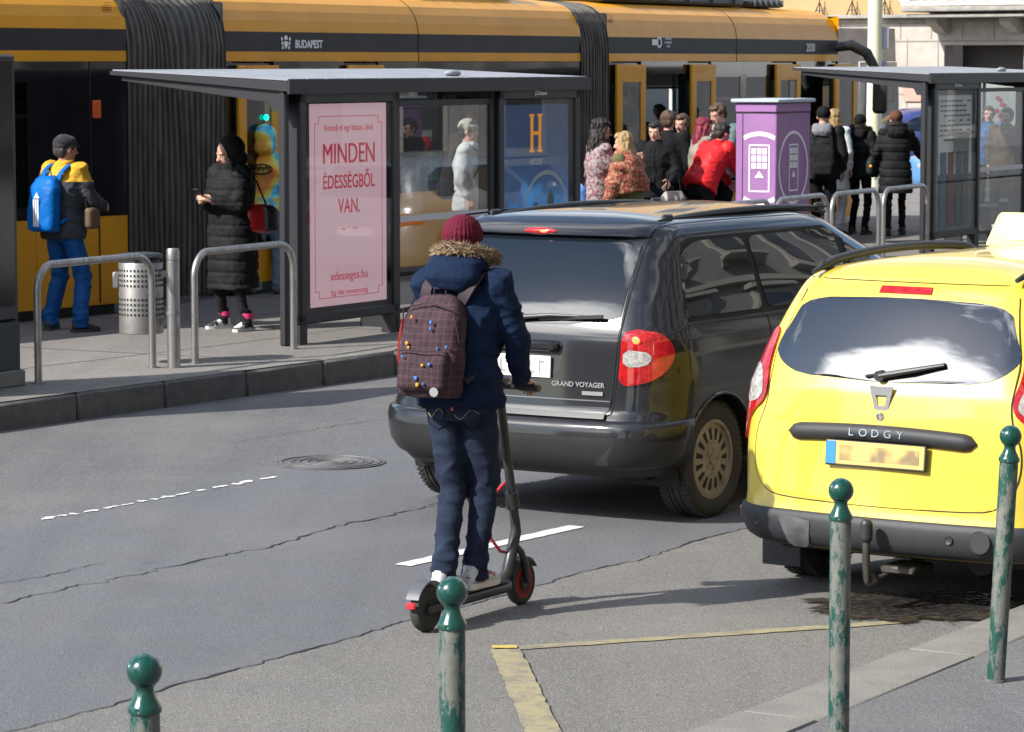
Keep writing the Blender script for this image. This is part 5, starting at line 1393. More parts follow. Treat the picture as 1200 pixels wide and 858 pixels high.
mb.add(vs, [(j * (N_ + 1) + i, j * (N_ + 1) + i + 1, (j + 1) * (N_ + 1) + i + 1, (j + 1) * (N_ + 1) + i) for j in range(len(zs_) - 1) for i in range(N_)])
bp_ = mb.obj('rear_bumper', M_tbump, taxi, ang=60)
patch(TS.S, rp([(-.46, .285), (-.35, .285), (-.33, .42), (-.52, .425)], .02), .0255, 'scuffed_patch', mat('scuffed bumper', (.11, .11, .108), .7, col2=(.045, .046, .05), nscale=9, ndet=8), bp_, 8, 8, .01)
for x in (-.66, .40): f = MB(); q = TS.S(x, .375); f.lathe([(.021, .0), (.019, -.004), (.016, -.002), (0, -.003)], q + Vector((0, -.024, 0)), axis='y', n=18); f.obj('parking_sensor', M_trimblk, bp_)
f = MB(); f.lathe([(.055, 0), (.054, -.003), (.050, -.0035), (.049, -.001), (0, -.001)], TS.S(.55, .375) + Vector((0, -.026, 0)), axis='y', n=28); f.obj('tow_eye_cover', M_tbump, bp_)
for sg in (1, -1): patch(TS.S, chaikin([(sg * .83, .375), (sg * .83, .42), (sg * .965, .42), (sg * .965, .385)], 1), .027, 'reflector', M_redl, bp_, 5, 8, .01)
tg = patch(TS.S, chaikin([(-.63, .53), (-.5, .50), (.5, .50), (.63, .53), (.70, .64), (.71, .80), (.64, .95), (.645, 1.10), (.65, 1.2), (.60, 1.36), (.57, 1.49), (-.57, 1.49), (-.60, 1.36), (-.65, 1.2), (-.645, 1.10), (-.64, .95), (-.71, .80), (-.70, .62)], 2), .003, 'tailgate', M_taxi, taxi, 44, 40, .012)
gl = [(-.57, 1.49), (-.605, 1.36), (-.655, 1.2), (-.65, 1.10), (-.645, .95), (-.715, .80), (-.705, .62), (-.63, .53), (-.5, .50), (.5, .50), (.63, .53), (.705, .64), (.715, .80), (.645, .95), (.65, 1.10), (.655, 1.2), (.605, 1.36), (.57, 1.49)]
gap(TS.S, chaikin(gl, 2, False), 'shut_line', taxi, M_gap, .0032, n=3)
def sky_glass(): return M_cglass_d
rw = patch(TS.S, chaikin([(-.545, 1.462), (-.60, 1.32), (-.645, 1.24), (-.645, 1.19), (-.57, 1.125), (-.45, 1.09), (0, 1.08), (.45, 1.09), (.57, 1.125), (.645, 1.19), (.645, 1.24), (.60, 1.32), (.545, 1.462), (0, 1.475)], 2), .0065, 'rear_window', mat('taxi rear glass', (.012, .014, .016), .0, spec=1.0), tg, 34, 40)
_M['taxi rear glass'].node_tree.nodes['Principled BSDF'].inputs['IOR'].default_value = 1.75
patch(TS.S, [(-.14, 1.492), (.14, 1.492), (.135, 1.524), (-.135, 1.524)], .006, 'high_brake_lamp', M_redl, tg, 4, 12)
f = MB(); a = TS.S(-.02, 1.115) + Vector((0, -.03, 0)); b = TS.S(.30, 1.18) + Vector((0, -.03, 0)); f.tube([a, a + (b - a) * .5 + Vector((0, -.014, 0)), b], [.016, .013, .008], 8)
f.cyl(a + Vector((0, .04, 0)), a + Vector((0, -.012, 0)), .026, n=16)
f.tube([TS.S(-.10, 1.108) + Vector((0, -.018, 0)), TS.S(.30, 1.183) + Vector((0, -.018, 0))], .008, 6); f.obj('wiper', M_trimblk, tg)
# badge: a small chrome shield with an open lower part
q = TS.S(0, 1.02) + Vector((0, -.012, 0)); f = MB()
f.prism([(-.062, .048), (.062, .048), (.054, .005), (-.054, .005)], -.004, .004, 'xzy', off=q)
for s in (-1, 1): f.prism([(s * .062, .048), (s * .040, .048), (s * .018, -.05), (s * .036, -.062)], -.004, .004, 'xzy', off=q + Vector((0, -.0005, 0)))
f.prism([(-.036, -.045), (.036, -.045), (.028, -.066), (-.028, -.066)], -.004, .004, 'xzy', off=q); f.obj('badge', M_chrome, tg)
f = MB(); q = TS.S(0, .925); f.lathe([(.020, .0), (.019, -.006), (.013, -.007), (.012, -.004), (0, -.004)], q + Vector((0, -.003, 0)), axis='y', n=20); f.obj('lock', M_chrome, tg)
# handle bar with raised name
f = MB(); N_ = 32; vs = []; z0 = .845
prf = [(-.044, .0), (-.040, -.022), (-.010, -.042), (.022, -.038), (.038, -.018), (.040, .0)]
for i in range(N_ + 1):
    x = -.50 + 1.0 * i / N_; w = min(1, (1 - abs(x / .5)) * 9 + .12) ** .45 if abs(x) < .5 else 0.0; w = max(w, .05); dz = -.020 * (x / .5) ** 2
    for hz, hy in prf: q = TS.S(x, z0); vs.append((q.x, q.y + hy * (.4 + .6 * w) - .002, z0 + dz + hz * w))
n = len(prf); f.add(vs, [(i * n + j, i * n + j + 1, (i + 1) * n + j + 1, (i + 1) * n + j) for i in range(N_) for j in range(n - 1)]); hb = f.obj('handle_bar', M_tbump, tg, ang=60)
for i, ch in enumerate('LODGY'):
    text('lettering', ch, .052, M_chrome, hb, TS.S(-.13 + i * .065, z0) + Vector((0, -.044, .002)), (R(82), 0, 0), .0015, sx=1.15)
q = TS.S(0, .732); f = MB(); f.box(q + Vector((0, -.020, .012)), (.535, .014, .125), Matrix.Rotation(R(-3), 3, 'X'), .004); pl_ = f.obj('plate_holder', M_trimblk, tg)
f = MB(); f.box(q + Vector((.0, -.026, .014)), (.52, .008, .112), Matrix.Rotation(R(-3), 3, 'X'), .003); np_ = f.obj('number_plate', mat('yellow number plate', (.62, .43, .12), .45, col2=(.55, .40, .16), nscale=9), pl_)
f = MB(); f.box(q + Vector((-.235, -.0315, .014)), (.05, .003, .108), Matrix.Rotation(R(-3), 3, 'X')); f.obj('blue_strip', mat('plate blue', (.03, .22, .62), .45), np_)
f = MB(); f.box(q + Vector((.022, -.0312, .016)), (.42, .002, .070), Matrix.Rotation(R(-3), 3, 'X')); f.obj('blurred_characters', mat('plate blur', (.60, .42, .13), .6, col2=(.22, .16, .08), nscale=13, ndet=1, lo=.38, hi=.72, stretch=(1, 1, .9)), np_)
# tail lamps
for sg in (1, -1):
    lam = [(.665, 1.30), (.72, 1.30), (.80, 1.22), (.90, 1.10), (.94, 1.02), (.925, .93), (.89, .86), (.87, .755), (.82, .755), (.79, .84), (.745, .90), (.66, .96), (.65, 1.04), (.67, 1.12), (.665, 1.21)]
    tl_ = patch(TS.S, chaikin([(sg * a, b) for a, b in lam], 2), .014, 'tail_lamp', M_redl, taxi, 30, 12, .02)
    patch(TS.S, chaikin([(sg * .68, .965), (sg * .675, 1.03), (sg * .72, 1.12), (sg * .80, 1.13), (sg * .88, 1.06), (sg * .88, .98), (sg * .80, .925)], 2), .0175, 'clear_lens', M_whl, tl_, 14, 12, .01)
    # roof rails and gutters
    f = MB(); pts = []
    for i in range(25): t = i / 24; y = .40 + 1.9 * t; lift = .022 * min(1, sm(0, .14, t), sm(0, .14, 1 - t)); pts.append((sg * (.545 + .02 * math.sin(t * 3.14)), y, 1.572 + .055 * math.sin(t * math.pi) ** .7 + lift))
    f.tube(pts, [.011 + .012 * min(1, 8 * t, 8 * (1 - t)) for t in np.linspace(0, 1, 25)], 10); f.box((sg * .55, .55, 1.60), (.03, .12, .05), bev=.012); f.box((sg * .55, 2.1, 1.60), (.03, .12, .05), bev=.012); f.obj('roof_rail', M_trimblk, taxi)
    fn = lambda y, z, sg=sg: TS.Y(y, z, sg)
    patch(fn, [(.30, 1.09), (3.25, 1.05), (2.65, 1.40), (2.45, 1.48), (.62, 1.50), (.45, 1.42)], .003, 'window_surround', M_gap, taxi, 12, 50)
    for q in ([(.38, 1.12), (.95, 1.11), (.95, 1.46), (.62, 1.46), (.48, 1.38)], [(1.02, 1.11), (1.95, 1.09), (1.95, 1.46), (1.02, 1.46)], [(2.02, 1.09), (3.05, 1.08), (2.55, 1.38), (2.36, 1.45), (2.02, 1.46)]):
        patch(fn, rp(q, .06), .007, 'side_window', M_cglass_d, taxi, 10, 18)
    for yy in (.98, 1.98): gap(fn, [(yy, .45), (yy, 1.08)], 'shut_line', taxi, M_gap, .004)
    for yy in (1.15, 2.15): f = MB(); f.box(fn(yy, .93) + Vector((sg * .014, 0, 0)), (.03, .17, .03), bev=.01); f.obj('door_handle', M_taxi, taxi)
    f = MB(); f.ell((sg * .98, 3.0, 1.14), (.11, .06, .08), n=14); f.tube([(sg * .82, 3.05, 1.08), (sg * .95, 3.02, 1.11)], .025, 8); f.obj('door_mirror', M_trimblk, taxi)
    f = MB(); f.box((sg * .72, .42, .20), (.22, .012, .20), bev=.004); f.obj('mud_flap', M_trimblk, taxi)
patch(TS.Fx, [(-.72, 1.08), (.72, 1.08), (.58, 1.48), (-.58, 1.48)], .006, 'windscreen', M_cglass_d, taxi, 20, 24)
for sg in (1, -1): patch(TS.Fx, chaikin([(sg * .45, .62), (sg * .8, .64), (sg * .8, .84), (sg * .45, .78)], 1), .01, 'headlight', M_whl, taxi, 8, 10)
gap(lambda x, z: TS.S(x, 1.545) , [(-.60, 0), (.60, 0)], 'roof_shut_line', taxi, M_gap, .003)
# tow hook
f = MB(); f.tube([(.02, .55, .20), (.02, .20, .16), (.02, .02, .15), (.02, -.07, .17), (.02, -.085, .26), (.02, -.085, .36)], [.02, .02, .02, .021, .019, .018], 10)
f.ell((.02, -.02, .155), (.04, .04, .035), n=14); f.box((.08, .22, .19), (.18, .22, .04), bev=.01); th = f.obj('tow_hook', mat('oily steel', (.07, .065, .055), .45, .7, col2=(.11, .10, .09), nscale=20), taxi)
f = MB(); f.caps((.02, -.085, .37), (.02, -.085, .43), .030, .030, 16); f.obj('rubber_cap', M_trimblk, th)
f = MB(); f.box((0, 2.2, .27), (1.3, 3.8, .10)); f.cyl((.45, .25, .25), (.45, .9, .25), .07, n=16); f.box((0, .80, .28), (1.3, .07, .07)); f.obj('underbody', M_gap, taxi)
# roof sign
M_sign = mat('taxi sign lamp shell', (.80, .70, .20), .35, col2=(.84, .76, .30), nscale=3)
f = MB(); f.loft([((0, 1.86, 1.645), .30, .085), ((0, 1.86, 1.66), .30, .085), ((0, 1.86, 1.80), .245, .05), ((0, 1.86, 1.815), .23, .04)], 28, e=6); sg_ = f.obj('roof_sign', M_sign, taxi)
f = MB(); f.box((.04, 1.787, 1.73), (.36, .006, .10), Matrix.Rotation(R(-13), 3, 'X')); fc = f.obj('sign_face', mat('sign white', (.8, .8, .78), .4), sg_)
text('lettering', 'TAXI', .10, M_ptrim, sg_, (.04, 1.781, 1.73), (R(77), 0, 0), .001, bold=.002)
f = MB(); f.box((0, 1.86, 1.643), (.34, .12, .02)); f.obj('sign_foot', M_trimblk, sg_)

# ================================================================== plain saloons and vans farther away
def far_car(label, x, y, head, paint, h=1.5, L_=4.4, hood=.95, boxy=.0, group='cars on the far side of the square', glassm=None):
    c = thing('parked_car', label, 'car', (x, y, 0), -head, group); k = h / 1.5; w = .87
    rows = [(.20, .80, .10, L_ - .1, .2, .3), (.35, .86, .02, L_ - .02, .22, .35), (.55, .875, .0, L_, .22, .36), (.80 * k, .875, .04, L_ - .06, .22, .36), (.88 * k, .868, .06 if boxy else .12, L_ - .35, .22, .36), (.94 * k, .855, .10 if boxy else .35, L_ - 1.0, .22, .34), (.98 * k, .84, .14 if boxy else .5, L_ - 1.25, .2, .32),
            (1.2 * k, .76, .24 if boxy else .8, L_ - 1.65, .2, .3), (1.36 * k, .70, .34 if boxy else 1.1, L_ - 1.95, .2, .3), (1.42 * k, .65, .42 if boxy else 1.25, L_ - 2.1, .2, .28), (1.45 * k, .6, .52 if boxy else 1.4, L_ - 2.25, .18, .26)]
    S_ = Shell(rows, .06, .2, .01, .05); S_.body('body', paint, c, 24, arches=(.85, L_ - .85), Rw=(.35, .31)); liners(c, S_, (.85, L_ - .85), .35, .31, .86)
    for yy in (.85, L_ - .85):
        for sg in (-1, 1): wheel(c, sg * .76, yy, .31, .2, 1)
    for sg in (1, -1):
        fn = lambda y_, z, sg=sg: S_.Y(y_, z, sg); r0 = S_.prm(1.34 * k)[8] + .05; r1 = S_.prm(1.34 * k)[12] - .05; b0, b1 = S_.prm(1.0 * k)[8] + .05, S_.prm(1.0 * k)[12] - .05; mid = (b0 + b1) / 2
        patch(fn, chaikin([(b0, 1.0 * k), (mid - .03, 1.0 * k), (mid - .03, 1.34 * k), (r0, 1.34 * k)], 1), .006, 'side_window', M_cglass_d, c, 8, 12); patch(fn, chaikin([(mid + .03, 1.0 * k), (b1, 1.0 * k), (r1, 1.34 * k), (mid + .03, 1.34 * k)], 1), .006, 'side_window', M_cglass_d, c, 8, 12)
        patch(S_.S, chaikin([(sg * .60, .66 * k), (sg * .98, .68 * k), (sg * .98, .82 * k), (sg * .62, .82 * k)], 1), .01, 'tail_lamp', M_redl, c, 6, 8); patch(S_.Fx, chaikin([(sg * .5, .6 * k), (sg * .8, .62 * k), (sg * .8, .76 * k), (sg * .5, .72 * k)], 1), .01, 'headlight', M_whl, c, 6, 8)
        f = MB(); f.ell((sg * .97, L_ - 1.5, 1.05 * k), (.1, .06, .07), n=10); f.obj('door_mirror', paint, c)
    patch(S_.S, [(-.62, 1.0 * k), (.62, 1.0 * k), (.5, 1.36 * k), (-.5, 1.36 * k)], .006, 'rear_window', M_cglass_d, c, 10, 14)
    patch(S_.Fx, [(-.70, 1.0 * k), (.70, 1.0 * k), (.55, 1.36 * k), (-.55, 1.36 * k)], .006, 'windscreen', M_cglass_d, c, 10, 14)
    f = MB(); q = S_.S(0, .60); f.box(q + Vector((0, -.01, 0)), (.5, .012, .11)); f.obj('number_plate', M_plate, c); q = S_.Fx(0, .42); f = MB(); f.box(q + Vector((0, .01, 0)), (.5, .012, .11)); f.obj('number_plate', M_plate, c)
    return c
M_navy = mat('navy car paint', (.025, .04, .16), .3, coat=.8); M_lblue = mat('sky blue car paint', (.08, .22, .45), .3, coat=.8); M_silver = mat('silver car paint', (.42, .44, .46), .3, .6, coat=.8); M_wht = mat('white van paint', (.72, .72, .72), .3, coat=.7)
far_car('navy blue people carrier parked in front of the pale stone wall', 11.1, 70.5, R(-97), M_navy, 1.58, 4.6, boxy=1)
far_car('sky blue car parked beyond the post of the right bus shelter', 11.9, 60.5, R(-96), M_lblue, 1.42, 4.3)
far_car('silver estate car waiting out of view to the right, mirrored in the shelter glass', 7.4, 31.2, R(33), M_silver, 1.5, 4.6, boxy=1, group='traffic mirrored in the shelter glass')
far_car('white van waiting out of view to the right, mirrored in the poster glass', 5.6, 26.2, R(33), M_wht, 1.95, 4.9, boxy=1, group='traffic mirrored in the shelter glass')
# ------------------------------------------------------------------ people
def cloth(name, col, col2=None, ns=6, bump=.35, bs=55, rough=.9, sheen=0, **k):
    return mat(name, col, rough, col2=col2 or tuple(c * .75 for c in col), nscale=ns, bump=bump, bscale=bs, sheen=sheen, spec=.15, bdist=.006, **k)
SK = [mat('skin fair', (.56, .33, .24), .5, col2=(.48, .26, .19), nscale=14, spec=.35), mat('skin tan', (.42, .24, .16), .5, col2=(.36, .19, .13), nscale=14, spec=.35)]
M_eye = mat('eye white', (.6, .58, .55), .25); M_iris = mat('iris dark', (.03, .02, .015), .15); M_lip = mat('lips', (.34, .10, .09), .45); M_brow = mat('brow hair', (.05, .03, .02), .8)
def hairm(name, col): return mat('hair ' + name, col, .5, col2=tuple(c * .45 for c in col), nscale=30, stretch=(1, 1, .12), bump=.8, bscale=120, bstretch=(1, 1, .08), spec=.4, bdist=.012)
def V3(*a): return Vector(a)
def ik(a, c, l1, l2, pole):
    d = c - a; L_ = d.length
    if L_ > (l1 + l2) * .998: c = a + d.normalized() * (l1 + l2) * .998; d = c - a; L_ = d.length
    u = d.normalized(); x = (l1 * l1 - l2 * l2 + L_ * L_) / (2 * L_); h = math.sqrt(max(0, l1 * l1 - x * x)); p = pole - u * pole.dot(u)
    p = p.normalized() if p.length > 1e-6 else u.orthogonal().normalized()
    return a + u * x + p * h, c
def hand(mb, w, d, n, side, curl=.5, s=1.0):
    """palm, four fingers of different lengths and a thumb; d along the hand, n out of the back of the hand"""
    d = d.normalized(); n = (n - d * n.dot(d)).normalized(); t = d.cross(n) * side        # t towards the thumb
    mb.loft([(w - d * .01 * s, .026 * s, .020 * s, t, n), (w + d * .02 * s, .034 * s, .017 * s, t, n), (w + d * .06 * s, .041 * s, .015 * s, t, n), (w + d * .088 * s, .039 * s, .012 * s, t, n)], 14)
    for k, (o, L_) in enumerate(((.030, .072), (.010, .080), (-.011, .075), (-.030, .058))):
        p = w + d * .080 * s + t * o * s; dd = d.copy(); r = .0088 * s
        for j, fr in enumerate((.45, .32, .23)):
            an = curl * (.55 + .35 * j) + .06 * k; dd = (dd * math.cos(an) - n * math.sin(an)).normalized() if j else (d * math.cos(an * .7) - n * math.sin(an * .7)).normalized()
            n2 = (n - dd * n.dot(dd)); q = p + dd * L_ * fr * s * 1.1; mb.caps(p, q, r, r * .92, 8); p = q; r *= .92
            d0 = dd
    p = w + d * .018 * s + t * .026 * s; q = p + (d * .5 + t * .75 - n * .25).normalized() * .042 * s; mb.caps(p, q, .013 * s, .0105 * s, 8); r2 = q + (d * .85 + t * .25 - n * (.3 + .5 * curl)).normalized() * .036 * s; mb.caps(q, r2, .0105 * s, .0085 * s, 8)
def spherical_noise(co, f, a): return mnoise.fractal(co * f, 1.0, 2.0, 3) * a
def wrinkle(a=.010, f=7.0, zs=1.0):
    def g(co, n): q = Vector((co.x, co.y, co.z * zs)); return mnoise.fractal(q * f, 1.0, 2.0, 3) * a
    return g
def quilt(row=.09, a=.016, wr=.007):
    def g(co, n):
        s_ = abs(math.sin(math.pi * co.z / row)); return -a * (1 - s_) ** 3 + mnoise.fractal(co * 8, 1, 2, 3) * wr + .003 * mnoise.noise(co * 40)
    return g
GEN = dict(n=0)
def person(label, pos, rz, H=1.75, feet=((-.10, .0), (.10, .0)), lean=0., side_lean=0., hands=(None, None), head=(0., 0., 0.), skin=0, fem=False, top=None, legs=None, shoes=None, hair=None, hat=None, hood=None, group='people waiting on the tram stop platform',
           vox=.016, bulk=.03, hem=-.05, sleeve=.055, z0=.2, foot_yaw=(8, -8), skirt=None, long_=None, collar=True, face=True, hood_up=0., quilt_=None, curl=.45, hand_dir=(None, None), shoe_sole=None, pants_r=1.0, pole=None, wr=.010, knee_out=0, foot_z=(0, 0), hand_n=(None, None)):
    P = thing('person', label, 'person', (pos[0], pos[1], z0), R(rz), group)
    k = H / 1.75; hb = .93 * k; dr = 0.0
    up = V3(math.sin(R(side_lean)), math.sin(R(lean)), math.cos(R(lean)) * math.cos(R(side_lean))).normalized(); rt = V3(1, 0, 0); rt = (rt - up * rt.dot(up)).normalized(); fw = up.cross(rt)
    hip = V3(0, -.03 * math.sin(R(lean)) * 4, hb)
    # hip drops when the feet are apart
    sp = max(abs(feet[0][1]), abs(feet[1][1])); hip.z -= .25 * sp * sp
    def S_(h, f=0.0, r=0.0):
        b = 1 if h > 0 else 0
        return hip + (up if h > 0 else V3(0, 0, 1)) * h + fw * f + rt * r
    sh_h = .505 * k; sw = (.165 if fem else .185) * k
    neck = S_(.56 * k, .005); 
    hy, hp, ht = R(head[0]), R(head[1]), R(head[2])
    Rh = Matrix.Rotation(hy, 3, 'Z') @ Matrix.Rotation(hp - R(lean) * .5, 3, 'X') @ Matrix.Rotation(ht, 3, 'Y')
    hu = Rh @ V3(0, 0, 1)
    hc = neck + (up * .4 + hu * .6).normalized() * .135 * k
    hd = lambda x, y, z: hc + Rh @ (V3(x, y, z) * k)
    # limbs
    arms = []
    for i, sg in enumerate((-1, 1)):
        s = S_(sh_h, 0, sg * sw); la, lf = .285 * k, .245 * k
        if hands[i] is None: w = s + V3(sg * .07, .05, -.50 * k)
        else: w = Vector(hands[i])
        pl = Vector(pole[i]) if pole and pole[i] else V3(sg * .6, -.9, -.5)
        e, w = ik(s, w, la, lf, pl); arms.append((s, e, w))
    lg = []
    for i, sg in enumerate((-1, 1)):
        h_ = hip + V3(sg * .09 * k, 0, -.02); a = V3(feet[i][0], feet[i][1] - .03, .085 * k + foot_z[i]); kn, a = ik(h_, a, .43 * k, .42 * k, V3(sg * knee_out, 1, 0)); lg.append((h_, kn, a))
    # skin body, one surface: head, neck, torso, limbs
    mb = MB(); m = mb
    m.ell(hd(0, -.010, .030), (.076 * k, .092 * k, .092 * k), Rh, 18); m.ell(hd(0, .022, -.030), (.060 * k, .068 * k, .082 * k), Rh, 16); m.ell(hd(0, .060, -.085), (.030 * k, .028 * k, .022 * k), Rh, 10)
    m.caps(hd(0, .088, .012), hd(0, .112, -.026), .009 * k, .0145 * k, 8); m.ell(hd(.013, .094, -.030), .009 * k, n=8); m.ell(hd(-.013, .094, -.030), .009 * k, n=8)
    m.caps(hd(-.042, .070, .026), hd(.042, .070, .026), .014 * k, .014 * k, 8); m.ell(hd(-.040, .062, -.012), (.018, .014, .018), Rh, 8); m.ell(hd(.040, .062, -.012), (.018, .014, .018), Rh, 8)
    for sg in (-1, 1): m.ell(hd(sg * .079, -.008, -.002), (.010 * k, .019 * k, .032 * k), Rh, 10)
    m.cyl(S_(.50 * k), hd(0, -.012, -.05), .062 * k, .055 * k, 14)
    hm = blob(mb, 'body', SK[skin], None, vox=.0085, smooth=2)
    mb = MB()
    mb.loft([(S_(-.08 * k), .15 * k, .10 * k, rt, fw), (S_(.02), .155 * k, .10 * k, rt, fw), (S_(.2 * k), .12 * k, .085 * k, rt, fw), (S_(.40 * k), .15 * k, .10 * k, rt, fw), (S_(.50 * k), .12 * k, .07 * k, rt, fw), (S_(.56 * k), .05 * k, .05 * k, rt, fw)], 16)
    for s, e, w in arms: mb.caps(s, e, .042 * k, .034 * k, 10); mb.caps(e, w, .034 * k, .024 * k, 10)
    for h_, kn, a in lg: mb.caps(h_, kn, .055 * k, .034 * k, 10); mb.caps(kn, a, .034 * k, .026 * k, 10)
    bo = blob(mb, 'body', SK[skin], P, vox=.02, smooth=1)
    joinmesh(bo, hm)
    for i, (s, e, w) in enumerate(arms):
        mb = MB(); dv = Vector(hand_dir[i]) if hand_dir[i] else (w - e); nn = Vector(hand_n[i]) if hand_n[i] else V3((-1, 1)[i] * .9, .3, .3)
        hand(mb, w - dv.normalized() * .01, dv, nn, (1, -1)[i], curl, k); hb_ = blob(mb, 'body', SK[skin], None, vox=.0048, smooth=1); joinmesh(bo, hb_)
    if face:
        mb = MB()
        for sg in (-1, 1): mb.ell(hd(sg * .031, .0775, .006), (.0125 * k, .009 * k, .0075 * k), Rh, 10)
        eo = mb.obj('eyes', M_eye, P, ang=None); mb = MB()
        for sg in (-1, 1): mb.ell(hd(sg * .031, .0835, .006), (.0058 * k, .004 * k, .0058 * k), Rh, 8)
        mb.obj('iris', M_iris, eo, ang=None); mb = MB()
        for sg in (-1, 1): mb.caps(hd(sg * .018, .090, .024), hd(sg * .046, .080, .026), .0048, .0036, 6)
        mb.obj('eyebrows', M_brow, P, ang=None)
        mb = MB(); mb.ell(hd(0, .087, -.056), (.022 * k, .008 * k, .0065 * k), Rh, 10); mb.obj('mouth', M_lip, P, ang=None)
    # trousers
    if legs:
        mb = MB(); pr = pants_r
        mb.loft([(S_(-.12 * k), .15 * k, .115 * k), (S_(-.03), .172 * k, .125 * k), (S_(.10 * k), .155 * k, .115 * k, rt, fw), (S_(.16 * k), .145 * k, .105 * k, rt, fw)], 18)
        for h_, kn, a in lg:
            mb.caps(h_ + V3(0, 0, -.02), kn, .092 * k * pr ** .5, .066 * k * pr, 14); mb.caps(kn, a + V3(0, -.0, .02), .066 * k * pr, .055 * k * pr, 14); mb.cyl(a + V3(0, 0, .10), a + V3(0, .005, -.045 * k), .058 * k * pr, .064 * k * pr, 14)
        kz = [q[1].z for q in lg]
        def dj(co, n):
            e_ = .35 + 1.0 * max(math.exp(-((co.z - kz[0]) / .11) ** 2), math.exp(-((co.z - .14) / .10) ** 2), math.exp(-((co.z - hip.z + .06) / .09) ** 2) * .6)
            r_ = 1 - abs(mnoise.noise(Vector((co.x * 5 + co.z * 2, co.y * 5, co.z * 10)))); r2 = 1 - abs(mnoise.noise(Vector((co.x * 9 - co.z * 5, co.y * 9 + 3, co.z * 20))))
            return e_ * (.013 * (r_ ** 5 - .45) + .006 * (r2 ** 5 - .45))
        def dj_old(co, n):
            a_ = .006 + .010 * max(math.exp(-((co.z - kz[0]) / .10) ** 2), math.exp(-((co.z - .12) / .09) ** 2), math.exp(-((co.z - hip.z + .06) / .08) ** 2) * .7)
            return mnoise.fractal(Vector((co.x * 5, co.y * 5, co.z * 17)), 1, 2, 2) * a_ * 1.3
        blob(mb, 'trousers', legs, P, vox=max(.011, vox * .85), smooth=2, disp=dj)
    # jacket or coat
    if top:
        b = bulk; mb = MB(); zh = hem * k; T = []
        hs = [zh, min(zh + .12, 0.0), .03, .18 * k, .36 * k, .46 * k, .525 * k, .565 * k]
        fl = 1.0 + (.30 * max(0, -zh - .1) if long_ is None else long_)
        rx = [(.172 if not fem else .170) * k * fl + b, .170 * k + b + .006, .165 * k + b, (.142 if not fem else .128) * k + b, .168 * k + b, .165 * k + b * .9, .105 * k + b * .5, .064 * k + b * .35]
        ry = [.118 * k * fl + b, .120 * k + b, .115 * k + b, .10 * k + b, .118 * k + b, .098 * k + b * .9, .080 * k + b * .5, .068 * k + b * .35]
        for h_, x_, y_ in zip(hs, rx, ry): T.append((S_(h_), x_, y_, rt, fw))
        mb.loft(T, 24, e=2.25)
        if collar: mb.loft([(S_(.53 * k), .078 * k, .080 * k, rt, fw), (neck + up * .045, .072 * k, .076 * k, rt, fw)], 18)
        for s, e, w in arms:
            mb.ell(s + rt * 0, (.066 * k + b * .5,) * 3, n=14); mb.caps(s, e, .056 * k + b * .55, .046 * k + b * .5, 14); wd = (w - e); mb.caps(e, e + wd * .90, .047 * k + b * .5, sleeve * .62 + b * .25, 14)
        top_o = blob(mb, 'jacket' if zh > -.3 else 'coat', top, P, vox=vox, smooth=3, disp=(quilt(*quilt_) if quilt_ else (lambda co, n: wr * 1.25 * ((1 - abs(mnoise.noise(Vector((co.x * 5 + co.z * 3, co.y * 5, co.z * 8))))) ** 5 - .4) + wr * .6 * ((1 - abs(mnoise.noise(Vector((co.x * 10 - co.z * 6, co.y * 10 + 5, co.z * 15))))) ** 5 - .4))))
    # shoes
    for i, (h_, kn, a) in enumerate(lg):
        yw = R(foot_yaw[i]) ; mt = Matrix.Rotation(yw, 3, 'Z'); a0 = V3(a.x, a.y, foot_z[i]); q = lambda x, y, z: a0 + mt @ V3(x * k, y * k, z * k)
        ax, ay = mt @ V3(1, 0, 0), V3(0, 0, 1)
        mb = MB(); mb.loft([(q(0, -.075, .05), .028 * k, .035 * k, ax, ay), (q(0, -.055, .055), .036 * k, .045 * k, ax, ay), (q(0, 0, .062), .038 * k, .052 * k, ax, ay), (q(0, .06, .05), .042 * k, .038 * k, ax, ay), (q(0, .13, .036), .043 * k, .026 * k, ax, ay), (q(0, .175, .03), .030 * k, .018 * k, ax, ay)], 16)
        mb.cyl(q(0, -.02, .06), q(0, -.02, .115), .043 * k, .046 * k, 14)
        so = blob(mb, 'shoe', shoes, P, vox=.009, smooth=2)
        sl = [(.036, -.085), (.044, -.05), (.040, 0), (.046, .08), (.045, .13), (.030, .175), (0, .19)]; out = [(x, y) for x, y in sl] + [(-x, y) for x, y in sl[::-1][1:]]
        mb = MB(); vs = [q(x, y, .0) for x, y in out] + [q(x * 1.02, y, .028) for x, y in out]; n = len(out); mb.add(vs, [tuple(range(n))[::-1], tuple(range(n, 2 * n))] + [(j, (j + 1) % n, n + (j + 1) % n, n + j) for j in range(n)]); mb.obj('sole', shoe_sole or mat('black sole', (.03, .03, .03), .7), so)
    # hair, hats, hoods
    def dh(a=.012, f=9, zf=.35): return lambda co, n: mnoise.fractal(Vector(((co.x) * f * 3, (co.y) * f * 3, co.z * f * zf)), 1, 2, 3) * a
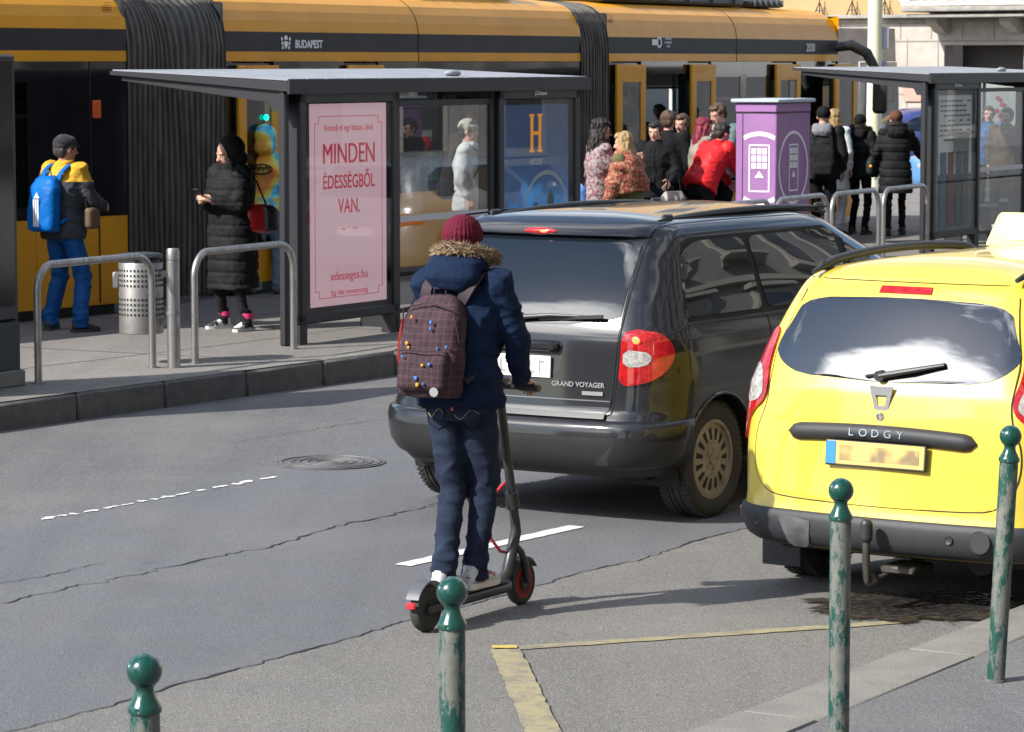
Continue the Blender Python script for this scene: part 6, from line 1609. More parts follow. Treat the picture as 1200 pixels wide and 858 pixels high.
    if hair:
        hm_, st = hair; mb = MB()
        mb.ell(hd(0, -.030, .048), (.086 * k, .092 * k, .088 * k), Rh, 16); mb.ell(hd(0, .018, .088), (.074 * k, .070 * k, .042 * k), Rh, 14); mb.ell(hd(0, -.058, -.005), (.076 * k, .058 * k, .075 * k), Rh, 14)
        for sg in (-1, 1): mb.ell(hd(sg * .070, .0, .035), (.020 * k, .045 * k, .045 * k), Rh, 10)
        if st == 'bun': mb.ell(hd(0, -.115, .06), .038 * k, n=12)
        if st in ('long', 'bob', 'curly'):
            for sg in (-1, 1):
                mb.caps(hd(sg * .070, -.01, .03), hd(sg * .082, -.015, -.10 if st == 'bob' else -.16), .030 * k, .034 * k, 10)
                if st != 'bob': mb.caps(hd(sg * .08, -.02, -.14), hd(sg * .10, -.03, -.25), .036 * k, .024 * k, 10)
            mb.loft([(hd(0, -.06, .0), .085 * k, .05 * k), (hd(0, -.07, -.12), .095 * k, .05 * k), (hd(0, -.075, -.14 if st == 'bob' else -.26), .085 * k, .035 * k)], 16)
        blob(mb, 'hair', hm_, P, vox=.009, smooth=1, disp=dh(.022 if st == 'curly' else .012, 12 if st == 'curly' else 9, 1 if st == 'curly' else .35))
        if st == 'beard_curly' or st == 'curly': mb = MB(); mb.ell(hd(0, .050, -.082), (.048 * k, .045 * k, .038 * k), Rh, 12); blob(mb, 'beard', hm_, P, vox=.008, smooth=1, disp=dh(.01, 14, 1))
    if hat:
        hm_, st = hat; mb = MB()
        if st == 'beanie':
            mb.ell(hd(0, -.014, .050), (.089 * k, .104 * k, .092 * k), Rh, 20); mb.loft([(hd(0, -.008, .022), .088 * k, .104 * k, Rh @ V3(1, 0, 0), Rh @ V3(0, 1, 0)), (hd(0, -.012, .062), .092 * k, .107 * k, Rh @ V3(1, 0, 0), Rh @ V3(0, 1, 0))], 24, e=2)
            blob(mb, 'beanie', hm_, P, vox=.008, smooth=1, disp=lambda co, n: .0035 * math.sin(math.atan2(co.y - hc.y, co.x - hc.x) * 34))
        else:
            mb.ell(hd(0, -.012, .062), (.096 * k, .112 * k, .062 * k), Rh @ Matrix.Rotation(R(-8), 3, 'X'), 20); mb.ell(hd(0, .088, .040), (.062 * k, .055 * k, .013 * k), Rh @ Matrix.Rotation(R(-16), 3, 'X'), 16); mb.ell(hd(0, -.03, .030), (.086 * k, .092 * k, .040 * k), Rh, 16)
            blob(mb, 'flat_cap', hm_, P, vox=.008, smooth=2)
    if hood:
        hm_, st, fur = hood; mb = MB()
        if st == 'up':
            hs_ = 1.16; mb.ell(hd(0, -.066, .032), (.112 * k * hs_, .105 * k * hs_, .120 * k * hs_), Rh, 20); mb.ell(hd(0, -.075, -.065), (.115 * k * hs_, .100 * k * hs_, .10 * k), Rh, 16); mb.loft([(neck - up * .03, .10 * k, .095 * k), (neck + up * .06, .095 * k, .095 * k)], 18)
            blob(mb, 'hood', hm_, P, vox=.011, smooth=3, disp=wrinkle(.010, 9))
            ringp = [hd(.098 * math.cos(a), .052 - .02 * math.cos(2 * a), .015 + .122 * math.sin(a)) for a in np.linspace(0, 6.283, 40)[:-1]]; outv = [Rh @ V3(math.cos(a) * .9, .55, math.sin(a) * .9) for a in np.linspace(0, 6.283, 40)[:-1]]
        else:
            bz = .545 * k + hood_up
            mb.loft([(S_(bz - .09, -.12 * k), .10 * k, .05 * k, rt, fw), (S_(bz - .03, -.125 * k), .135 * k, .075 * k, rt, fw), (S_(bz + .04, -.10 * k), .135 * k, .085 * k, rt, fw), (S_(bz + .075, -.07), .11 * k, .07 * k, rt, fw)], 20)
            for sg in (-1, 1): mb.caps(S_(bz + .03, -.07, sg * .10), S_(bz + .01, .06, sg * .075), .042, .035, 12)
            blob(mb, 'hood', hm_, P, vox=.012, smooth=3, disp=wrinkle(.010, 8))
            ringp, outv = [], []
            for a in np.linspace(-.55, math.pi + .55, 34):
                ringp.append(S_(bz + .085 + .022 * math.sin(a) - .02 * abs(math.cos(a)), .02 - .130 * math.sin(a), .112 * math.cos(a))); outv.append(rt * math.cos(a) * .8 - fw * math.sin(a) * .8 + up * .45)
        if fur:
            fm, ln = fur; mb = MB(); rn = random.Random(GEN['n'])
            mb.tube(ringp, .034, 8, closed=(st == 'up'))
            for p, o in zip(ringp, outv):
                for _ in range(110 if ln > .042 and ln < .049 else 34):
                    dv = (o.normalized() + V3(rn.uniform(-1, 1), rn.uniform(-1, 1), rn.uniform(-1, 1)) * .95).normalized(); b0 = p + V3(rn.uniform(-1, 1), rn.uniform(-1, 1), rn.uniform(-1, 1)) * .016
                    tip = b0 + dv * ln * rn.uniform(.55, 1.1) + V3(0, 0, -.012 * rn.random()); mb.cyl(b0, tip, .0048, .0006, 3, caps=False)
            mb.obj('fur_trim', fm, P, ang=None)
    GEN['n'] += 1
    return P, dict(S=S_, hd=hd, neck=neck, arms=arms, legs=lg, up=up, fw=fw, rt=rt, hip=hip, k=k, Rh=Rh)
def child_pack(P, J, label, cat, m, w=.30, h=.44, d=.16, z=.14, name='backpack', strapm=None, back=.155, group=None, side=0, pocket=True, tilt=0, tx_=0):
    """a backpack is a thing of its own, placed on the wearer's back"""
    M = P.matrix_basis; o = thing(name, label, cat, M @ Vector((0, 0, 0)), P.rotation_euler.z, group)
    S_, rt, fw, up = J['S'], J['rt'], J['fw'], J['up']; c = S_(z, -back - d * .5 + .02, side)
    mb = MB(); q = lambda x, y, zz: c + rt * (x + tx_ * zz) + fw * y + up * zz
    mb.loft([(q(0, 0, -h / 2), w * .44, d * .44, rt, fw), (q(0, 0, -h / 2 + .03), w * .5, d * .52, rt, fw), (q(0, 0, -.04), w * .5, d * .52, rt, fw), (q(0, .01, h * .28), w * .47, d * .46, rt, fw), (q(0, .03, h * .44), w * .36, d * .34, rt, fw), (q(0, .04, h * .5), w * .22, d * .22, rt, fw)], 24, e=3.2)
    blob(mb, 'bag_body', m, o, vox=.010, smooth=3, disp=lambda co, n: mnoise.fractal(co * 9, 1, 2, 3) * .007)
    if pocket:
        mb = MB(); mb.loft([(q(0, -d * .42, -h * .44), w * .36, .03, rt, fw), (q(0, -d * .47, -h * .40), w * .40, .045, rt, fw), (q(0, -d * .47, -.06), w * .40, .045, rt, fw), (q(0, -d * .42, -.02), w * .36, .025, rt, fw)], 20, e=3.5); blob(mb, 'front_pocket', m, o, vox=.009, smooth=2, disp=lambda co, n: mnoise.fractal(co * 11, 1, 2, 3) * .005)
    for sg in (-1, 1):
        sp = [q(sg * w * .28, d * .40, h * .40), S_(.50 * J['k'], -.14, sg * .11 + side * 0), S_(.565 * J['k'], -.02, sg * .115), S_(.50 * J['k'], .13, sg * .125), S_(.33 * J['k'], .14, sg * .135), S_(.18 * J['k'], .03, sg * .15), q(sg * w * .45, d * .3, -h * .34)]
        pts = []; 
        for i in range(len(sp) - 1):
            for t in np.linspace(0, 1, 5)[:-1]:
                p0, p1, p2, p3 = sp[max(0, i - 1)], sp[i], sp[i + 1], sp[min(len(sp) - 1, i + 2)]
                pts.append(.5 * ((2 * p1) + (p2 - p0) * t + (2 * p0 - 5 * p1 + 4 * p2 - p3) * t * t + (3 * p1 - p0 - 3 * p2 + p3) * t ** 3))
        pts.append(sp[-1]); mb = MB(); vs = []
        for i, p in enumerate(pts):
            a_, b_ = pts[max(0, i - 1)], pts[min(len(pts) - 1, i + 1)]; dv = (b_ - a_).normalized(); wv = rt - dv * rt.dot(dv); wv = wv.normalized() if wv.length > .2 else rt
            out = dv.cross(wv); 
            for sx, so in ((-1, -1), (1, -1), (1, 1), (-1, 1)): vs.append(p + wv * .026 * sx + out * .006 * so)
        n = len(pts); mb.add(vs, [(4 * i + j, 4 * i + (j + 1) % 4, 4 * i + 4 + (j + 1) % 4, 4 * i + 4 + j) for i in range(n - 1) for j in range(4)] + [(0, 1, 2, 3), (4 * n - 4, 4 * n - 3, 4 * n - 2, 4 * n - 1)])
        mb.obj('strap', strapm or m, o)
    mb = MB(); mb.tube([q(-.03, d * .3, h * .48), q(-.03, d * .25, h * .56), q(.03, d * .25, h * .56), q(.03, d * .3, h * .48)], .007, 6); mb.obj('grab_loop', strapm or m, o)
    return o, q

def rel(P, px, depth, py):      # a picture point at some depth, in the person's own frame
    w = XZ(px, depth, py); return (P.matrix_basis.inverted() @ w)

# colours
C_navy = cloth('navy parka', (.007, .017, .046), (.005, .012, .032), bump=.5)
C_black = cloth('black cloth', (.008, .008, .009), (.013, .013, .014))
C_blackp = cloth('black puffer nylon', (.009, .009, .010), (.014, .014, .015), rough=.72, bump=.6, bs=35)
C_jean = cloth('dark denim', (.010, .015, .030), (.021, .030, .054), ns=9, bump=.3, bs=160)
C_jeanl = cloth('light denim', (.16, .24, .33), (.22, .31, .40), ns=5)
C_grey = cloth('charcoal jacket', (.025, .028, .036), (.018, .02, .026))
C_dark = cloth('dark trousers', (.010, .010, .012))
K_blk = mat('black shoe', (.02, .018, .017), .5)

# --- scooter and rider
so_ = Vector((-.394, 14.09, 0)); SHD = R(-31.1)
sc_ = thing('electric_scooter', 'black electric scooter with red cable and red-ringed front wheel, ridden by the person in navy', 'scooter', so_, SHD)
M_sc = mat('scooter dark grey', (.030, .032, .035), .38, .3, col2=(.042, .043, .046), nscale=6); M_redc = mat('red plastic', (.55, .03, .04), .4)
def swheel(y, ringm):
    w_ = bpy.data.objects.new('wheel', None); link(w_, sc_); w_.location = (0, y, .108)
    MB().lathe([(.074, -.02), (.090, -.026), (.102, -.022), (.108, -.010), (.108, .010), (.102, .022), (.090, .026), (.074, .02)], axis='x', n=40).obj('tyre', M_tyre, w_)
    mb = MB(); mb.lathe([(.078, -.018), (.070, -.020), (.066, -.016), (.066, .016), (.070, .020), (.078, .018)], axis='x', n=36); mb.cyl((-.03, 0, 0), (.03, 0, 0), .034 if ringm else .028, n=20)
    for i in range(5 if not ringm else 3):
        an = i / (5 if not ringm else 3) * 6.283; mb.box((0, .05 * math.cos(an), .05 * math.sin(an)), (.02, .045, .014), Matrix.Rotation(an, 3, 'X'), .003)
    mb.obj('rim', M_sc, w_)
    if ringm: MB().lathe([(.076, -.0225), (.069, -.0235), (.064, -.0225)], axis='x', n=36).obj('red_ring', ringm, w_); MB().lathe([(.076, .0225), (.069, .0235), (.064, .0225)], axis='x', n=36).obj('red_ring', ringm, w_)
swheel(0, None); swheel(.84, mat('red rim ring', (.30, .02, .03), .5))
mb = MB(); mb.loft([((0, .13, .125), .075, .018, (1, 0, 0), (0, 0, 1)), ((0, .16, .118), .08, .026, (1, 0, 0), (0, 0, 1)), ((0, .62, .118), .08, .026, (1, 0, 0), (0, 0, 1)), ((0, .665, .125), .06, .022, (1, 0, 0), (0, 0, 1))], 24, e=4); mb.box((-.045, .05, .108), (.018, .20, .035), bev=.006); mb.box((.045, .05, .108), (.018, .20, .035), bev=.006); mb.obj('deck', M_sc, sc_)
MB().box((0, .39, .147), (.145, .44, .006), bev=.002).obj('grip_mat', mat('rubber mat', (.02, .02, .02), .85, bump=.5, bscale=200), sc_)
mb = MB(); vs = []
for a in np.linspace(R(25), R(178), 16):
    for x, rr_ in ((-.036, .122), (-.034, .130), (.034, .130), (.036, .122)): vs.append((x, -rr_ * math.cos(a) * -1 * -1, .108 + rr_ * math.sin(a)))
mb.add(vs, [(4 * i + j, 4 * i + j + 1, 4 * i + 5 + j, 4 * i + 4 + j) for i in range(15) for j in range(3)]); fd_ = mb.obj('rear_mudguard', mat('mudguard grey', (.07, .075, .085), .45), sc_, ang=50)
MB().box((0, -.128, .135), (.05, .018, .032), bev=.006).obj('tail_light', mat('scooter tail lens', (.6, .02, .03), .2, coat=.5), sc_)
mb = MB(); mb.tube([(0, .66, .13), (0, .72, .17), (0, .80, .36), (0, .79, .42)], [.028, .030, .026, .024], 14); mb.tube([(0, .792, .40), (0, .645, 1.06)], [.0235, .021], 16); mb.obj('stem', M_sc, sc_)
MB().cyl((0, .775, .475), (0, .757, .555), .034, .032, 18).obj('folding_clamp', M_trimblk, sc_)
mb = MB()
for sx in (-1, 1): mb.tube([(sx * .036, .845, .108), (sx * .038, .825, .20), (sx * .030, .80, .26), (0, .79, .29)], [.014, .016, .017, .02], 8)
mb.obj('fork', M_sc, sc_)
mb = MB(); vs = []
for a in np.linspace(R(20), R(150), 12):
    for x, rr_ in ((-.032, .118), (-.030, .126), (.030, .126), (.032, .118)): vs.append((x, .84 - rr_ * math.cos(a), .108 + rr_ * math.sin(a)))
mb.add(vs, [(4 * i + j, 4 * i + j + 1, 4 * i + 5 + j, 4 * i + 4 + j) for i in range(11) for j in range(3)]); mb.obj('front_mudguard', M_sc, sc_, ang=50)
mb = MB(); mb.tube([(-.22, .63, 1.075), (0, .642, 1.075), (.22, .63, 1.075)], .014, 10); hb_ = mb.obj('handlebar', M_sc, sc_)
for sx in (-1, 1): MB().cyl((sx * .12, .636, 1.075), (sx * .23, .629, 1.075), .018, n=12).obj('hand_grip', M_trimblk, hb_)
MB().box((0, .655, 1.10), (.06, .10, .03), bev=.01).obj('display', M_trimblk, hb_)
mb = MB(); mb.tube([(-.11, .66, 1.07), (-.12, .72, 1.06), (-.06, .73, .95), (-.03, .70, .85)], .004, 6); mb.obj('brake_cable', M_trimblk, sc_)
mb = MB(); mb.tube([(-.03, .70, .86), (-.06, .67, .75), (-.045, .64, .62)], .0045, 6); mb.tube([(-.025, .74, .60), (-.045, .67, .55), (-.055, .63, .45), (-.05, .65, .34), (-.04, .72, .27), (-.03, .80, .25)], .0075, 8); mb.obj('red_cable', M_redc, sc_)
MB().ell((-.035, .80, .265), (.014, .018, .018), n=10).obj('reflector', M_redc, sc_)

M_fur = mat('tan fur', (.36, .26, .16), .8, col2=(.16, .11, .07), nscale=35, ndet=4)
org = so_ + Matrix.Rotation(SHD, 3, 'Z') @ Vector((0, .31, 0))
rider, J = person('person in navy parka with tan fur hood, maroon beanie and jeans riding an electric scooter', org, -31.1 + 4, 1.735, feet=((-.030, -.09), (.032, .10)), lean=3, hands=((-.185, .245, .965), (.185, .245, .965)), hand_dir=((0, 1, -.15), (0, 1, -.15)), head=(-6, 4, 0), top=C_navy, legs=C_jean,
   shoes=mat('worn white sneaker', (.52, .51, .50), .6, col2=(.28, .03, .04), nscale=11, ndet=2, lo=.57, hi=.60), shoe_sole=mat('white sole', (.62, .60, .57), .6), hat=(cloth('maroon knit', (.115, .012, .028), (.08, .008, .02), bump=.8, bs=120, bstretch=(1, 1, .2)), 'beanie'), hood=(C_navy, 'down', (M_fur, .046)), hood_up=.028, vox=.009, bulk=.036, hem=-.06, z0=.15, foot_yaw=(-4, -6),
   pole=((-.8, -.3, -.8), (.8, -.3, -.8)), curl=1.15, wr=.012, pants_r=1.02, hand_n=((-.1, .2, 1), (.1, .2, 1)), group='riders on the road')
C_plaid = mat('maroon plaid canvas', (.036, .012, .019), .85, col2=(.018, .008, .012), nscale=16, bump=.4, bscale=140)
def plaid():
    m = C_plaid; nt = m.node_tree; b = nt.nodes['Principled BSDF']; lk = nt.links.new; t = nt.nodes.new('ShaderNodeTexCoord')
    old = b.inputs['Base Color'].links[0].from_socket; prev = old
    for ax, sc1 in (('X', 38), ('Z', 38)):
        w_ = nt.nodes.new('ShaderNodeTexWave'); w_.wave_type = 'BANDS'; w_.bands_direction = ax; w_.inputs['Scale'].default_value = sc1 / 6.28 * 1.6; w_.inputs['Distortion'].default_value = 2.2; lk(t.outputs['Object'], w_.inputs['Vector'])
        r = nt.nodes.new('ShaderNodeMapRange'); r.inputs['From Min'].default_value = .75; r.inputs['From Max'].default_value = .95; r.inputs['To Max'].default_value = .16; lk(w_.outputs['Fac'], r.inputs['Value'])
        x = nt.nodes.new('ShaderNodeMix'); x.data_type = 'RGBA'; lk(r.outputs[0], x.inputs[0]); lk(prev, x.inputs[6]); x.inputs[7].default_value = (.14, .07, .08, 1); prev = x.outputs[2]
    lk(prev, b.inputs['Base Color'])
plaid()
bp1, q = child_pack(rider, J, 'maroon plaid backpack with small orange and blue patches on the scooter rider', 'backpack', C_plaid, w=.315, h=.47, d=.16, z=.225, back=.14, side=-.045, strapm=mat('dark strap', (.03, .018, .024), .8), tilt=0, tx_=.04)
mo, mbl = mat('orange patch', (.60, .25, .03), .6), mat('blue patch', (.04, .16, .42), .6)
rn = random.Random(21)
for (x, zz, c_) in ((-.07, .13, mo), (.03, .11, mbl), (.03, .08, mbl), (-.09, .01, mo), (-.08, -.01, mo), (.07, -.01, mbl), (.02, -.085, mo), (.055, -.08, mbl), (-.085, -.05, mbl), (-.01, -.145, mbl), (0, -.175, mo), (.03, -.17, mbl), (.115, .0, mbl)):
    mb = MB(); y_ = -.085 if zz > -.02 else -.128; 
    if zz > .05: y_ = -.088
    mb.box(q(x, y_, zz), (.009 + .008 * rn.random(), .010, .012 + .008 * rn.random()), None, .003); mb.obj('patch', c_, bp1)
mb = MB(); mb.lathe([(.022, 0), (.022, .004), (.016, .005), (.0, .005)], q(.085, -.125, -.205), axis='y', n=20); mb.obj('badge', mat('silver badge', (.5, .5, .5), .3, .8), bp1)
mb = MB(); mb.tube([q(-.13, -.118, -.02), q(0, -.130, -.018), q(.13, -.118, -.02)], .004, 6); mb.tube([q(-.15, -.03, .02), q(-.13, -.06, .17), q(0, -.06, .20), q(.13, -.06, .17), q(.15, -.03, .02)], .004, 6); mb.obj('zip', mat('dark strap', (0, 0, 0)), bp1)
# jeans back pockets, stitched, laid on the cloth by ray
tr_o = [c for c in rider.children if c.name.startswith('trousers')][0]
def onback(x, z):
    h = tr_o.ray_cast(Vector((x, -1.0, z)), Vector((0, 1, 0))); return h[1] + Vector((0, -.003, 0)) if h[0] else Vector((x, -.14, z))
hz = J['hip'].z
for sg in (-1, 1):
    cx = sg * .082; out = [(cx - .062, hz - .03), (cx - .058, hz - .135), (cx, hz - .165), (cx + .058, hz - .135), (cx + .062, hz - .03)]
    pts = [onback(a[0] + (b[0] - a[0]) * t, a[1] + (b[1] - a[1]) * t) for a, b in zip(out, out[1:]) for t in (0, .25, .5, .75)]
    arc = [onback(cx - .055 + .11 * t, hz - .085 - .022 * math.sin(t * 2 * math.pi if sg > 0 else t * 2 * math.pi) ) for t in np.linspace(0, 1, 12)]
    m_ = MB(); m_.tube(pts, .0022, 4); m_.obj('pocket_seam', C_dark, tr_o, ang=None); m_ = MB(); m_.tube(arc, .0022, 4); m_.obj('stitching', mat('tan stitching', (.30, .20, .10), .7), tr_o, ang=None)
m_ = MB(); m_.box(onback(.018, hz - .06), (.012, .004, .018)); m_.obj('red_tab', M_redc, tr_o)

# --- people on the platform
hp = G(75, 388, .2)
mbag = cloth('bright blue nylon', (.0, .12, .42), (.0, .09, .33), ns=4, rough=.5, bump=.5, bs=25)
C_p1 = mat('charcoal and yellow jacket', (.05, .055, .07), .8, bump=.4, bscale=45, bdist=.006)
def p1jacket():
    nt = C_p1.node_tree; b = nt.nodes['Principled BSDF']; lk = nt.links.new; t = nt.nodes.new('ShaderNodeTexCoord'); s = nt.nodes.new('ShaderNodeSeparateXYZ'); lk(t.outputs['Object'], s.inputs[0])
    r = nt.nodes.new('ShaderNodeMath'); r.operation = 'GREATER_THAN'; r.inputs[1].default_value = 1.34; lk(s.outputs['Z'], r.inputs[0]); x = nt.nodes.new('ShaderNodeMix'); x.data_type = 'RGBA'; lk(r.outputs[0], x.inputs[0]); x.inputs[6].default_value = (.024, .027, .037, 1); x.inputs[7].default_value = (.55, .30, .012, 1); lk(x.outputs[2], b.inputs['Base Color'])
p1jacket()
P1, J = person('person in flat cap and charcoal-yellow jacket with a bright blue backpack and blue track pants', hp, -38, 1.745, feet=((-.20, .03), (.17, .05)), lean=3, hands=((-.30, .05, .95), (.16, .34, 1.12)), head=(-14, -2, 0), skin=1, top=C_p1, legs=cloth('royal blue track pants', (.006, .075, .25), (.005, .055, .19), ns=5, rough=.55, bump=.4, bs=30),
   shoes=K_blk, hat=(cloth('dark wool cap', (.035, .035, .04)), 'cap'), hair=(hairm('greying', (.06, .05, .05)), 'short'), vox=.013, bulk=.045, hem=-.10, foot_yaw=(25, -25), pants_r=1.25, wr=.014)
bp, q = child_pack(P1, J, 'bright blue backpack with three white stripes on the person in the flat cap', 'backpack', mbag, w=.33, h=.50, d=.17, z=.21, back=.16, side=-.02, pocket=False)
mb = MB()
for i in range(3): mb.box(q(-.026 + i * .026, -.094, -.085), (.015, .010, .24))
mb.prism([(-.035, 0), (.035, 0), (0, .05)], -.005, .005, 'xzy', off=q(0, -.090, .045)); mb.obj('white_stripes', mat('white print', (.75, .75, .75), .5), bp)
sb = thing('shoulder_bag', 'small brown bag hanging at the hip of the person in the flat cap', 'bag', P1.location, P1.rotation_euler.z)
mb = MB(); c = J['S'](.10, .10, .25); mb.loft([(c + V3(0, 0, -.10), .045, .06), (c + V3(0, 0, -.08), .055, .08), (c + V3(0, 0, .06), .05, .075), (c + V3(0, 0, .09), .03, .05)], 16, e=3); blob(mb, 'bag_body', cloth('brown leather bag', (.14, .09, .06), rough=.6), sb, vox=.012)
mb = MB(); mb.tube([c + V3(0, -.06, .10), J['S'](.35, .02, .20), J['S'](.57, -.02, .10)], .010, 6); mb.obj('strap', C_black, sb)

hp = G(272, 386, .2)
C_lace = mat('hot pink lining', (.62, .03, .16), .6)
P2, J = person('person in long black hooded quilted coat reading a phone, black leggings and pink-lined sneakers', hp, 134, 1.70, feet=((-.19, .03), (.17, .0)), lean=3, hands=((-.05, .27, 1.17), (.06, .26, 1.15)), head=(-6, -16, 0), fem=True, top=C_blackp, legs=cloth('black leggings', (.016, .016, .018)),
   shoes=mat('black and white sneaker', (.03, .03, .03), .5, col2=(.6, .6, .6), nscale=14, ndet=1, lo=.53, hi=.55), shoe_sole=mat('white sole', (.6, .6, .6)), hood=(C_blackp, 'up', None), vox=.012, bulk=.085, hem=-.54, quilt_=(.105, .014, .010), pants_r=.85, foot_yaw=(14, -12), long_=.08, skin=0, curl=.75,
   hand_dir=((.35, .75, .35), (-.35, .75, .35)), hand_n=((-.7, -.2, .4), (.7, -.2, .4)), pole=((-.5, -.4, -1), (.5, -.4, -1)))
for h_, kn, a in J['legs']: MB().cyl(a + V3(0, -.01, .015), a + V3(0, -.01, .075), .052, .058, 14).obj('sneaker_lining', C_lace, P2)
ph = thing('mobile_phone', 'dark mobile phone held by the person in the long black coat', 'phone', P2.location, P2.rotation_euler.z)
MB().box((.0, .36, 1.225), (.072, .012, .15), Matrix.Rotation(R(-50), 3, 'X'), .004).obj('case', M_trimblk, ph); MB().box((.0, .3545, 1.2295), (.066, .002, .138), Matrix.Rotation(R(-50), 3, 'X')).obj('screen', mat('phone glass', (.02, .02, .03), .05), ph)
hb1 = thing('handbag', 'glossy red and black handbag behind the person in the long black coat', 'bag', P2.location, P2.rotation_euler.z)
c = J['S'](.10, -.15, -.17) ; mb = MB(); mb.loft([(c + V3(0, 0, -.14), .06, .15), (c + V3(0, 0, -.11), .085, .17), (c + V3(0, 0, .06), .075, .15), (c + V3(0, 0, .12), .04, .11)], 20, e=3.2); bb = blob(mb, 'bag_body', mat('glossy red leather', (.50, .015, .02), .25, coat=.5), hb1, vox=.011)
mb = MB(); mb.loft([(c + V3(-.02, -.09, -.13), .075, .085), (c + V3(-.02, -.10, -.10), .095, .09), (c + V3(-.02, -.10, .07), .085, .08), (c + V3(-.02, -.08, .11), .05, .06)], 20, e=3.2); blob(mb, 'side_panel', mat('black leather', (.015, .015, .016), .4), bb, vox=.011)
mb = MB(); mb.tube([c + V3(0, .12, .08), J['S'](.42, .06, -.21), J['S'](.55, -.03, -.17), J['S'](.42, -.14, -.20), c + V3(0, -.12, .08)], .008, 6); mb.obj('strap', C_black, hb1)

M_tie = mat('tie dye', (.85, .45, .03), .85, bump=.4, bscale=50, bdist=.006)
def tiedye():
    nt = M_tie.node_tree; b = nt.nodes['Principled BSDF']; lk = nt.links.new; t = nt.nodes.new('ShaderNodeTexCoord'); n = nt.nodes.new('ShaderNodeTexNoise'); n.inputs['Scale'].default_value = 4.2; n.inputs['Detail'].default_value = 3; n.inputs['Distortion'].default_value = .6; lk(t.outputs['Object'], n.inputs['Vector'])
    c = nt.nodes.new('ShaderNodeValToRGB'); e = c.color_ramp.elements; e[0].position = .33; e[0].color = (.03, .40, .70, 1); e[1].position = .66; e[1].color = (.85, .25, .08, 1)
    for p_, cc in ((.42, (.2, .68, .75, 1)), (.48, (.8, .75, .15, 1)), (.55, (.9, .55, .05, 1))): x = e.new(p_); x.color = cc
    lk(n.outputs['Fac'], c.inputs[0]); lk(c.outputs[0], b.inputs['Base Color'])
tiedye()
hp = G(312, 344, .2)
P3, J = person('person in orange and blue tie-dye hoodie and light jeans boarding behind the shelter post', hp, -12, 1.72, feet=((-.12, -.02), (.12, .10)), lean=2, hands=((-.26, .14, .95), (.24, .12, .95)), top=M_tie, legs=C_jeanl, shoes=mat('teal red sneaker', (.03, .25, .25), .6, col2=(.5, .05, .05), nscale=12), hood=(M_tie, 'up', None), vox=.014, bulk=.04, hem=-.06, pants_r=1.35)
mb = MB(); pts = [J['S'](.38 + .05 * math.sin(a), -.178, .115 * math.cos(a)) for a in np.linspace(0, 6.283, 24)[:-1]]; mb.tube(pts, .008, 6, closed=True)
for i in range(7): mb.box(J['S'](.385 + .012 * (i % 2), -.182, -.085 + i * .028), (.018, .012, .040), Matrix.Rotation(.3, 3, 'Y'), .003)
mb.obj('back_print', M_gap, P3)

def stand(label, px, depth, htop, rz, **k):   # somebody whose feet are hidden: place by column, depth and the height of the top of the head
    w = XZ(px, depth, 72); H = k.pop('H', None) or (CAMH - (htop - 72) * depth / F - .2) / 1.0
    return person(label, (w.x, w.y), rz, H, **k)
hb_dark, hb_brown, hb_blond, hb_red = hairm('near black', (.02, .016, .014)), hairm('brown', (.11, .06, .035)), hairm('blond', (.42, .27, .12)), hairm('crimson', (.20, .01, .03))
P4, J = stand('person in white jacket and pale cap seen through the glass of the left shelter', 549, 33.0, 140, -100, top=cloth('white jacket', (.46, .46, .45), (.36, .36, .36)), legs=C_dark, shoes=K_blk, hat=(cloth('beige cap', (.40, .36, .30)), 'beanie'), hair=(hb_dark, 'short'), vox=.018, bulk=.05, hem=-.12)
child_pack(P4, J, 'black backpack on the person in white behind the shelter glass', 'backpack', C_black, w=.28, h=.40, z=.2)
C_vest = mat('red white check', (.26, .22, .23), .85, col2=(.14, .03, .04), nscale=30, ndet=2, lo=.46, hi=.60, bump=.4, bscale=60)
P5, J = stand('person with long dark curly hair and glasses, checked shirt, raising both hands', 699, 33.2, 139, -72, H=1.79, top=C_vest, legs=C_jean, shoes=K_blk, hair=(hb_dark, 'curly'), skin=1, hands=((.02, .40, 1.36), (.10, .36, 1.30)), vox=.016, bulk=.022, hem=-.08, lean=4, head=(0, -4, 0))
for sg in (-1, 1):
    mb = MB(); mb.lathe([(.022, 0), (.025, .002), (.022, .004)], (0, 0, 0), axis='y', n=16); gl_ = mb.obj('glasses', M_trimblk, P5); gl_.location = J['hd'](sg * .032, .098, .006)
sb = thing('shoulder_bag', 'blue cloth bag hanging from the curly haired person', 'bag', P5.location, P5.rotation_euler.z)
mb = MB(); c = J['S'](-.04, -.15, -.08); mb.loft([(c + V3(0, 0, -.20), .14, .05), (c + V3(0, 0, -.15), .16, .08), (c + V3(0, 0, .12), .14, .06), (c + V3(0, 0, .18), .10, .02)], 18, e=3); blob(mb, 'bag_body', cloth('denim blue bag', (.05, .13, .32), (.09, .2, .42)), sb, vox=.013); mb = MB(); mb.tube([c + V3(-.1, 0, .16), J['S'](.56, -.02, -.13), c + V3(.1, 0, .16)], .012, 6); mb.obj('strap', C_black, sb)
M_shawl = mat('paisley shawl', (.20, .022, .016), .9, col2=(.34, .20, .11), nscale=38, ndet=8, lo=.47, hi=.56, bump=.6, bscale=60, bdist=.01)
P6, J = stand('person with blond bob wrapped in a red patterned shawl over an olive coat', 737, 33.0, 154, 62, H=1.66, fem=True, top=cloth('olive coat', (.12, .12, .055)), legs=cloth('beige trousers', (.36, .29, .20)), shoes=K_blk, hair=(hb_blond, 'bob'), vox=.016, bulk=.04, hem=-.12, hands=((-.08, .20, 1.12), (.10, .20, 1.08)), lean=6, head=(10, -8, 0))
mb = MB(); S_ = J['S']; kk = J['k']
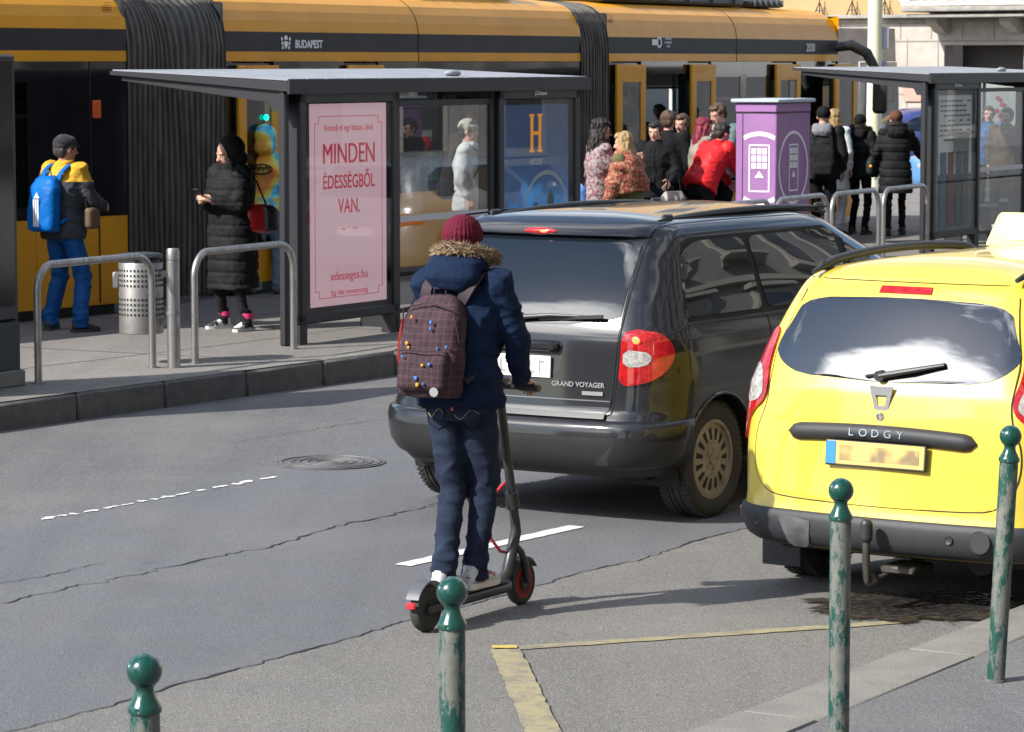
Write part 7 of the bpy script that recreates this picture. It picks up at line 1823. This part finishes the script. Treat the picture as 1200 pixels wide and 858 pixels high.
mb.loft([(S_(.13, .0), .25, .20, J['rt'], J['fw']), (S_(.30, 0), .255, .19, J['rt'], J['fw']), (S_(.44, 0), .235, .165, J['rt'], J['fw']), (S_(.52, 0), .14, .12, J['rt'], J['fw']), (S_(.58, 0), .10, .10, J['rt'], J['fw'])], 24)
mb.caps(S_(.36, .0, -.2), S_(.1, .12, -.23), .10, .07, 12); mb.caps(S_(.36, .0, .2), S_(.1, .12, .23), .10, .07, 12)
blob(mb, 'shawl', M_shawl, P6, vox=.014, smooth=2, disp=lambda co, n: mnoise.fractal(Vector((co.x * 4 + co.z * 7, co.y * 4, co.z * 5)), 1, 2, 3) * .035)
P7, J = stand('person with dark hair tied back in a black zipped jacket, looking down', 768, 36.6, 141, 168, H=1.70, fem=True, top=C_black, legs=C_dark, shoes=K_blk, hair=(hb_dark, 'bun'), vox=.016, bulk=.05, hem=-.10, hands=((-.20, .22, 1.0), (.12, .28, 1.05)), head=(-10, -12, 0))
MB().tube([J['S'](-.05, .165), J['S'](.3, .175), J['S'](.5, .14)], .004, 6).obj('zip', C_grey, P7)
tb = thing('carrier_bag', 'striped grey and brown bag standing by the person in the black zipped jacket', 'bag', XZ(789, 36.2, 72)[:2] + (.2,), R(20))
mb = MB(); mb.loft([((0, 0, .45), .16, .10), ((0, 0, .5), .19, .12), ((0, 0, .82), .16, .10), ((0, 0, .9), .10, .05)], 18, e=3); blob(mb, 'bag_body', mat('striped bag', (.28, .26, .25), .7, col2=(.06, .05, .05), nscale=3.5, ndet=1, stretch=(6, 1, 1), lo=.48, hi=.52, bump=.4, bscale=20), tb, vox=.012); MB().tube([(-.1, 0, .86), (-.06, 0, 1.1), (.06, 0, 1.1), (.1, 0, .86)], .01, 6).obj('strap', C_black, tb)
MB().box((0, 0, .22), (.30, .20, .44), bev=.05).obj('lower_bag', C_grey, tb)
stand('person in dark jacket climbing into the tram doorway, seen from behind', 783, 38.2, 130, -20, H=1.80, top=C_black, legs=C_dark, shoes=K_blk, hair=(hb_brown, 'short'), vox=.02, bulk=.05, face=False)
P9, J = stand('person with short brown hair and glasses, dark coat, half hidden in the crowd', 799, 38.6, 137, 160, H=1.75, top=C_grey, legs=C_dark, shoes=K_blk, hair=(hb_brown, 'short'), vox=.02, bulk=.05, head=(-15, -8, 0))
stand('person with crimson hair and fur collared coat turned towards the kiosk', 823, 37.8, 137, -75, H=1.72, fem=True, top=cloth('grey fur coat', (.16, .14, .12), (.28, .25, .2), ns=20), legs=C_dark, shoes=K_blk, hair=(hb_red, 'long'), vox=.02, bulk=.06, head=(0, -10, 0))
P11, J = stand('tall person with brown hair, teal jacket and pale scarf, head bowed to a cup', 846, 39.2, 121, 140, H=1.88, top=cloth('teal grey jacket', (.12, .17, .17)), legs=C_dark, shoes=K_blk, hair=(hb_brown, 'short'), vox=.016, bulk=.045, head=(-20, -22, 0), hands=((-.12, .30, 1.50), (.05, .26, 1.50)), lean=4)
mb = MB(); mb.tube([J['S'](.56, .09 * math.sin(a), .095 * math.cos(a)) for a in np.linspace(0, 6.283, 20)[:-1]], .045, 10, closed=True); mb.caps(J['S'](.54, .11, .03), J['S'](.30, .15, .06), .045, .04, 10); blob(mb, 'scarf', cloth('cream scarf', (.52, .49, .42)), P11, vox=.014, disp=wrinkle(.012, 12))
cu = thing('paper_cup', 'small cup raised to the mouth of the tall person in teal', 'cup', P11.location, P11.rotation_euler.z); MB().lathe([(.028, 0), (.036, .09), (.034, .09), (.026, .004)], (-.02, .36, 1.55), n=16).obj('cup', mat('cup brown', (.25, .12, .06), .6), cu)
C_redj = cloth('red shell jacket', (.52, .018, .022), (.42, .012, .016), ns=3, rough=.5, bump=.5, bs=25)
P12, J = stand('person in bright red jacket bending forward beside the purple kiosk', 824, 36.9, 122, -50, H=1.78, top=C_redj, legs=C_dark, shoes=K_blk, hair=(hb_dark, 'short'), skin=0, lean=34, hands=((-.12, .55, .95), (.12, .55, .95)), head=(0, 4, 0), vox=.014, bulk=.058, hem=-.06, wr=.009)
J['S']
P13, J = stand('person in black beanie and grey hooded jacket with a black backpack, right of the kiosk', 964, 41.0, 124, -14, H=1.80, top=C_blackp, legs=C_dark, shoes=K_blk, hat=(C_black, 'beanie'), hood=(cloth('grey marl hood', (.20, .21, .23)), 'down', None), vox=.017, bulk=.055, hem=-.10)
child_pack(P13, J, 'black backpack with a white tag on the person in the grey hood', 'backpack', C_black, w=.32, h=.42, z=.15, side=.04)
stand('person with short blond hair in a pale blue and white jacket behind the grey hood', 977, 43.2, 126, -35, H=1.74, fem=True, top=cloth('pale blue jacket', (.42, .52, .54), (.62, .62, .62), ns=5), legs=cloth('pale skirt', (.5, .52, .54)), shoes=K_blk, hair=(hb_blond, 'bob'), vox=.018, bulk=.045, hem=-.3)
C_bfur = mat('black fur', (.018, .017, .017), .75, col2=(.04, .036, .033), nscale=30)
P15, J = stand('person in black fur-hooded short padded jacket and leggings with a round dark bag', 1007, 43.4, 139, -30, H=1.66, fem=True, top=C_blackp, legs=C_dark, shoes=K_blk, hat=(C_black, 'beanie'), hood=(C_black, 'down', (C_bfur, .06)), vox=.016, bulk=.06, hem=-.10, quilt_=(.10, .014, .006), hands=((-.16, .28, 1.12), None), pants_r=.9)
sb = thing('shoulder_bag', 'round dark bag with an orange badge at the elbow of the fur-hooded person', 'bag', P15.location, P15.rotation_euler.z)
mb = MB(); c = J['S'](.08, -.10, .24); mb.loft([(c + V3(0, 0, -.16), .06, .10), (c + V3(0, 0, -.10), .08, .16), (c + V3(0, 0, .05), .075, .15), (c + V3(0, 0, .13), .04, .08)], 18); blob(mb, 'bag_body', cloth('dark green nylon', (.02, .03, .028), rough=.5), sb, vox=.013); MB().ell(c + V3(.03, -.15, 0), (.02, .008, .02), n=10).obj('badge', M_or, sb); MB().tube([c + V3(0, 0, .12), J['S'](.56, -.02, .13)], .014, 6).obj('strap', C_black, sb)
P16, J = stand('person in brown beanie and long black quilted coat walking towards the cars', 1049, 43.1, 131, -6, H=1.72, fem=True, top=C_blackp, legs=C_dark, shoes=K_blk, hat=(cloth('brown knit', (.12, .055, .03), bump=.8, bs=90), 'beanie'), hood=(C_blackp, 'down', (C_bfur, .05)), vox=.016, bulk=.062, hem=-.34, quilt_=(.115, .020, .006), hands=((-.26, .12, .95), (.42, .20, .98)), feet=((-.10, -.12), (.10, .16)), pants_r=.85)
P17, J = stand('person in blue jacket and patterned trousers seen through the right shelter glass', 1157, 46.0, 141, 170, H=1.74, top=cloth('mid blue jacket', (.05, .12, .28)), legs=C_dark, shoes=K_blk, hair=(hb_brown, 'short'), vox=.02, bulk=.05)
P18, J = stand('person in brown coat, dark trousers and white shoes behind the right shelter glass', 1178, 44.5, 136, 150, H=1.74, top=cloth('brown coat', (.10, .075, .05)), legs=C_dark, shoes=mat('white shoe', (.6, .6, .6), .5), hair=(hb_dark, 'short'), vox=.02, bulk=.05, feet=((-.16, 0), (.12, .12)))
# passengers inside the tram
w = XZ(322, 33.6, 72); person('person in red top standing inside the first open tram door', (w.x, w.y), 150, 1.50, z0=.37, top=C_redj, legs=C_dark, shoes=K_blk, hair=(hb_dark, 'bob'), vox=.022, group='passengers inside the tram')
w = XZ(772, 41.5, 72); person('person in grey jacket standing inside the tram doorway near the poles', (w.x, w.y), 20, 1.66, z0=.37, top=C_grey, legs=C_dark, shoes=K_blk, hair=(hb_dark, 'short'), vox=.022, face=False, group='passengers inside the tram')
